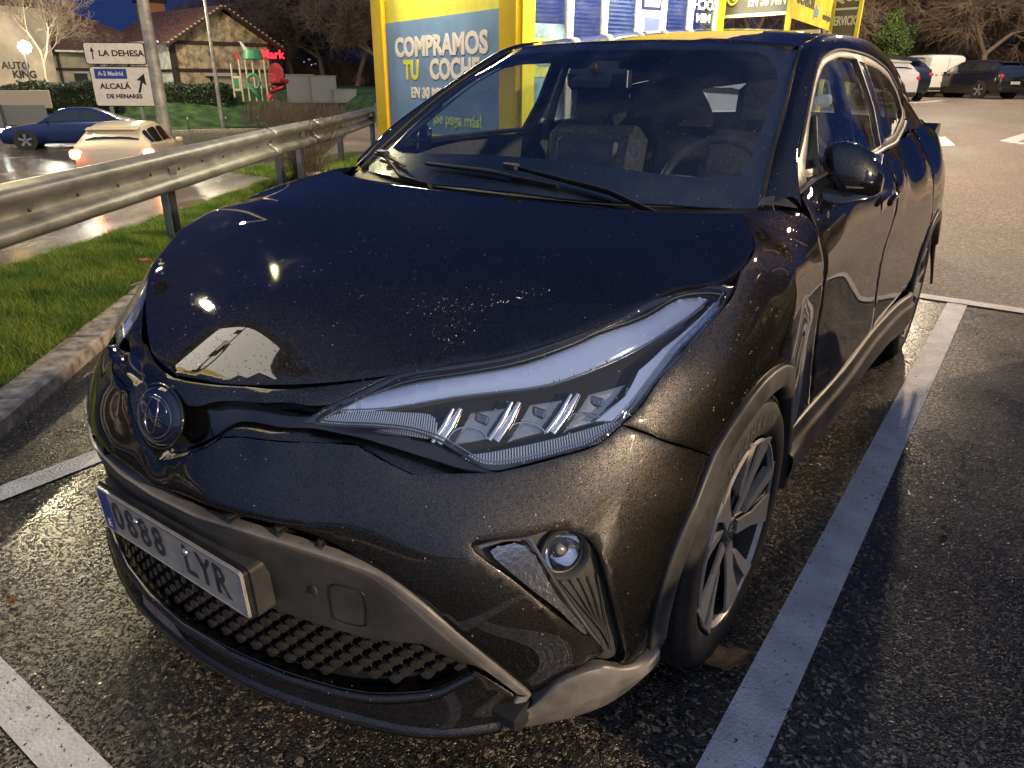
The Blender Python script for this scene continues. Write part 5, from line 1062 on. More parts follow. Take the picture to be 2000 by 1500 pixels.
# ------------------------------------------------------------------ wheels
def rot_wheel(cx, cy, sg, parent):
    T = Matrix.Translation((cx, cy, .336)) @ Matrix.Rotation(R(90) * sg, 4, 'Y')      # local +z = outward
    W = MB().lathe([(.240, -.19), (.262, -.205), (.30, -.208), (.325, -.20), (.337, -.185), (.340, -.15), (.341, -.105), (.340, -.06), (.337, -.025), (.331, -.010), (.318, .0), (.30, .004), (.275, .004), (.252, -.002), (.243, -.010), (.238, -.02)], 72, T).build('wheel', M_RUBBER, parent, 35)
    # tread blocks
    mb = MB()
    for k in range(60):
        a = 2 * math.pi * k / 60
        for h0, h1, da in ((-.045, -.014, .0), (-.085, -.052, .03), (-.13, -.095, .0), (-.175, -.14, .03)):
            m = Matrix.Rotation(a + da, 4, 'Z'); mb.box((0, 0, 0), (.006, .026, h1 - h0), None, 0); n0 = len(mb.v) - 8
            for i in range(n0, n0 + 8): v = Vector(mb.v[i]) + Vector((.3405, 0, (h0 + h1) / 2)); mb.v[i] = tuple(T @ (m @ v))
    mb.build('tyre_tread', M_RUBBER, W)
    M_RIMD = pbr('rim_dark', (.05, .05, .052), .35, metal=.6, coat=.4); M_RIMF = pbr('rim_machined', (.36, .335, .30), .36, metal=.35, nscale=40, namp=.05)
    Rm = MB().lathe([(.238, -.005), (.2365, -.001), (.231, -.0), (.228, -.006), (.223, -.03), (.215, -.10), (.212, -.17), (.228, -.18)], 72, T).build('rim', M_RIMF, W, 35)
    MB().lathe([(.226, -.012), (.219, -.05), (.212, -.12), (.15, -.135), (.05, -.14), (.001, -.14)], 48, T).build('rim_barrel', pbr('brake_dark', (.02, .02, .02), .6), W, 40)
    MB().lathe([(.145, -.10), (.145, -.085), (.05, -.08), (.001, -.08)], 40, T).build('brake_disc', pbr('brake_disc', (.22, .2, .19), .4, metal=.9), W, 30)
    for k in range(5):
        a = 2 * math.pi * k / 5 + .35
        rotM = T @ Matrix.Rotation(a, 4, 'Z')
        # spoke: wide dark pocket between two machined blades, twisted
        def blade(pts, mat, nm, d0, dep):
            n = len(pts); V = [(x, y, h) for x, y, h in pts] + [(x, y, h - dep) for x, y, h in pts]
            F = [tuple(range(n)), tuple(range(n, 2 * n))[::-1]] + [(i, n + i, n + (i + 1) % n, (i + 1) % n) for i in range(n)]
            MB().add([tuple(rotM @ Vector(v)) for v in V], F).build(nm, mat, W)
        blade([(.045, -.030, -.030), (.12, -.040, -.022), (.226, -.030, -.006), (.226, .055, -.006), (.12, .030, -.026), (.045, .026, -.032)], M_RIMD, 'spoke', 0, .045)
        blade([(.044, -.034, -.0205), (.13, -.056, -.011), (.232, -.098, .0005), (.232, -.008, .0005), (.13, -.014, -.011), (.044, .006, -.0205)], M_RIMF, 'spoke_face', 0, .006)
        blade([(.088, .004, -.017), (.16, .020, -.009), (.232, .044, .0005), (.232, .088, .0005), (.165, .054, -.009), (.10, .026, -.017)], M_RIMF, 'spoke_face', 0, .02)
        nt_ = rotM @ Matrix.Rotation(math.pi / 5, 4, 'Z') @ Matrix.Translation((.057, 0, -.034)); MB().lathe([(.010, -.02), (.010, -.004), (.008, 0), (.001, .001)], 6, nt_).build('wheel_nut', M_RIMD, W)
    hub = MB().lathe([(.040, -.05), (.038, -.026), (.033, -.021), (.030, -.023), (.001, -.021)], 32, T).build('hub_cap', pbr('hub_grey', (.16, .155, .15), .35, metal=.7), W, 40)
    for (cx2, cy2, a, b) in ((0, 0, .026, .018), (0, .001, .009, .017), (0, .008, .019, .008)):
        MB().tube([T @ Matrix.Rotation(-R(90) * sg, 4, 'Z') @ Vector((cx2 + a * math.cos(2 * math.pi * k / 24), cy2 + b * math.sin(2 * math.pi * k / 24), -.0205)) for k in range(25)], .0013, 5, caps=False).build('hub_emblem', M_CHROME, W)
    return W, T
WHL = {}
for cy in (0, 2.64):
    for sg in (1, -1): WHL[(cy, sg)] = rot_wheel(sg * .882, cy, sg, CAR)
# tyre lettering, raised
Wf, Tf = WHL[(0, 1)]
for i, ch in enumerate('MICHELIN'):
    a = R(218 - i * 8.2 - 30); T2 = Tf @ Matrix.Rotation(-a, 4, 'Z') @ Matrix.Translation((0, .290, .0045))
    T2 = Tf @ Matrix.Rotation(R(180 + 32 - i * 8.0) , 4, 'Z') @ Matrix.Translation((.290, 0, .0045)) @ Matrix.Rotation(R(-90), 4, 'Z')
    text_mesh('tyre_lettering', ch, .038, pbr('raised_rubber', (.05, .047, .042), .6), Wf, T2, .0008, bold=.0005)
# ------------------------------------------------------------------ interior
loft('dashboard', [[(-.70, .36, .985), (-.35, .30, 1.00), (0, .28, 1.005), (.35, .30, 1.00), (.70, .36, .985)], [(-.72, .52, 1.0), (-.35, .5, 1.012), (0, .5, 1.015), (.35, .52, 1.03), (.72, .52, 1.0)], [(-.73, .66, 1.0), (-.35, .68, 1.0), (0, .70, 1.02), (.37, .72, 1.06), (.73, .66, 1.0)], [(-.73, .72, .96), (-.35, .74, .96), (0, .74, .98), (.37, .80, 1.03), (.73, .72, .96)], [(-.73, .74, .7), (-.35, .76, .7), (0, .76, .7), (.37, .78, .7), (.73, .74, .7)]], M_DASH, CAR, n=8, flip=True)
MB().box((-.01, .735, 1.085), (.235, .022, .135), Matrix.Rotation(R(-10), 3, 'X'), .012).build('touch_screen', pbr('screen_shell', (.02, .021, .024), .3), CAR, 30)
SWM = frame_M((.37, .93, .985), (1, 0, 0), (0, .42, .90))
SW = MB().tube([SWM @ Vector((.185 * math.cos(2 * math.pi * k / 40), .185 * math.sin(2 * math.pi * k / 40), 0)) for k in range(41)], .016, 10, caps=False).build('steering_wheel', pbr('leather', (.03, .03, .032), .45), CAR, 60)
MB().lathe([(.075, -.03), (.078, .0), (.06, .012), (.001, .016)], 24, SWM).build('steering_hub', M_DKPLAST, SW, 40)
for a in (0, 180, 270): MB().tube([SWM @ Vector((.06 * math.cos(R(a)), .06 * math.sin(R(a)), 0)), SWM @ Vector((.18 * math.cos(R(a)), .18 * math.sin(R(a)), 0))], .014, 8).build('steering_spoke', M_SATIN if a == 0 else M_DKPLAST, SW, 50)
for sx in (-.37, .37):
    S0 = MB().box((sx, 1.12, .56), (.50, .52, .14), None, .05).build('front_seat', M_FABRIC, CAR, 30)
    MB().box((sx, 1.40, .86), (.48, .13, .60), Matrix.Rotation(R(-14), 3, 'X'), .05).build('seat_back', M_FABRIC, S0, 30)
    MB().box((sx, 1.475, 1.245), (.26, .10, .19), Matrix.Rotation(R(-8), 3, 'X'), .04).build('headrest', M_FABRIC, S0, 30)
    for dx in (-.06, .06): MB().tube([(sx + dx, 1.465, 1.1), (sx + dx, 1.475, 1.2)], .007, 8).build('headrest_post', M_CHROME, S0, 50)
S0 = MB().box((0, 2.25, .58), (1.25, .5, .16), None, .05).build('rear_bench', M_FABRIC, CAR, 30)
MB().box((0, 2.55, .85), (1.22, .12, .50), Matrix.Rotation(R(-16), 3, 'X'), .05).build('bench_back', M_FABRIC, S0, 30)
MB().box((0, 1.35, .30), (1.5, 2.4, .05)).build('cabin_floor', M_VOID, CAR)
for sg in (1, -1):
    loft('door_card', [np.array([(.70, .5, 1.04), (.755, .9, 1.085), (.76, 1.4, 1.09), (.75, 2.0, 1.11)]) * (sg, 1, 1), np.array([(.735, .5, .95), (.745, .9, .95), (.75, 1.4, .95), (.74, 2.0, .95)]) * (sg, 1, 1), np.array([(.74, .5, .4), (.76, .9, .4), (.76, 1.4, .4), (.75, 2.0, .4)]) * (sg, 1, 1)], M_DASH, CAR, flip=sg > 0)
    MB().tube([(sg * .56, 1.50, 1.40), (sg * .62, 1.50, 1.25), (sg * .67, 1.50, 1.08)], [.03, .04, .05], 8, flat=.5).build('centre_pillar', M_DKPLAST, CAR, 50)
    loft('pillar_lining', [np.array([(.665, .50, 1.10), (.615, .75, 1.255), (.575, .93, 1.345), (.53, 1.06, 1.40)]) * (sg, 1, 1), np.array([(.70, .56, 1.10), (.655, .78, 1.235), (.625, .95, 1.325), (.60, 1.10, 1.38)]) * (sg, 1, 1)], M_DKPLAST, CAR, flip=sg < 0)
    loft('roof_lining', [np.array([(.53, 1.02, 1.40), (.52, 1.6, 1.44), (.52, 2.2, 1.425), (.54, 2.9, 1.34)]) * (sg, 1, 1), np.array([(.60, 1.10, 1.385), (.60, 1.6, 1.40), (.61, 2.1, 1.37), (.60, 2.8, 1.28)]) * (sg, 1, 1)], M_DKPLAST, CAR, flip=sg < 0)
    loft('rear_lining', [np.array([(.60, 2.32, 1.30), (.62, 2.42, 1.18), (.70, 2.2, 1.10), (.72, 2.0, .9)]) * (sg, 1, 1), np.array([(.50, 2.85, 1.33), (.50, 3.1, 1.20), (.52, 3.25, 1.10), (.55, 3.3, .9)]) * (sg, 1, 1)], M_DKPLAST, CAR, flip=sg < 0)
RV = MB().box((0, .78, 1.335), (.235, .03, .065), Matrix.Rotation(R(8), 3, 'X'), .015).build('rear_view_mirror', M_DKPLAST, CAR, 30)
MB().box((.117, .775, 1.337), (.006, .03, .055), None, .002).build('mirror_edge', M_SATIN, RV)
MB().tube([(0, .74, 1.375), (0, .78, 1.35)], .012, 8).build('mirror_stem', M_DKPLAST, RV)
mb = MB(); mb.prism([(-.07, .72), (.07, .72), (.045, .84), (-.045, .84)], 0, .02, axis=2); mb.v = [(x, y, z + float(ws_z(np.array([x]), np.array([y]))[0]) - .045) for x, y, z in mb.v]; mb.build('camera_cover', pbr('camera_cover', (.02, .021, .024), .4), CAR)
# ------------------------------------------------------------------ rear end
RG = [(-.60, 2.95, 1.36), (.60, 2.95, 1.36)]
loft('rear_window', [[(-.52, 3.02, 1.385), (0, 3.12, 1.40), (.52, 3.02, 1.385)], [(-.56, 3.18, 1.27), (0, 3.32, 1.285), (.56, 3.18, 1.27)], [(-.58, 3.34, 1.15), (0, 3.50, 1.165), (.58, 3.34, 1.15)]], M_SIDEG, CAR, flip=True)
loft('tailgate', [[(-.66, 3.32, 1.14), (0, 3.51, 1.155), (.66, 3.32, 1.14)], [(-.74, 3.36, 1.05), (0, 3.56, 1.07), (.74, 3.36, 1.05)], [(-.78, 3.38, .8), (0, 3.55, .8), (.78, 3.38, .8)], [(-.80, 3.36, .35), (0, 3.52, .30), (.80, 3.36, .35)]], M_PAINT, CAR, flip=True)
for sg in (1, -1):
    loft('rear_lamp', [np.array([(.715, 3.02, 1.125), (.70, 3.2, 1.095), (.62, 3.37, 1.08)]) * (sg, 1, 1), np.array([(.79, 3.04, 1.06), (.77, 3.2, 1.05), (.68, 3.42, 1.04)]) * (sg, 1, 1), np.array([(.81, 3.05, 1.0), (.79, 3.2, 1.0), (.70, 3.42, 1.0)]) * (sg, 1, 1)], pbr('tail_lens', (.10, .008, .008), .12, coat=1), CAR, flip=sg < 0)
    MB().prism([(2.98, 1.10), (3.06, 1.135), (3.16, 1.13), (3.16, 1.07), (3.0, 1.06)], sg * .66, sg * .775, axis=0).build('tail_spoiler', M_PAINT, CAR)
# ================================================================== street cars
M_TGL = pbr('car_glass_dark', (.012, .014, .017), .06, coat=1)
M_WHT = pbr('white_paint', (.62, .61, .56), .3, coat=1); M_BLU = pbr('blue_paint', (.006, .016, .085), .25, metal=.3, coat=1); M_NAVY = pbr('navy_paint', (.012, .016, .028), .3, metal=.4, coat=1)
M_BLK = pbr('black_paint', (.006, .006, .008), .22, coat=1); M_RIMG = pbr('alloy_grey', (.32, .31, .29), .35, metal=.8); M_PLW = pbr('plate_pale', (.6, .58, .5), .5)
M_TAILON = glow('tail_glow', (1, .16, .05), 38); M_TAILOFF = pbr('tail_red', (.35, .02, .015), .15, coat=1, emis=(1, .03, .01), estr=.25); M_HEADON = glow('head_glow', (.95, 1, .92), 22); M_HEADOFF = pbr('head_clear', (.5, .52, .55), .1, metal=.5)
SHAPES = {
 # y from nose, z bottom, belt, top, half width at body, half width at roof
 'sedan': (4.6, 1.45, .90, [(0, .30, .62, .62, .62, .55), (.12, .22, .70, .70, .80, .7), (.9, .20, .86, .86, .90, .75), (1.35, .20, .92, .94, .90, .70), (2.05, .20, .95, 1.36, .90, .58), (2.6, .20, .96, 1.45, .90, .60), (3.2, .20, .97, 1.42, .90, .58), (3.85, .20, 1.0, 1.20, .89, .60), (4.15, .22, 1.02, 1.05, .86, .66), (4.5, .26, .98, .98, .78, .7), (4.6, .40, .85, .85, .70, .6)]),
 'hatch': (4.3, 1.5, .88, [(0, .30, .62, .62, .62, .55), (.12, .22, .74, .74, .80, .7), (.9, .20, .92, .92, .88, .75), (1.2, .20, .96, .98, .88, .70), (1.9, .20, 1.0, 1.42, .89, .60), (2.5, .20, 1.01, 1.5, .89, .62), (3.3, .20, 1.03, 1.48, .89, .61), (3.85, .22, 1.07, 1.40, .88, .58), (4.15, .24, 1.08, 1.12, .85, .68), (4.25, .30, 1.0, 1.0, .80, .7), (4.3, .42, .85, .85, .74, .65)]),
 'suv': (4.5, 1.62, .93, [(0, .34, .72, .72, .64, .55), (.12, .26, .86, .86, .84, .72), (.9, .24, 1.02, 1.02, .92, .78), (1.25, .24, 1.06, 1.08, .92, .74), (1.95, .24, 1.10, 1.53, .93, .64), (2.6, .24, 1.11, 1.62, .93, .66), (3.4, .24, 1.13, 1.58, .93, .64), (4.0, .26, 1.16, 1.42, .91, .62), (4.3, .28, 1.15, 1.18, .88, .72), (4.43, .34, 1.05, 1.05, .84, .75), (4.5, .46, .9, .9, .78, .7)]),
 'van': (4.5, 1.85, .92, [(0, .34, .75, .75, .68, .6), (.12, .26, .90, .90, .84, .74), (.75, .24, 1.08, 1.10, .90, .78), (1.0, .24, 1.12, 1.22, .91, .76), (1.6, .24, 1.15, 1.74, .92, .76), (2.2, .24, 1.15, 1.84, .92, .80), (3.2, .24, 1.15, 1.86, .92, .81), (4.3, .24, 1.15, 1.83, .92, .80), (4.46, .26, 1.15, 1.78, .91, .79), (4.5, .30, 1.15, 1.70, .90, .77)])}
def street_car(name, label, cat, loc, heading, shape, paint, group=None, tail=False, head=False, plate=True, scale=1.0, rim=None, tl=1.0):
    """nose at +y local"""
    Lg, H, hw, secs = SHAPES[shape]; rt = empty(name, label, cat, group, loc, heading); rt.scale = (scale, scale, scale)
    ss = crom([(y, a, b, c, w, wt) for y, a, b, c, w, wt in secs], 4); V = []; prof_n = 0
    def ring(s):
        y, zb, be, zt, w, wt = s; zt = max(zt, be + .002); yy = Lg / 2 - y; cab = min(1, (zt - be) / .25)
        q = [(0, zb), (w * .86, zb), (w * .97, zb + .10), (w, zb + (be - zb) * .45), (w * .985, be - .10), (w * .95, be - .01), (w * .92 * cab + w * .90 * (1 - cab), be + .004), (wt * cab + w * .80 * (1 - cab), be + (zt - be) * .86 + .002), (wt * .86 * cab + w * .6 * (1 - cab), zt - .004), (wt * .45, zt + .012), (0, zt + .018)]
        return [(x, yy, z) for x, z in q] + [(-x, yy, z) for x, z in q[-2:0:-1]]
    R0 = [ring(s) for s in ss]; n = len(R0[0]); V = [p for r in R0 for p in r]; F = []
    for i in range(len(R0) - 1):
        for k in range(n): F.append((i * n + k, (i + 1) * n + k, (i + 1) * n + (k + 1) % n, i * n + (k + 1) % n))
    F.append(tuple(range(n))); F.append(tuple((len(R0) - 1) * n + k for k in range(n))[::-1])
    body = mesh_obj('body', V, F, paint, rt, 38)
    # glazing laid just outside the cabin skin
    def at(y, t, out=.006):
        k = np.array([np.interp(y, ss[:, 0], ss[:, j]) for j in range(6)]); _, zb, be, zt, w, wt = k; cab = min(1, (zt - be) / .25)
        x0 = w * .92 * cab + w * .90 * (1 - cab); x1 = wt * cab + w * .80 * (1 - cab); return (x0 + (x1 - x0) * t + out, Lg / 2 - y, be + (zt - be) * .86 * t + .004)
    y0, y1 = {'sedan': (1.75, 3.95), 'hatch': (1.65, 3.95), 'suv': (1.75, 4.05), 'van': (1.2, 2.05)}[shape]
    cuts = [(y0, y0 + (y1 - y0) * .47), (y0 + (y1 - y0) * .50, y1 - .42), (y1 - .36, y1 - .05)] if shape != 'van' else [(y0, y1)]
    for sg in (1, -1):
        for a, b in cuts:
            m = 6; V = []
            for i in range(m + 1):
                y = a + (b - a) * i / m; u_ = .90 if 0 < i < m else .8
                V += [at(y, .10), at(y, u_)]
            V = [(x * sg, yy, z) for x, yy, z in V]; F = [(2 * i, 2 * i + 1, 2 * i + 3, 2 * i + 2) for i in range(m)]
            if sg < 0: F = [f[::-1] for f in F]
            mesh_obj('side_window', V, F, M_TGL, rt, 40)
        if shape == 'van':
            MB().tube([(sg * (at(y, .3)[0] + .004), at(y, t)[1], at(y, t)[2]) for y, t in ((2.4, .1), (2.4, .8), (4.0, .8), (4.0, .1))], .008, 4).build('side_panel_seam', M_DKPLAST, rt)
    def cross(ya, yb, nm, fa=.80, up=.02):
        V = []; m = 6
        for y in (ya, yb):
            k = np.array([np.interp(y, ss[:, 0], ss[:, j]) for j in range(6)]); _, zb, be, zt, w, wt = k
            for i in range(m + 1):
                x = (-1 + 2 * i / m) * wt * fa; V.append((x, Lg / 2 - y + (.012 if ya < Lg / 2 else -.012), zt + up - .03 * abs(-1 + 2 * i / m) ** 3))
        return mesh_obj(nm, V, grid_faces(2, m + 1, flip=ya > yb), M_TGL, rt, 40)
    k = {'sedan': ((1.45, 2.0), (4.0, 3.4)), 'hatch': ((1.3, 1.85), (4.10, 3.82)), 'suv': ((1.35, 1.9), (4.25, 3.9)), 'van': ((1.05, 1.58), None)}[shape]
    cross(*k[0], 'windscreen', .86)
    if k[1]: cross(*k[1], 'rear_window', .86)
    # wheels
    for wy in (.86, Lg - .90):
        for sg in (1, -1):
            T = Matrix.Translation((sg * (hw - .005), Lg / 2 - wy, .33)) @ Matrix.Rotation(R(90) * sg, 4, 'Y')
            MB().lathe([(.39, -.03), (.39, .012), (.30, .013)], 28, T).build('wheel_arch', M_DKPLAST, rt, 40)
            W = MB().lathe([(.20, -.18), (.32, -.18), (.33, -.1), (.325, .0), (.30, .022), (.235, .022), (.225, .006)], 30, T).build('wheel', M_RUBBER, rt, 40)
            MB().lathe([(.228, .004), (.222, -.03), (.001, -.03)], 24, T).build('rim_barrel', M_DKPLAST, W, 40)
            mb = MB()
            for q in range(5):
                m = T @ Matrix.Rotation(6.283 * q / 5, 4, 'Z'); mb.add([tuple(m @ Vector(v)) for v in [(.03, -.03, .006), (.225, -.045, .012), (.225, .045, .012), (.03, .03, .006), (.03, -.03, -.01), (.225, -.045, -.01), (.225, .045, -.01), (.03, .03, -.01)]], [(0, 1, 2, 3), (7, 6, 5, 4), (0, 4, 5, 1), (1, 5, 6, 2), (2, 6, 7, 3), (3, 7, 4, 0)])
            mb.build('rim', rim or M_RIMG, W)
    zt = {'sedan': .80, 'hatch': .88, 'suv': .95, 'van': 1.0}[shape]; yr = -Lg / 2; wv = {'sedan': .62, 'hatch': .66, 'suv': .70, 'van': .84}[shape]
    tm = M_TAILON if tail else M_TAILOFF
    for sg in (1, -1):
        if shape == 'van': MB().box((sg * .86, yr - .005, 1.05), (.09, .06, .42), None, .02).build('tail_lamp', tm, rt, 30)
        else: MB().box((sg * wv, yr + .10, zt), (.34 * tl, .16, .13 * tl), Matrix.Rotation(R(-28 * sg), 3, 'Z'), .04).build('tail_lamp', tm, rt, 30)
        MB().box((sg * .66, Lg / 2 - .13, .68), (.32, .16, .11), Matrix.Rotation(R(-30 * -sg), 3, 'Z'), .04).build('headlamp', M_HEADON if head else M_HEADOFF, rt, 30)
        MB().box((sg * (hw + .07), Lg / 2 - {'sedan': 1.72, 'hatch': 1.6, 'suv': 1.7, 'van': 1.25}[shape], {'van': 1.2, 'suv': 1.14}.get(shape, 1.0)), (.17, .08, .12), None, .03).build('wing_mirror', paint, rt, 30)
        for dy in ((.35, 1.2) if shape != 'van' else (.2,)): MB().box((sg * (hw - .003), Lg / 2 - 2.3 - dy + .35, {'van': 1.0, 'suv': .95}.get(shape, .84)), (.03, .16, .03), None, .008).build('door_handle', paint, rt, 30)
    if plate: MB().box((0, yr - .012, .62 if shape != 'van' else .72), (.50, .02, .11), None, .004).build('number_plate', M_PLW, rt)
    MB().box((0, yr + .03, .38), (1.5, .10, .16), None, .03).build('rear_bumper', M_DKPLAST, rt, 30); MB().box((0, Lg / 2 - .03, .40), (1.1, .08, .16), None, .02).build('front_grille', M_DKPLAST, rt, 30)
    if shape in ('suv', 'hatch'): MB().box((0, yr + .42, H - .09), (1.12, .26, .03), Matrix.Rotation(R(8), 3, 'X'), .01).build('roof_spoiler', paint, rt, 30)
    if shape == 'van':
        for sg in (-1, 1): MB().tube([(sg * .70, -2.0, 1.90), (sg * .70, .4, 1.90)], .02, 6).build('roof_rail', M_DKPLAST, rt)
        MB().box((.03, yr - .008, 1.05), (.012, .012, 1.35)).build('door_seam', M_DKPLAST, rt)
        for x_ in (-.45, -.15, .2): MB().box((x_, yr - .014, .98), (.10, .015, .03)).build('door_emblem', M_DKPLAST, rt)
    return rt
def hd(dx, dy): return math.atan2(-dx, dy)
street_car('car', 'dark blue saloon with headlights on, driving left along the road', 'car', (-29.9, 12.75, -1.27), hd(-.55, -.83), 'sedan', M_BLU, 'cars driving on the road', tail=True, head=True, plate=False, scale=1.0)
street_car('car', 'cream white hatchback with glowing brake lights, driving away behind the guardrail', 'car', (-17.4, 8.5, -1.16), hd(-.74, .67), 'hatch', pbr('cream_paint', (.60, .52, .36), .3, coat=1), 'cars driving on the road', tail=True, scale=.98, tl=1.45)
GP = 'cars parked at the far edge of the car park'
street_car('car', 'white hatchback partly hidden behind the black crossover\'s tail', 'car', (-4.75, 29.3, lot_z(-4, 29)), hd(-.62, .78), 'hatch', M_WHT, GP)
street_car('car', 'dark navy coupe-like off-roader between white hatchback and white van', 'car', (-5.0, 33.6, lot_z(-4, 33)), hd(-.62, .78), 'suv', M_NAVY, GP)
street_car('van', 'white panel van with closed rear doors', 'van', (-4.75, 42.0, .62), hd(-.60, .80), 'van', M_WHT, GP)
street_car('car', 'black estate with one glowing tail lamp at the right of the white van', 'car', (-2.35, 40.4, .62), hd(-.80, .60), 'hatch', M_BLK, GP, scale=1.06)
street_car('car', 'second black car at the right edge of the picture', 'car', (.75, 41.6, .62), hd(-.72, .69), 'suv', M_BLK, GP)
street_car('car', 'silver white crossover seen through the rear window of the black crossover', 'car', (-1.65, 6.35, 0), hd(-.2, .98), 'suv', M_WHT, None)
street_car('car', 'dark grey hatchback in the next bay on the right', 'car', (2.62, 1.6, 0), hd(0, -1), 'hatch', pbr('dark_grey_paint', (.02, .02, .02), .3, coat=1), None)

# ================================================================== lamps and posts
M_POLE = pbr('galvanised_pole', (.30, .29, .26), .5, metal=.5, nscale=4, namp=.15); M_POLED = pbr('dark_pole', (.06, .06, .055), .5)
def street_lamp(label, loc, h, r, head=None, mat=None, arm=0.0, az=0.0, grp=None, on=True, headcol=(1, .85, .45), es=60, hs=.3):
    t = empty('street_lamp', label, 'lamp post', grp, loc); MB().tube([(0, 0, 0), (0, 0, .5), (0, 0, h)], [r * 1.25, r * 1.15, r * .6], 12).build('pole', mat or M_POLE, t, 40)
    MB().box((0, 0, .03), (r * 5, r * 5, .06), None, .01).build('base_plate', mat or M_POLE, t)
    if head is not None:
        a = (math.cos(az) * arm, math.sin(az) * arm); MB().tube([(0, 0, h - .05), (a[0] * .5, a[1] * .5, h + .12), (a[0], a[1], h + .12)], r * .5, 8).build('arm', mat or M_POLE, t, 40)
        hd_ = MB().box((a[0], a[1], h + .16), (.55, .28, .10), Matrix.Rotation(az, 3, 'Z'), .04).build('lamp_head', M_POLED, t, 30)
        if on: MB().box((a[0], a[1], h + .10), (hs, hs * .6, .03), Matrix.Rotation(az, 3, 'Z'), .01).build('light_panel', glow('lamp_glow_%s' % name_col(headcol), headcol, es), hd_)
    return t
def name_col(c): return 'warm' if c[2] < .6 else 'white'
street_lamp('thick galvanised lamp post rising behind the guardrail in front of the road sign', (-17.85, 9.6, -1.3), 11.4, .15, 1, arm=1.95, az=3.35, hs=.16)
street_lamp('slim galvanised lamp post on the far kerb in front of the stone gable', (-33.6, 21.9, -1.2), 10.5, .09, 1, arm=1.0, az=-.6, on=False)
street_lamp('dark lamp post at the left edge, in front of the drive-in wall', (-19.55, 5.5, -1.3), 9.5, .10, 1, mat=M_POLED, arm=1.4, az=-.6, hs=.14)
street_lamp('warm lamp post at the right side of the car park', (14.9, -1.8, 0), 4.5, .08, 1, arm=.9, az=math.pi, headcol=(1, .78, .5))
street_lamp('warm lamp post in the middle of the car park', (10.4, 24.0, .3), 8.9, .09, 1, arm=.9, az=math.pi, headcol=(1, .78, .5))
street_lamp('distant lamp post with a bluish white lamp above the trees at the right edge', (-2.75, 57.4, .4), 5.4, .05, 1, arm=.35, az=0, headcol=(.8, .95, 1), es=25)

WL = empty('flood_lamp', 'dazzling white floodlight on a pole in front of the drive-in wall', 'flood lamp', None, (-41.64, 16.76, -1.0)); MB().tube([(-.25, 0, 0), (-.25, 0, 3.5)], .06, 8).build('pole', M_POLED, WL, 40); MB().lathe([(.001, -.30), (.22, -.2), (.30, 0), (.22, .2), (.001, .30)], 16, Matrix.Translation((0, 0, 3.6))).build('lamp_glare_globe', glow('flood_glow', (1, .98, .85), 70), WL, 60)  # globe made oversized to stand in for the glare round the lamp
# road direction sign
RS = empty('road_sign', 'white direction sign with two panels, La Dehesa above Madrid, on two posts', 'road sign', loc=(0, 0, 0))
S0 = np.array([-36.1, 16.9]); S1 = np.array([-33.9, 18.6]); SD = (S1 - S0); SL = float(np.linalg.norm(SD)); SD = SD / SL
K_ = 1.32; SL /= K_; zk = lambda z: (z - .28) * K_ - .04
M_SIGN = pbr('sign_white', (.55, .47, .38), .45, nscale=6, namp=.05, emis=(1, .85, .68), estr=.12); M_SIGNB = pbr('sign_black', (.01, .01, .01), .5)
def splate(name, a0, z0, w_, h_, mat, parent, d0=0, d1=.03, r=.10, shear=0.0):
    a0 *= K_; w_ *= K_; h_ *= K_; z0 = zk(z0); r *= K_
    pr = [(a0 + w_ / 2 + x, z0 + h_ / 2 + y) for x, y in rrect(w_, h_, r)]; nn = np.array([SD[1], -SD[0]]); V = []
    for d in (d0, d1):
        for a, z in pr: P_ = S0 + SD * a + nn * d; V.append((P_[0], P_[1], z))
    n = len(pr); return mesh_obj(name, V, [tuple(range(n))[::-1], tuple(range(n, 2 * n))] + [(i, (i + 1) % n, n + (i + 1) % n, n + i) for i in range(n)], mat, parent)
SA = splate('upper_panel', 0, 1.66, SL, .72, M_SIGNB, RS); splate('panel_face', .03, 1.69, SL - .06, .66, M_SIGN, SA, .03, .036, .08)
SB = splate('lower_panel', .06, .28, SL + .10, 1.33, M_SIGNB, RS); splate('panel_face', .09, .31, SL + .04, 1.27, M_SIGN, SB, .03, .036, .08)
def stext(txt, a, z, s, mat, par, bold=.01, sx=1.15, d=.045): wtext(txt, a * K_, zk(z), s * K_, mat, par, S0, SD, d=d, bold=bold, sx=sx)
stext('LA DEHESA', 1.28, 2.02, .27, M_SIGNB, SA); stext('ALCALÁ', .86, .95, .25, M_SIGNB, SB); stext('DE HENARES', 1.12, .62, .19, M_SIGNB, SB)
BB = splate('blue_field', .22, 1.20, 1.12, .33, pbr('sign_blue', (.02, .06, .28), .5), SB, .036, .042, .02); stext('A-2 Madrid', .78, 1.365, .20, pbr('sign_letter_white', (.6, .6, .6), .5), BB, .007, .95, .05)
def spoly(name, pts, mat, par, d=.045):
    nn = np.array([SD[1], -SD[0]]); V = [tuple(S0 + SD * a * K_ + nn * dd) + (zk(z),) for dd in (d, d - .006) for a, z in pts]; n = len(pts)
    return mesh_obj(name, V, [tuple(range(n)), tuple(range(n, 2 * n))[::-1]] + [(i, n + i, n + (i + 1) % n, (i + 1) % n) for i in range(n)], mat, par)
spoly('arrow', [(.27, 1.83), (.31, 1.83), (.31, 2.08), (.37, 2.06), (.29, 2.24), (.21, 2.06), (.27, 2.08)], M_SIGNB, SA)
spoly('arrow', [(1.62, .72), (1.72, .76), (1.84, 1.08), (1.96, .98), (1.94, 1.38), (1.64, 1.16), (1.78, 1.14)], M_SIGNB, SB)
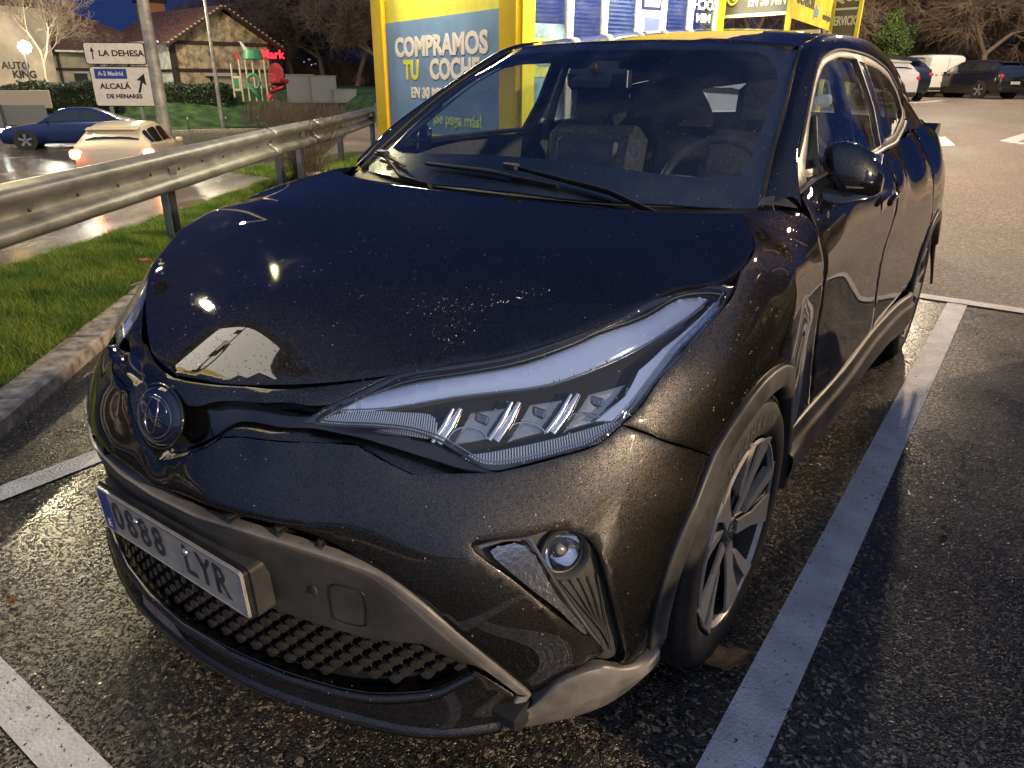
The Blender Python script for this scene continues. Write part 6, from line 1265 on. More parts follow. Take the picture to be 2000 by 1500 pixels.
for a in (.72, 2.15): P_ = S0 + SD * a - np.array([SD[1], -SD[0]]) * .06; MB().box((P_[0], P_[1], .65), (.14, .14, 3.8), Matrix.Rotation(math.atan2(SD[1], SD[0]), 3, 'Z'), .01).build('post', M_POLE, RS)

# lit sign high on a post beside the road (seen only as a reflection in the hood)
LS = empty('lit_sign', 'large lit white sign with a yellow band on a post beside the verge', 'sign', loc=(0, 0, 0))
LP = np.array([-7.3, -.5]); LD = np.array([.10, .995]); LN = np.array([.995, -.10])
M_LIT = glow('sign_face_glow', (1, .90, .76), 3.4); M_LITY = glow('sign_yellow_glow', (1, .66, .10), 2.6)
def lbox(nm, a0, a1, z0, z1, d0, d1, mat, par): return wbox(nm, a0, a1, z0, z1, d0, d1, mat, par, LP - LD * 1.35, LD)
lbox('casing', -.18, 2.88, 4.8, 9.6, -.5, -.02, M_BLK, LS); lbox('sign_face', 0, 2.7, 5.0, 9.3, 0, .02, M_LIT, LS); lbox('sign_rim', -.20, 2.90, 9.6, 9.64, -.5, .03, M_BLK, LS)
lbox('sign_band', .5, 1.7, 5.05, 8.6, .02, .03, M_LITY, LS); wtext('OQUO', 1.25, 6.6, .7, M_BLK, LS, LP - LD * 1.35, LD, d=.04, bold=.02); wtext('UN ET', 1.9, 6.4, .6, M_BLK, LS, LP - LD * 1.35, LD, d=.04, bold=.02)
MB().box((LP[0] - .25, LP[1], 2.2), (.25, .5, 5.0)).build('post', M_POLED, LS)

# ================================================================== lawn, hedges, buildings across the road
KP = crom([(-48, 9), (-39.1, 13.7), (-36.5, 16.0), (-34.3, 18.6), (-33.0, 21.8), (-30.3, 24.2), (-22.5, 22.2), (-12, 21.5), (-3, 24)], 4)
def lawnf(u, v):
    x = np.interp(u, np.linspace(0, 1, len(KP)), KP[:, 0]); y = np.interp(u, np.linspace(0, 1, len(KP)), KP[:, 1]); n = np.array([-.66, .75]); z0 = road_z(x, y) + .10
    d = 60 * v * v; return (x + n[0] * d, y + n[1] * d, z0 + (.55 - z0) * sstep(d / 7.0) + .2 * v)
sheet('lawn', lawnf, np.linspace(0, 1, 30), np.linspace(0, 1, 14), M_LAWN, flip=True)
fk = empty('far_kerb'); fk['kind'] = 'structure'
for i in range(len(KP) - 1):
    a, b = KP[i], KP[i + 1]; d = b - a; c = (a + b) / 2; L_ = float(np.linalg.norm(d)); m_ = max(1, int(L_ / 1.0))
    for j in range(m_):
        c = a + d * (j + .5) / m_; MB().box((c[0], c[1], road_z(*c) + .04), (L_ / m_ * .985, .18, .16), Matrix.Rotation(math.atan2(d[1], d[0]), 3, 'Z'), .01).build('kerb_stone', M_KERB, fk)
def leaves(n, c, s, size, mat, name, rot=0.0, parent=None, shell=.75):
    """leaf quads spread through a box-like crown"""
    P = rng.uniform(-1, 1, (n, 3)); k = rng.random(n) < shell; ax = rng.integers(0, 3, n); P[k, ax[k]] = np.sign(P[k, ax[k]]) * rng.uniform(.86, 1.05, k.sum())
    P = P * np.array(s) / 2; P[:, 2] += .06 * np.sin(P[:, 0] * 3.1) + .05 * np.sin(P[:, 1] * 4.7)
    cr_, sr_ = math.cos(rot), math.sin(rot); P = np.c_[P[:, 0] * cr_ - P[:, 1] * sr_, P[:, 0] * sr_ + P[:, 1] * cr_, P[:, 2]] + np.array(c)
    return quads(P, size, mat, name, parent)
def quads(P, size, mat, name, parent=None):
    n = len(P); a = rng.normal(size=(n, 3)); a /= np.linalg.norm(a, axis=1)[:, None]; b = np.cross(a, rng.normal(size=(n, 3))); b /= np.linalg.norm(b, axis=1)[:, None]; sz = size * rng.uniform(.6, 1.3, (n, 1))
    V = np.stack([P - a * sz, P + b * sz * .5, P + a * sz, P - b * sz * .5], 1).reshape(-1, 3); me = bpy.data.meshes.new(name); me.vertices.add(4 * n); me.vertices.foreach_set('co', V.ravel()); me.loops.add(4 * n); me.loops.foreach_set('vertex_index', np.arange(4 * n, dtype=np.int32))
    me.polygons.add(n); me.polygons.foreach_set('loop_start', np.arange(0, 4 * n, 4, dtype=np.int32)); me.update(); me.validate(); me.materials.append(mat); o = bpy.data.objects.new(name, me); link(o, parent); return o
M_HEDGE = pbr('hedge_leaf', (.012, .028, .007), .6, nscale=3, namp=.3, col2=(.035, .06, .016)); M_BARK = pbr('bark', (.035, .028, .020), .9, nscale=9, namp=.25)
def hedge(label, c, s, rot, n=7000):
    t = empty('hedge', label, 'hedge', 'clipped hedges in front of the buildings', c); leaves(n, (0, 0, s[2] / 2), s, .07, M_HEDGE, 'foliage', rot, t)
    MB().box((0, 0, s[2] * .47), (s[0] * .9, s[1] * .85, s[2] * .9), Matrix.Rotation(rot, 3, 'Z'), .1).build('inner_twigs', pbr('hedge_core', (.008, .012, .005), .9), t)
hedge('tall clipped hedge left of the bare tree, above the blue saloon', (-39.3, 17.6, -.55), (4.3, 1.4, 1.5), 1.0)
hedge('low hedge along the stone building behind the lamp post', (-38.0, 21.6, -.25), (6.6, 1.2, 1.15), .95, 9000)
hedge('small hedge in front of the fast-food wall at the left', (-40.4, 14.9, -.7), (2.8, 1.2, 1.5), 1.0, 5000)
# stone house with gable
M_STONE = pbr('rubble_stone', (.24, .19, .12), .85, nscale=2.2, namp=.28, bump=.9, bscale=5, bdist=.06, emis=(1, .8, .5), estr=.0); M_TIMBER = pbr('dark_timber', (.018, .013, .010), .7); M_TILE = pbr('roof_tile', (.10, .045, .032), .8, nscale=8, namp=.3); M_LITW = pbr('lit_side_wall', (.52, .52, .47), .8, nscale=3, namp=.15, bump=.7, bscale=6, bdist=.04)
HS = empty('stone_house', 'stone house with timber gable and tiled roof beyond the playground', 'house', loc=(0, 0, 0))
GA = np.array([-40.4, 23.9]); GB = np.array([-39.6, 30.0]); GD = (GB - GA); GL = float(np.linalg.norm(GD)); GD /= GL
GN = np.array([GD[1], -GD[0]]); z0 = -.2; ze = 3.15; za = 4.95
def gp(a, z, d=0.0): P_ = GA + GD * a + GN * d; return (P_[0], P_[1], z)
n_ = 14; V = [gp(0, z0), gp(GL, z0), gp(GL, ze), gp(GL / 2, za), gp(0, ze)]; V += [tuple(np.array(v) - np.array([GN[0], GN[1], 0]) * .3) for v in V]
mesh_obj('gable_wall', V, [(0, 1, 2, 3, 4), (9, 8, 7, 6, 5)] + [(i, 5 + i, 5 + (i + 1) % 5, (i + 1) % 5) for i in range(5)], M_STONE, HS)
def hb(nm, a0, a1, z_0, z_1, d0, d1, mat, par=None): return wbox(nm, a0, a1, z_0, z_1, d0, d1, mat, par or HS, GA, GD)
for (a0, a1, q0, q1) in ((0, GL, ze - .16, ze + .04), (0, GL, 1.55, 1.72), (0, .2, z0, ze), (GL - .2, GL, z0, ze), (2.0, 2.14, z0, 1.55)): hb('timber', a0, a1, q0, q1, 0, .08, M_TIMBER)
hb('doorway', 2.3, 3.9, z0, 1.35, .0, .05, pbr('door_pale', (.25, .22, .17), .7)); hb('lintel', 1.7, 3.6, 1.32, 1.5, .0, .3, pbr('lintel', (.3, .27, .2), .7))
SLD = -GN * 1.0; LD2 = np.array([-GN[0], -GN[1]])
lw = np.array([-.90, .10]); lw /= np.linalg.norm(lw)
def hp(a, b, z): P_ = GA + GD * a + lw * b; return (P_[0], P_[1], z)
V = [hp(0, 0, z0), hp(0, 7.5, z0), hp(0, 7.5, ze), hp(0, 0, ze)]; mesh_obj('side_wall', V, [(0, 1, 2, 3)], M_LITW, HS)  # lamplight on this side of the house is put into the pale colour
for b in (0, 2.6, 5.2): MB().box(hp(-.04, b, (z0 + ze) / 2), (.18, .18, ze - z0), Matrix.Rotation(math.atan2(lw[1], lw[0]), 3, 'Z')).build('timber', M_TIMBER, HS)
for z_ in (1.6,): MB().box(hp(-.04, 3.75, z_), (7.5, .12, .14), Matrix.Rotation(math.atan2(lw[1], lw[0]), 3, 'Z')).build('timber', M_TIMBER, HS)
MB().tube([hp(-.7, 0, ze - .08), hp(-.7, 7.5, ze - .08)], .06, 8).build('gutter', pbr('gutter_pale', (.5, .5, .45), .5), HS)
def roofplane(nm, P00, P10, P01, P11, rows, cols, par):
    """tiled slope: rounded tile rows as one relief sheet"""
    P00, P10, P01, P11 = map(np.array, (P00, P10, P01, P11)); V = []; n = np.cross(P10 - P00, P01 - P00); n = n / np.linalg.norm(n); n = n if n[2] > 0 else -n
    for i in range(rows * 2 + 1):
        for j in range(cols * 4 + 1):
            u = j / (cols * 4); v = i / (rows * 2); V.append(tuple((P00 * (1 - u) + P10 * u) * (1 - v) + (P01 * (1 - u) + P11 * u) * v + n * (.05 * abs(math.sin(math.pi * u * cols)) + .04 * (i % 2))))
    return tag(mesh_obj(nm, V, grid_faces(rows * 2 + 1, cols * 4 + 1), M_TILE, par, 30), kind='stuff')
ov = .55; g0 = np.array([*(GA - GD * ov), ze - .22]); g1 = np.array([*(GA + GD * GL / 2), za + .12]); g2 = np.array([*(GB + GD * ov), ze - .22]); f3 = np.array([*(GN * .7), 0]); b3 = np.array([*(lw * 9), 0])
roofplane('tile_field', g0 + f3, g0 + b3, g1 + f3, g1 + b3, 14, 34, HS); roofplane('tile_field', g2 + f3, g2 + b3, g1 + f3, g1 + b3, 14, 34, HS)
for i in range(15):
    for A, B in ((g0, g1), (g2, g1)):
        P_ = A + (B - A) * (i + .5) / 15 + f3; MB().box(tuple(P_ + np.array([0, 0, .03])), (.14, .14, .10), Matrix.Rotation(math.atan2(GD[1], GD[0]), 3, 'Z'), .03).build('verge_tile', pbr('verge_tile_pale', (.32, .22, .15), .8), HS)
for A, B in ((g0, g1), (g2, g1)):
    MB().tube([tuple(A + f3 - np.array([0, 0, .08])), tuple(B + f3 - np.array([0, 0, .08]))], .09, 4).build('bargeboard', M_TIMBER, HS)
CH = MB().box((-50.3, 28.9, 4.9), (1.3, 1.3, 1.9), None, .02).build('chimney', pbr('chimney_brick', (.30, .12, .05), .8), HS); MB().box((-50.3, 28.9, 5.98), (1.6, 1.6, .35), None, .02).build('chimney_cap', M_TIMBER, CH)
MB().box((-51.5, 24.9, 3.9), (1.1, 1.1, 1.4), None, .02).build('chimney', MATS['chimney_brick'], HS)
NE = empty('neon_sign', 'small red neon word glowing at the right corner of the stone house', 'sign', loc=(0, 0, 0)); nd = np.array([.60, .80])
text_mesh('lettering', 'Mark', .68, glow('neon_red', (1, .02, .03), 3.5), NE, frame_M((-38.9, 29.6, 2.55), (.82, .57, 0), (0, 0, 1)), .03, .01, 'CENTER')
# long building on the left with fast-food wall
LB = empty('long_building', 'long half-timbered building with a big tiled roof and a cream drive-in wall', 'building', loc=(0, 0, 0))
B0_ = np.array([-44.6, 11.5]); B1_ = np.array([-45.4, 27.0]); BD_ = B1_ - B0_; BL = float(np.linalg.norm(BD_)); BD_ /= BL
def lb(nm, a0, a1, q0, q1, d0, d1, mat, par=None): return wbox(nm, a0, a1, q0, q1, d0, d1, mat, par or LB, B0_, BD_)
M_REND = pbr('beige_render', (.22, .20, .15), .85, nscale=1.2, namp=.12); M_CREAM = pbr('cream_wall', (.36, .29, .21), .8, nscale=1, namp=.08)
lb('wall', 7.8, BL, -.3, 2.65, -.3, 0, M_REND); lb('cream_wall', -2, 7.8, -.3, 4.6, -.2, .5, M_CREAM); lb('red_band', -2, 4.8, 2.35, 2.65, .5, .55, pbr('red_band', (.28, .03, .035), .5))
for a in (8.2, 10.3, 12.3, 14.3): lb('timber', a, a + .16, -.3, 2.65, 0, .06, M_TIMBER)
lb('timber', 8.0, BL, 1.55, 1.7, 0, .06, M_TIMBER)
for a in (9.0, 11.2, 13.2): W = lb('window', a, a + .75, .75, 1.42, .0, .03, pbr('window_dark', (.02, .025, .03), .2)); lb('window_frame', a - .06, a + .81, 1.42, 1.5, .0, .06, pbr('window_frame_pale', (.3, .3, .27), .6), W)
lb('lit_window', 2.2, 3.2, .0, 1.05, .5, .54, glow('window_glow', (1, .62, .18), 4))
WT = wtext('AUTO', 5.75, 1.75, .50, M_SIGNB, LB, B0_, BD_, d=.53, bold=.012); wtext('KING', 6.1, 1.32, .50, M_SIGNB, LB, B0_, BD_, d=.53, bold=.02)
nb_ = np.array([BD_[1], -BD_[0]])
def lpoly(name, pts, mat, d=.53):
    V = [tuple(B0_ + BD_ * a + nb_ * dd) + (z,) for dd in (d, d - .02) for a, z in pts]; n = len(pts); return mesh_obj(name, V, [tuple(range(n)), tuple(range(n, 2 * n))[::-1]] + [(i, n + i, n + (i + 1) % n, (i + 1) % n) for i in range(n)], mat, LB)
lpoly('arrow', [(a_ - .65, z_ - .05) for a_, z_ in [(6.2, 1.05), (6.45, .85), (6.85, .80), (7.0, .84), (7.0, .70), (7.35, .98), (7.0, 1.16), (7.0, 1.02), (6.8, .98), (6.5, 1.02), (6.25, 1.12)]], M_SIGNB)
r0 = np.array([*(B0_ + BD_ * 7.9 + nb_ * .6), 2.55]); r1 = np.array([*(B1_ + nb_ * .6), 2.55]); u0 = np.array([*(B0_ + BD_ * 7.9 - nb_ * 7), 6.9]); u1 = np.array([*(B1_ - BD_ * 4.0 - nb_ * 7), 5.6])
roofplane('tile_field', r0, r1, u0, u1, 20, 40, LB); roofplane('tile_field', np.array([*(B0_ - BD_ * 3 - nb_ * .2), 4.3]), np.array([*(B0_ + BD_ * 8.2 - nb_ * .2), 4.3]), np.array([*(B0_ - BD_ * 3 - nb_ * 7), 7.6]), np.array([*(B0_ + BD_ * 8.2 - nb_ * 7), 7.0]), 16, 30, LB)
lb('gutter', 7.9, BL, 2.5, 2.6, .6, .72, MATS['gutter_pale'])
# ------------------------------------------------------------------ playground, cabinets, bollards
PG = empty('playground_frame', 'green and red playground tower with a red spiral slide', 'play equipment', loc=(-33.1, 23.75, .16)); PG.rotation_euler = (0, 0, .62); PG.scale = (.86, .86, .95)
M_GRN = pbr('play_green', (.03, .22, .09), .45); M_RED = pbr('play_red', (.38, .03, .03), .45); M_CRM = pbr('play_cream', (.45, .40, .28), .6)
for x_, y_ in ((-1.25, 0), (-.75, 0), (-.7, 1.0), (.05, 0), (.1, 1.0), (.75, 0), (.7, 1.0)): MB().box((x_, y_, 1.0), (.09, .09, 2.1 if x_ > -1 else 1.7), None, .01).build('post', M_CRM, PG)
MB().lathe([(.0, .50), (.50, .44), (.62, .0), (.60, -.02)], 20, Matrix.Translation((0, .4, 2.1))).build('roof_cap', M_GRN, PG, 40)
MB().prism([(-.75, 2.15), (-.42, 2.25), (-.05, 2.6), (-.65, 3.3)], .1, .16, axis=1).build('sail', pbr('sail_grey', (.4, .4, .38), .6), PG) if 0 else MB().prism([(-.62, 2.95), (-.50, 2.95), (.02, 2.35), (-.30, 2.30)], .1, .16, axis=1).build('sail', pbr('sail_grey', (.4, .4, .38), .6), PG)
MB().prism([(-.98, 2.45), (-.85, 2.5), (-.68, 2.0), (-.82, 1.85)], .0, .08, axis=1).build('flag', M_RED, PG)
MB().box((-1.05, 0, .85), (.50, .05, .75), None, .02).build('panel', M_CRM, PG); MB().box((-1.05, -.04, .88), (.26, .03, .50), None, .02).build('panel', M_GRN, PG)
MB().tube([(.0 + .36 * math.cos(R(a)), -.02, .95 + .36 * math.sin(R(a))) for a in range(0, 361, 20)], .08, 8, caps=False).build('ring', M_GRN, PG, 50)
MB().tube([(-.35, -.1, .85), (.1, -.5, .45), (.45, -.8, .12)], .16, 10, flat=.5).build('slide', M_GRN, PG, 50)
for z_ in (.7, 1.0, 1.3): MB().box((.95, .3, z_), (.6, .06, .10), None, .02).build('panel', M_RED, PG)
MB().prism([(.9, .9), (1.75, .9), (1.75, 1.6), (1.55, 1.85), (1.3, 1.92), (1.0, 1.8), (.9, 1.5)], .3, .4, axis=1).build('panel', M_RED, PG)
MB().tube([(1.35 + .62 * math.cos(R(a)), .3 + .62 * math.sin(R(a)), 1.1 - .95 * (a + 60) / 300) for a in range(-60, 241, 15)], .17, 8, flat=.6).build('spiral_slide', M_RED, PG, 50)
M_CABG = pbr('cabinet_grey', (.16, .165, .17), .6)
for i, (x, y, w_, h_, lab) in enumerate(((-31.6, 25.5, 1.4, 1.35, 'tall grey utility cabinet beside the red slide'), (-30.7, 26.3, 1.3, 1.3, 'second grey utility cabinet, right of the tall one'), (-29.9, 27.0, 1.2, .65, 'low grey utility box at the right of the cabinets'))):
    t = empty('utility_cabinet', lab, 'cabinet', 'grey cabinets beside the playground', (x, y, .05)); MB().box((0, 0, h_ / 2), (w_, .6, h_), Matrix.Rotation(.9, 3, 'Z'), .02).build('housing', M_CABG, t); MB().box((0, 0, h_ + .02), (w_ + .06, .66, .04), Matrix.Rotation(.9, 3, 'Z')).build('lid', M_CABG, t)
for i, (x, y) in enumerate(((-34.0, 18.95), (-33.6, 20.0), (-32.95, 21.7), (-32.0, 22.9), (-30.9, 23.7), (-34.9, 17.8), (-36.0, 16.4))):
    t = empty('bollard', ['slim bollard just left of the slim lamp post', 'slim bollard just right of the slim lamp post', 'slim bollard third to the right of the sign posts', 'slim bollard below the playground slide', 'rightmost slim bollard, by the dry grass', 'slim bollard between the direction sign and the thick lamp post', 'leftmost slim bollard, behind the saloon'][i], 'bollard', 'bollards along the far kerb', (x, y, road_z(x, y) + .1)); MB().tube([(0, 0, 0), (0, 0, .50)], .028, 8).build('shaft', M_POLED, t, 40); MB().lathe([(.032, .50), (.032, .58), (.001, .60)], 10).build('cap', pbr('bollard_band', (.6, .58, .5), .4), t)
for (x, y, z, w_, h_, m_, lab) in ((-38.6, 13.4, -1.2, 1.0, 1.7, pbr('board_dark', (.05, .055, .07), .5), 'dark blue-grey board at the left edge behind the saloon'), (-38.8, 14.9, -.9, 2.4, .8, pbr('board_cream', (.36, .31, .24), .6), 'cream notice board on a grey stand behind the saloon')):
    t = empty('notice_board', lab, 'notice board', None, (x, y, z)); MB().box((0, 0, 1.25 - h_ / 2 + (.3 if w_ > 1 else 0)), (w_, .10, h_), Matrix.Rotation(.95, 3, 'Z'), .02).build('board', m_, t); MB().box((0, 0, .45), (w_ * .75, .16, .9), Matrix.Rotation(.95, 3, 'Z')).build('stand', M_CABG, t)

# ================================================================== trees
def segs_mesh(S, mat, name, parent, sides=3):
    S = np.array(S, float); a = S[:, 0:3]; b = S[:, 3:6]; r0 = S[:, 6]; r1 = S[:, 7]; t = b - a; L_ = np.linalg.norm(t, axis=1)[:, None] + 1e-9; t = t / L_
    up = np.where(np.abs(t[:, 2:3]) > .9, np.array([[1., 0, 0]]), np.array([[0, 0, 1.]])); u = np.cross(t, up); u /= np.linalg.norm(u, axis=1)[:, None] + 1e-9; w = np.cross(t, u); n = len(S); V = np.empty((n, 2 * sides, 3))
    for k in range(sides):
        an = 2 * math.pi * k / sides; d = u * math.cos(an) + w * math.sin(an); V[:, k] = a + d * r0[:, None]; V[:, sides + k] = b + d * r1[:, None]
    F = np.empty((n, sides, 4), np.int32); base_ = (np.arange(n) * 2 * sides)[:, None]
    for k in range(sides): F[:, k] = base_ + np.array([k, (k + 1) % sides, sides + (k + 1) % sides, sides + k])
    me = bpy.data.meshes.new(name); me.vertices.add(V.shape[0] * V.shape[1]); me.vertices.foreach_set('co', V.ravel()); me.loops.add(F.size); me.loops.foreach_set('vertex_index', F.ravel())
    me.polygons.add(n * sides); me.polygons.foreach_set('loop_start', np.arange(0, F.size, 4, dtype=np.int32)); me.update(); me.validate(); me.materials.append(mat); o = bpy.data.objects.new(name, me); link(o, parent); return o
def bare_tree(label, loc, h, spread=.55, seed=1, depth=6, mat=None, grp=None, trunk=.16, name='bare_tree', lo=.25, leaf=None, nleaf=0, droop=0.0, rmin=.007, twigs=0):
    rs = np.random.default_rng(seed); T = []; C_ = []
    def grow(p, d, L_, r, lv):
        n = 3; q = p
        for i in range(n):
            d2 = d + rs.normal(0, .10 + .03 * (depth - lv), 3) + np.array([0, 0, .06 - droop * (depth - lv)]); d2 /= np.linalg.norm(d2); e = q + d2 * L_ / n; (T if lv >= depth - 1 else C_).append([*q, *e, r * (1 - .25 * i / n), r * (1 - .25 * (i + 1) / n)]); q = e; d = d2
            if lv > 0 and lv < depth and i < n - 1 and rs.random() < .75: branch(q, d, L_ * .62, r * .45, lv - 1)
        if lv > 0:
            for _ in range(2 if rs.random() < .55 else 3): branch(q, d, L_ * (.70 + .15 * rs.random()), r * .62, lv - 1)
    def branch(q, d, L_, r, lv):
        s = rs.normal(0, 1, 3); s -= d * (s @ d); s /= np.linalg.norm(s) + 1e-9; d2 = d + s * spread * (.6 + .8 * rs.random()); d2 /= np.linalg.norm(d2); grow(q, d2, L_, max(r, rmin), lv)
    grow(np.zeros(3), np.array([0, 0, 1.]), h * lo, trunk, depth)
    if twigs:
        A_ = np.array(C_); k = rs.integers(0, len(A_), twigs); dd = A_[k, 3:6] - A_[k, 0:3]; dd /= np.linalg.norm(dd, axis=1)[:, None] + 1e-9; dd = dd + rs.normal(0, .6, (twigs, 3)); a0 = A_[k, 0:3] + (A_[k, 3:6] - A_[k, 0:3]) * rs.random((twigs, 1)); L_ = rs.uniform(.25, .9, (twigs, 1))
        C_ += [list(r_) for r_ in np.hstack([a0, a0 + dd * L_, np.full((twigs, 1), rmin * .7), np.full((twigs, 1), rmin * .35)])]
    t = empty(name, label, 'tree', grp, loc); segs_mesh(T, mat or M_BARK, 'trunk', t, 7); segs_mesh(C_, mat or M_BARK, 'crown', t, 3)
    if leaf is not None:
        A_ = np.array(C_)[:, 3:6]; k = rs.integers(0, len(A_), nleaf); quads(A_[k] + rs.normal(0, .12, (nleaf, 3)), .07, leaf, 'foliage', t)
    return t
M_TWD = pbr('twig_dark', (.15, .11, .085), .9); M_TWB = pbr('twig_brown', (.24, .18, .12), .9)
gt = 'bare trees beyond the road'
for i, (x, y, z, h, sd) in enumerate(((-57, 41, -.3, 10.5, 3), (-53, 42.5, -.4, 12, 4), (-48.5, 42, -.4, 12.5, 5), (-43.5, 40.5, -.3, 12, 6), (-39, 39, -.2, 10.5, 7), (-52, 47, -.3, 13, 8), (-35, 38, -.2, 9.5, 9), (-46, 47, -.3, 12.5, 10))):
    bare_tree(['bare tree nearest the roof slope of the stone house', 'tall bare tree behind the red neon word', 'widest bare tree of the dark mass, above the grey cabinets', 'bare tree standing just left of the yellow kiosk frame', 'smaller bare tree touching the kiosk frame', 'hindmost tall tree of the dark mass, beyond the distant lit windows', 'low bare tree mostly behind the kiosk', 'hindmost tree above the single white distant lamp'][i], (x, y, z), h, .66, sd, 7 if i < 5 else 6, M_TWD, gt, .24, lo=.25, rmin=.018, twigs=7000)
bare_tree('bare multi-stemmed tree growing out of the tall hedge, beside the direction sign', (-38.6, 18.2, -.4), 5.6, .50, 21, 5, M_BARK, None, .09, lo=.22)
bare_tree('thin bare tree in front of the big tiled roof at the upper left', (-42.0, 17.8, -.3), 8.5, .50, 22, 6, M_TWB, None, .10, lo=.26)
gr_ = 'bare brown trees beyond the car park'
for i, (x, y, z, h, sd) in enumerate(((-12.5, 40, .3, 9.5, 31), (-10.0, 41, .3, 10, 32), (-8.6, 45, .4, 9, 33), (-6.4, 56, .5, 8.2, 34), (-4.0, 62, .5, 10, 35), (-1.5, 60, .5, 11, 36), (1.5, 58, .5, 12, 37), (4.5, 58, .5, 12, 38), (-9.5, 50, .4, 9, 39), (-2.6, 50, .5, 7.5, 40), (.5, 52, .5, 8, 41), (-15.5, 44, .3, 10, 42))):
    bare_tree(['leftmost brown bare tree of the row, behind the tent', 'brown bare tree with tangled twigs just right of the tent', 'bare tree whose twigs reach into the green leafy tree', 'bare tree rising directly above the white van', 'bare tree left of the round lit pole sign', 'bare tree under the round lit pole sign', 'bare tree beside the distant bluish lamp', 'bare tree cut by the right edge of the picture', 'low bare tree behind the navy off-roader', 'pale bushy bare tree just behind the white van', 'pale bushy bare tree behind the black estate', 'bare tree hidden mostly by the kiosk'][i], (x, y, z), h, .66, sd, 7 if h > 8 else 6, M_TWB, gr_, .2, lo=.30, droop=.01, rmin=.016, twigs=9000)
M_IVY = pbr('ivy_leaf', (.05, .085, .018), .6, nscale=1.2, namp=.3, col2=(.10, .15, .03))
bare_tree('green leafy shrub-like tree to the left above the white van', (-6.9, 43.5, .4), 5.4, .62, 51, 5, M_TWB, None, .14, lo=.22, leaf=M_IVY, nleaf=22000, name='leafy_tree')
bare_tree('low green tree at the right edge behind the black cars', (1.3, 50, .5), 4.2, .62, 52, 5, M_TWB, None, .14, lo=.22, leaf=M_IVY, nleaf=14000, name='leafy_tree')
for i, (x, y, n, h, lab) in enumerate(((-6.75, 4.95, 90, .95, 'leafless thin shrub growing through the guardrail joint'), (-6.95, 5.35, 60, .8, 'small leafless shrub just right of the guardrail joint'))):
    rs = np.random.default_rng(60 + i); S = []
    for _ in range(n):
        d = np.array([rs.normal(0, .35), rs.normal(0, .35), 1.]); p = np.array([rs.normal(0, .08), rs.normal(0, .08), 0.])
        for k in range(6):
            d2 = d + rs.normal(0, .18, 3); d2 /= np.linalg.norm(d2); e = p + d2 * h / 6; S.append([*p, *e, .004 - .0005 * k, .0035 - .0005 * k]); p = e
            if rs.random() < .6: s = d2 + rs.normal(0, .5, 3); S.append([*p, *(p + s / np.linalg.norm(s) * h * .16), .0022, .001])
    t = empty('bare_shrub', lab, 'shrub', None, (x, y, .08)); segs_mesh(S, pbr('shrub_twig', (.10, .065, .035), .8), 'branches', t, 3)
rs = np.random.default_rng(77); S = []
for _ in range(420):
    p = np.array([rs.uniform(-2.6, 2.6), rs.uniform(-.5, .5), 0.]); d = np.array([rs.normal(0, .12), rs.normal(0, .12), 1.]); S.append([*p, *(p + d * rs.uniform(.6, 1.15)), .014, .006])
t = empty('dry_grass_clump', 'tall dry ornamental grass below the playground, behind the rail', 'plant', None, (-29.6, 23.4, -.8)); t.rotation_euler = (0, 0, .5); segs_mesh(S, pbr('dry_stalk', (.13, .09, .075), .9), 'stalks', t, 3)
# far lights
def dot(label, loc, r, mat, cat='lamp'):
    t = tag(MB().lathe([(.001, -r), (r * .7, -r * .7), (r, 0), (r * .7, r * .7), (.001, r)], 12).build('distant_lamp', mat, None, 40, loc), label, cat, 'distant lights among the dark trees')
G1_ = glow('far_white', (.95, 1, .85), 9)
dot('white distant lamp above the row of lit windows', (-61.9, 48.7, 4.6), .17, G1_); dot('single white distant lamp high near the kiosk', (-56.9, 52.5, 5.0), .13, G1_); dot('small orange distant lamp low among the trees', (-60.9, 48.9, 2.1), .12, glow('far_orange', (1, .5, .2), 6))
dot('pale distant lamps low beside the kiosk frame', (-46.9, 44.2, 1.1), .14, glow('far_warm', (1, .85, .6), 5))
for i, (dx, dz) in enumerate(((0, 0), (.35, .2), (.7, -.1), (.5, -.25))): dot(['leftmost', 'highest', 'rightmost', 'lowest'][i] + ' of the four bluish white distant lights seen through twigs', (-59.6 + dx, 49.3 + dx, 2.6 + dz), .10, glow('far_blue', (.75, .85, 1), 5))
FW = empty('distant_building', 'dark distant building with three lit windows', 'building', None, (-61.2, 49.0, 2.9)); MB().box((0, 1.0, 0), (3.4, 1.0, 2.2), Matrix.Rotation(.7, 3, 'Z')).build('wall', pbr('far_wall_dark', (.02, .02, .025), .9), FW)
for i in range(3): MB().box((-.5 + i * .62, .18 + i * .52, .55), (.42, .05, .38), Matrix.Rotation(.7, 3, 'Z')).build('window', glow('far_window', (.85, .95, 1), 4), FW)
BS = empty('pole_sign', 'round red and orange lit sign on a tall pole far away at the upper right', 'sign', None, (-8.8, 114.5, 8.6))
for nm, pts, m_ in (('upper_half', [(1.15 * math.cos(R(a)), 1.15 * math.sin(R(a)) + .1) for a in range(0, 181, 15)], glow('sign_orange', (1, .13, .03), 3)), ('middle_band', [(-1.15, -.45), (1.15, -.2), (1.15, .02), (-1.15, -.15)], glow('sign_blue_glow', (.45, .55, 1), 2.6)), ('lower_half', [(.7 * math.cos(R(a)), .75 * math.sin(R(a)) - .75) for a in range(180, 361, 20)], glow('sign_red', (1, .03, .02), 2.4))):
    MB().prism(pts, -.08, .08, axis=1).build(nm, m_, BS)
MB().box((.1, -.12, .62), (1.3, .05, .22), None, .02).build('lettering_bar', glow('sign_cream', (1, .7, .45), 3), BS)
MB().tube([(0, .3, -9), (0, .3, -.5)], .2, 8).build('pole', M_POLED, BS)
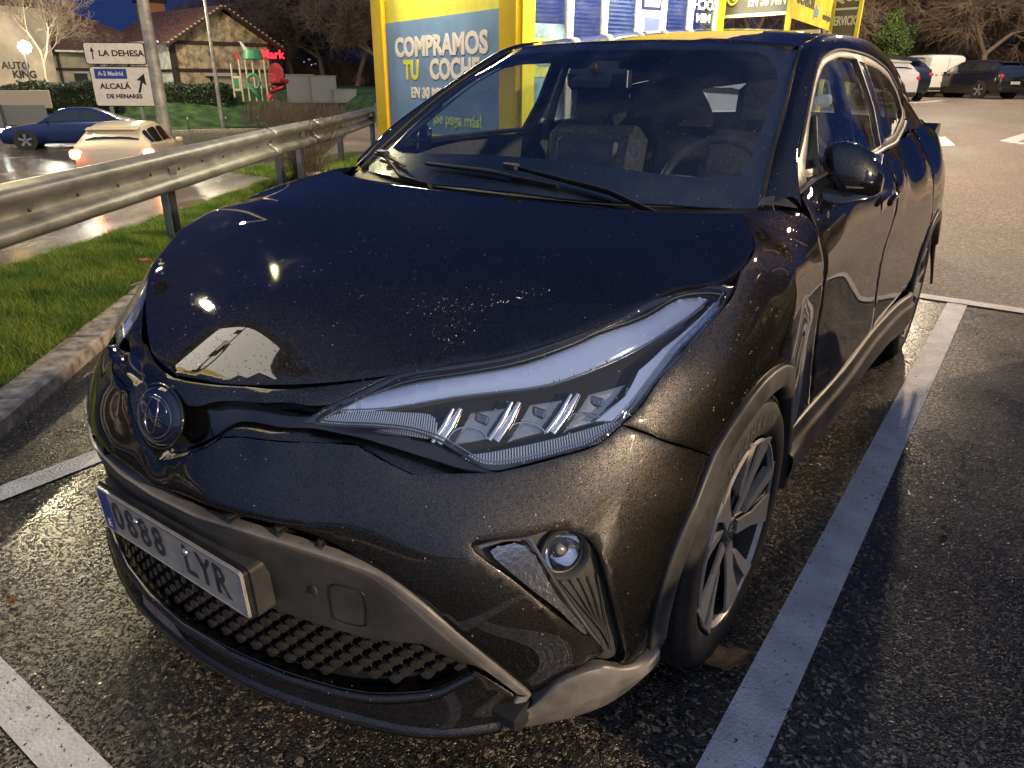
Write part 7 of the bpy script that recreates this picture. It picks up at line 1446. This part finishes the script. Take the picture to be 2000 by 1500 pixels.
# litter in the grass
t = tag(MB().tube([(-3.05, .62, .17), (-3.02, .74, .19), (-2.86, .82, .21), (-2.84, .70, .17), (-2.62, .52, .16)], .006, 6).build('cable_end', pbr('pale_cable', (.35, .32, .26), .6), None, 40), 'thin pale cable lying in the grass beside the kerb', 'cable')

# fallen leaf against the front tyre, leaf in the grass
def leaf(label, loc, rz, L_, W_, mat, curl, cat='leaf'):
    V = []; F = []; n = 7
    for i in range(n):
        t = i / (n - 1); w = W_ * math.sin(math.pi * min(max(t * .92 + .05, 0), 1)) ** .7 * (1 + .18 * math.sin(t * 17))
        for j, a in enumerate((-1, -.5, 0, .5, 1)): V.append((L_ * (t - .5), a * w, curl * (a * a) * W_ * 1.1 + .25 * curl * L_ * (t - .5) ** 2 * 3))
    F = grid_faces(n, 5); o = mesh_obj('fallen_leaf', V, F, mat, None, 60, loc); o.rotation_euler = (.12, .1, rz); m = o.modifiers.new('t', 'SOLIDIFY'); m.thickness = .0008; return tag(o, label, cat)
leaf('brown fallen leaf lying against the front tyre on the ground', (.905, -.085, .014), .75, .13, .035, pbr('leaf_brown', (.20, .10, .035), .6, nscale=60, namp=.2), .6)
leaf('small reddish leaf in the grass near the kerb', (-3.60, 1.02, .16), 1.1, .09, .03, pbr('leaf_red', (.34, .10, .07), .6), .4)
for i, (x, y, lab) in enumerate(((-.75, -1.0, 'tiny dry leaf on the asphalt left of the number plate'), (1.28, .9, 'tiny dry leaf on the asphalt right of the white bay line'), (-1.62, .05, 'tiny dry leaf between the kerb and the left bay line'))):
    leaf(lab, (x, y, .012), i * 1.3, .035, .011, MATS['leaf_brown'], .5)
tag(blades(14000, lambda a, b: strip(-1.2 + 7.5 * a, b), h=(.02, .07), w=.0022, mat=pbr('dead_blade', (.22, .17, .07), .8), lean=1.1), 'withered straw-coloured blades among the verge grass', 'grass', kind='stuff')
rs = np.random.default_rng(5); PV = np.array([[rs.uniform(-2.2, 3.0), rs.uniform(-1.6, 3.8)] for _ in range(900)]); mb = MB()
for x, y in PV:
    r_ = rs.uniform(.0015, .004); a_ = rs.uniform(0, 6.28); mb.add([(x + r_ * math.cos(a_ + k) * rs.uniform(.7, 1.3), y + r_ * math.sin(a_ + k) * rs.uniform(.7, 1.3), .0045) for k in (0, 1.6, 3.1, 4.7)] + [(x, y, .0045 + r_)], [(0, 1, 4), (1, 2, 4), (2, 3, 4), (3, 0, 4)])
tag(mb.build('loose_grit', pbr('grit', (.20, .17, .12), .7)), 'loose grit scattered on the parking bay asphalt', 'grit', kind='stuff')
def thicket(label, p0, p1, depth, h, n, mat, seed):
    rs = np.random.default_rng(seed); p0 = np.array(p0); p1 = np.array(p1); d = p1 - p0; nn = np.array([-d[1], d[0]]) / np.linalg.norm(d)
    S = []
    t = rs.random(n); o = rs.random(n) * depth; B = p0 + t[:, None] * d + nn * o[:, None]; top = h * (.62 + .38 * np.sin(t * 17 + 1.3) * np.sin(t * 41)) * rs.uniform(.3, 1, n)
    a = np.c_[B, top * rs.uniform(.1, .95, n)]; v = np.c_[rs.normal(0, .55, (n, 2)), rs.uniform(.2, 1.1, n)] * rs.uniform(.5, 1.5, (n, 1)); r = rs.uniform(.009, .026, n)
    return tag(segs_mesh(np.hstack([a, a + v, r[:, None], r[:, None] * .4]), mat, 'thicket', None, 3), label, 'thicket', kind='stuff')
thicket('dense brown winter thicket filling the gaps behind the parked cars', (-13.5, 52), (9, 60), 5, 7.6, 42000, M_TWB, 91)
thicket('dark winter thicket between the trunks beyond the playground', (-62, 45), (-33, 44), 5, 5.5, 22000, M_TWD, 92)
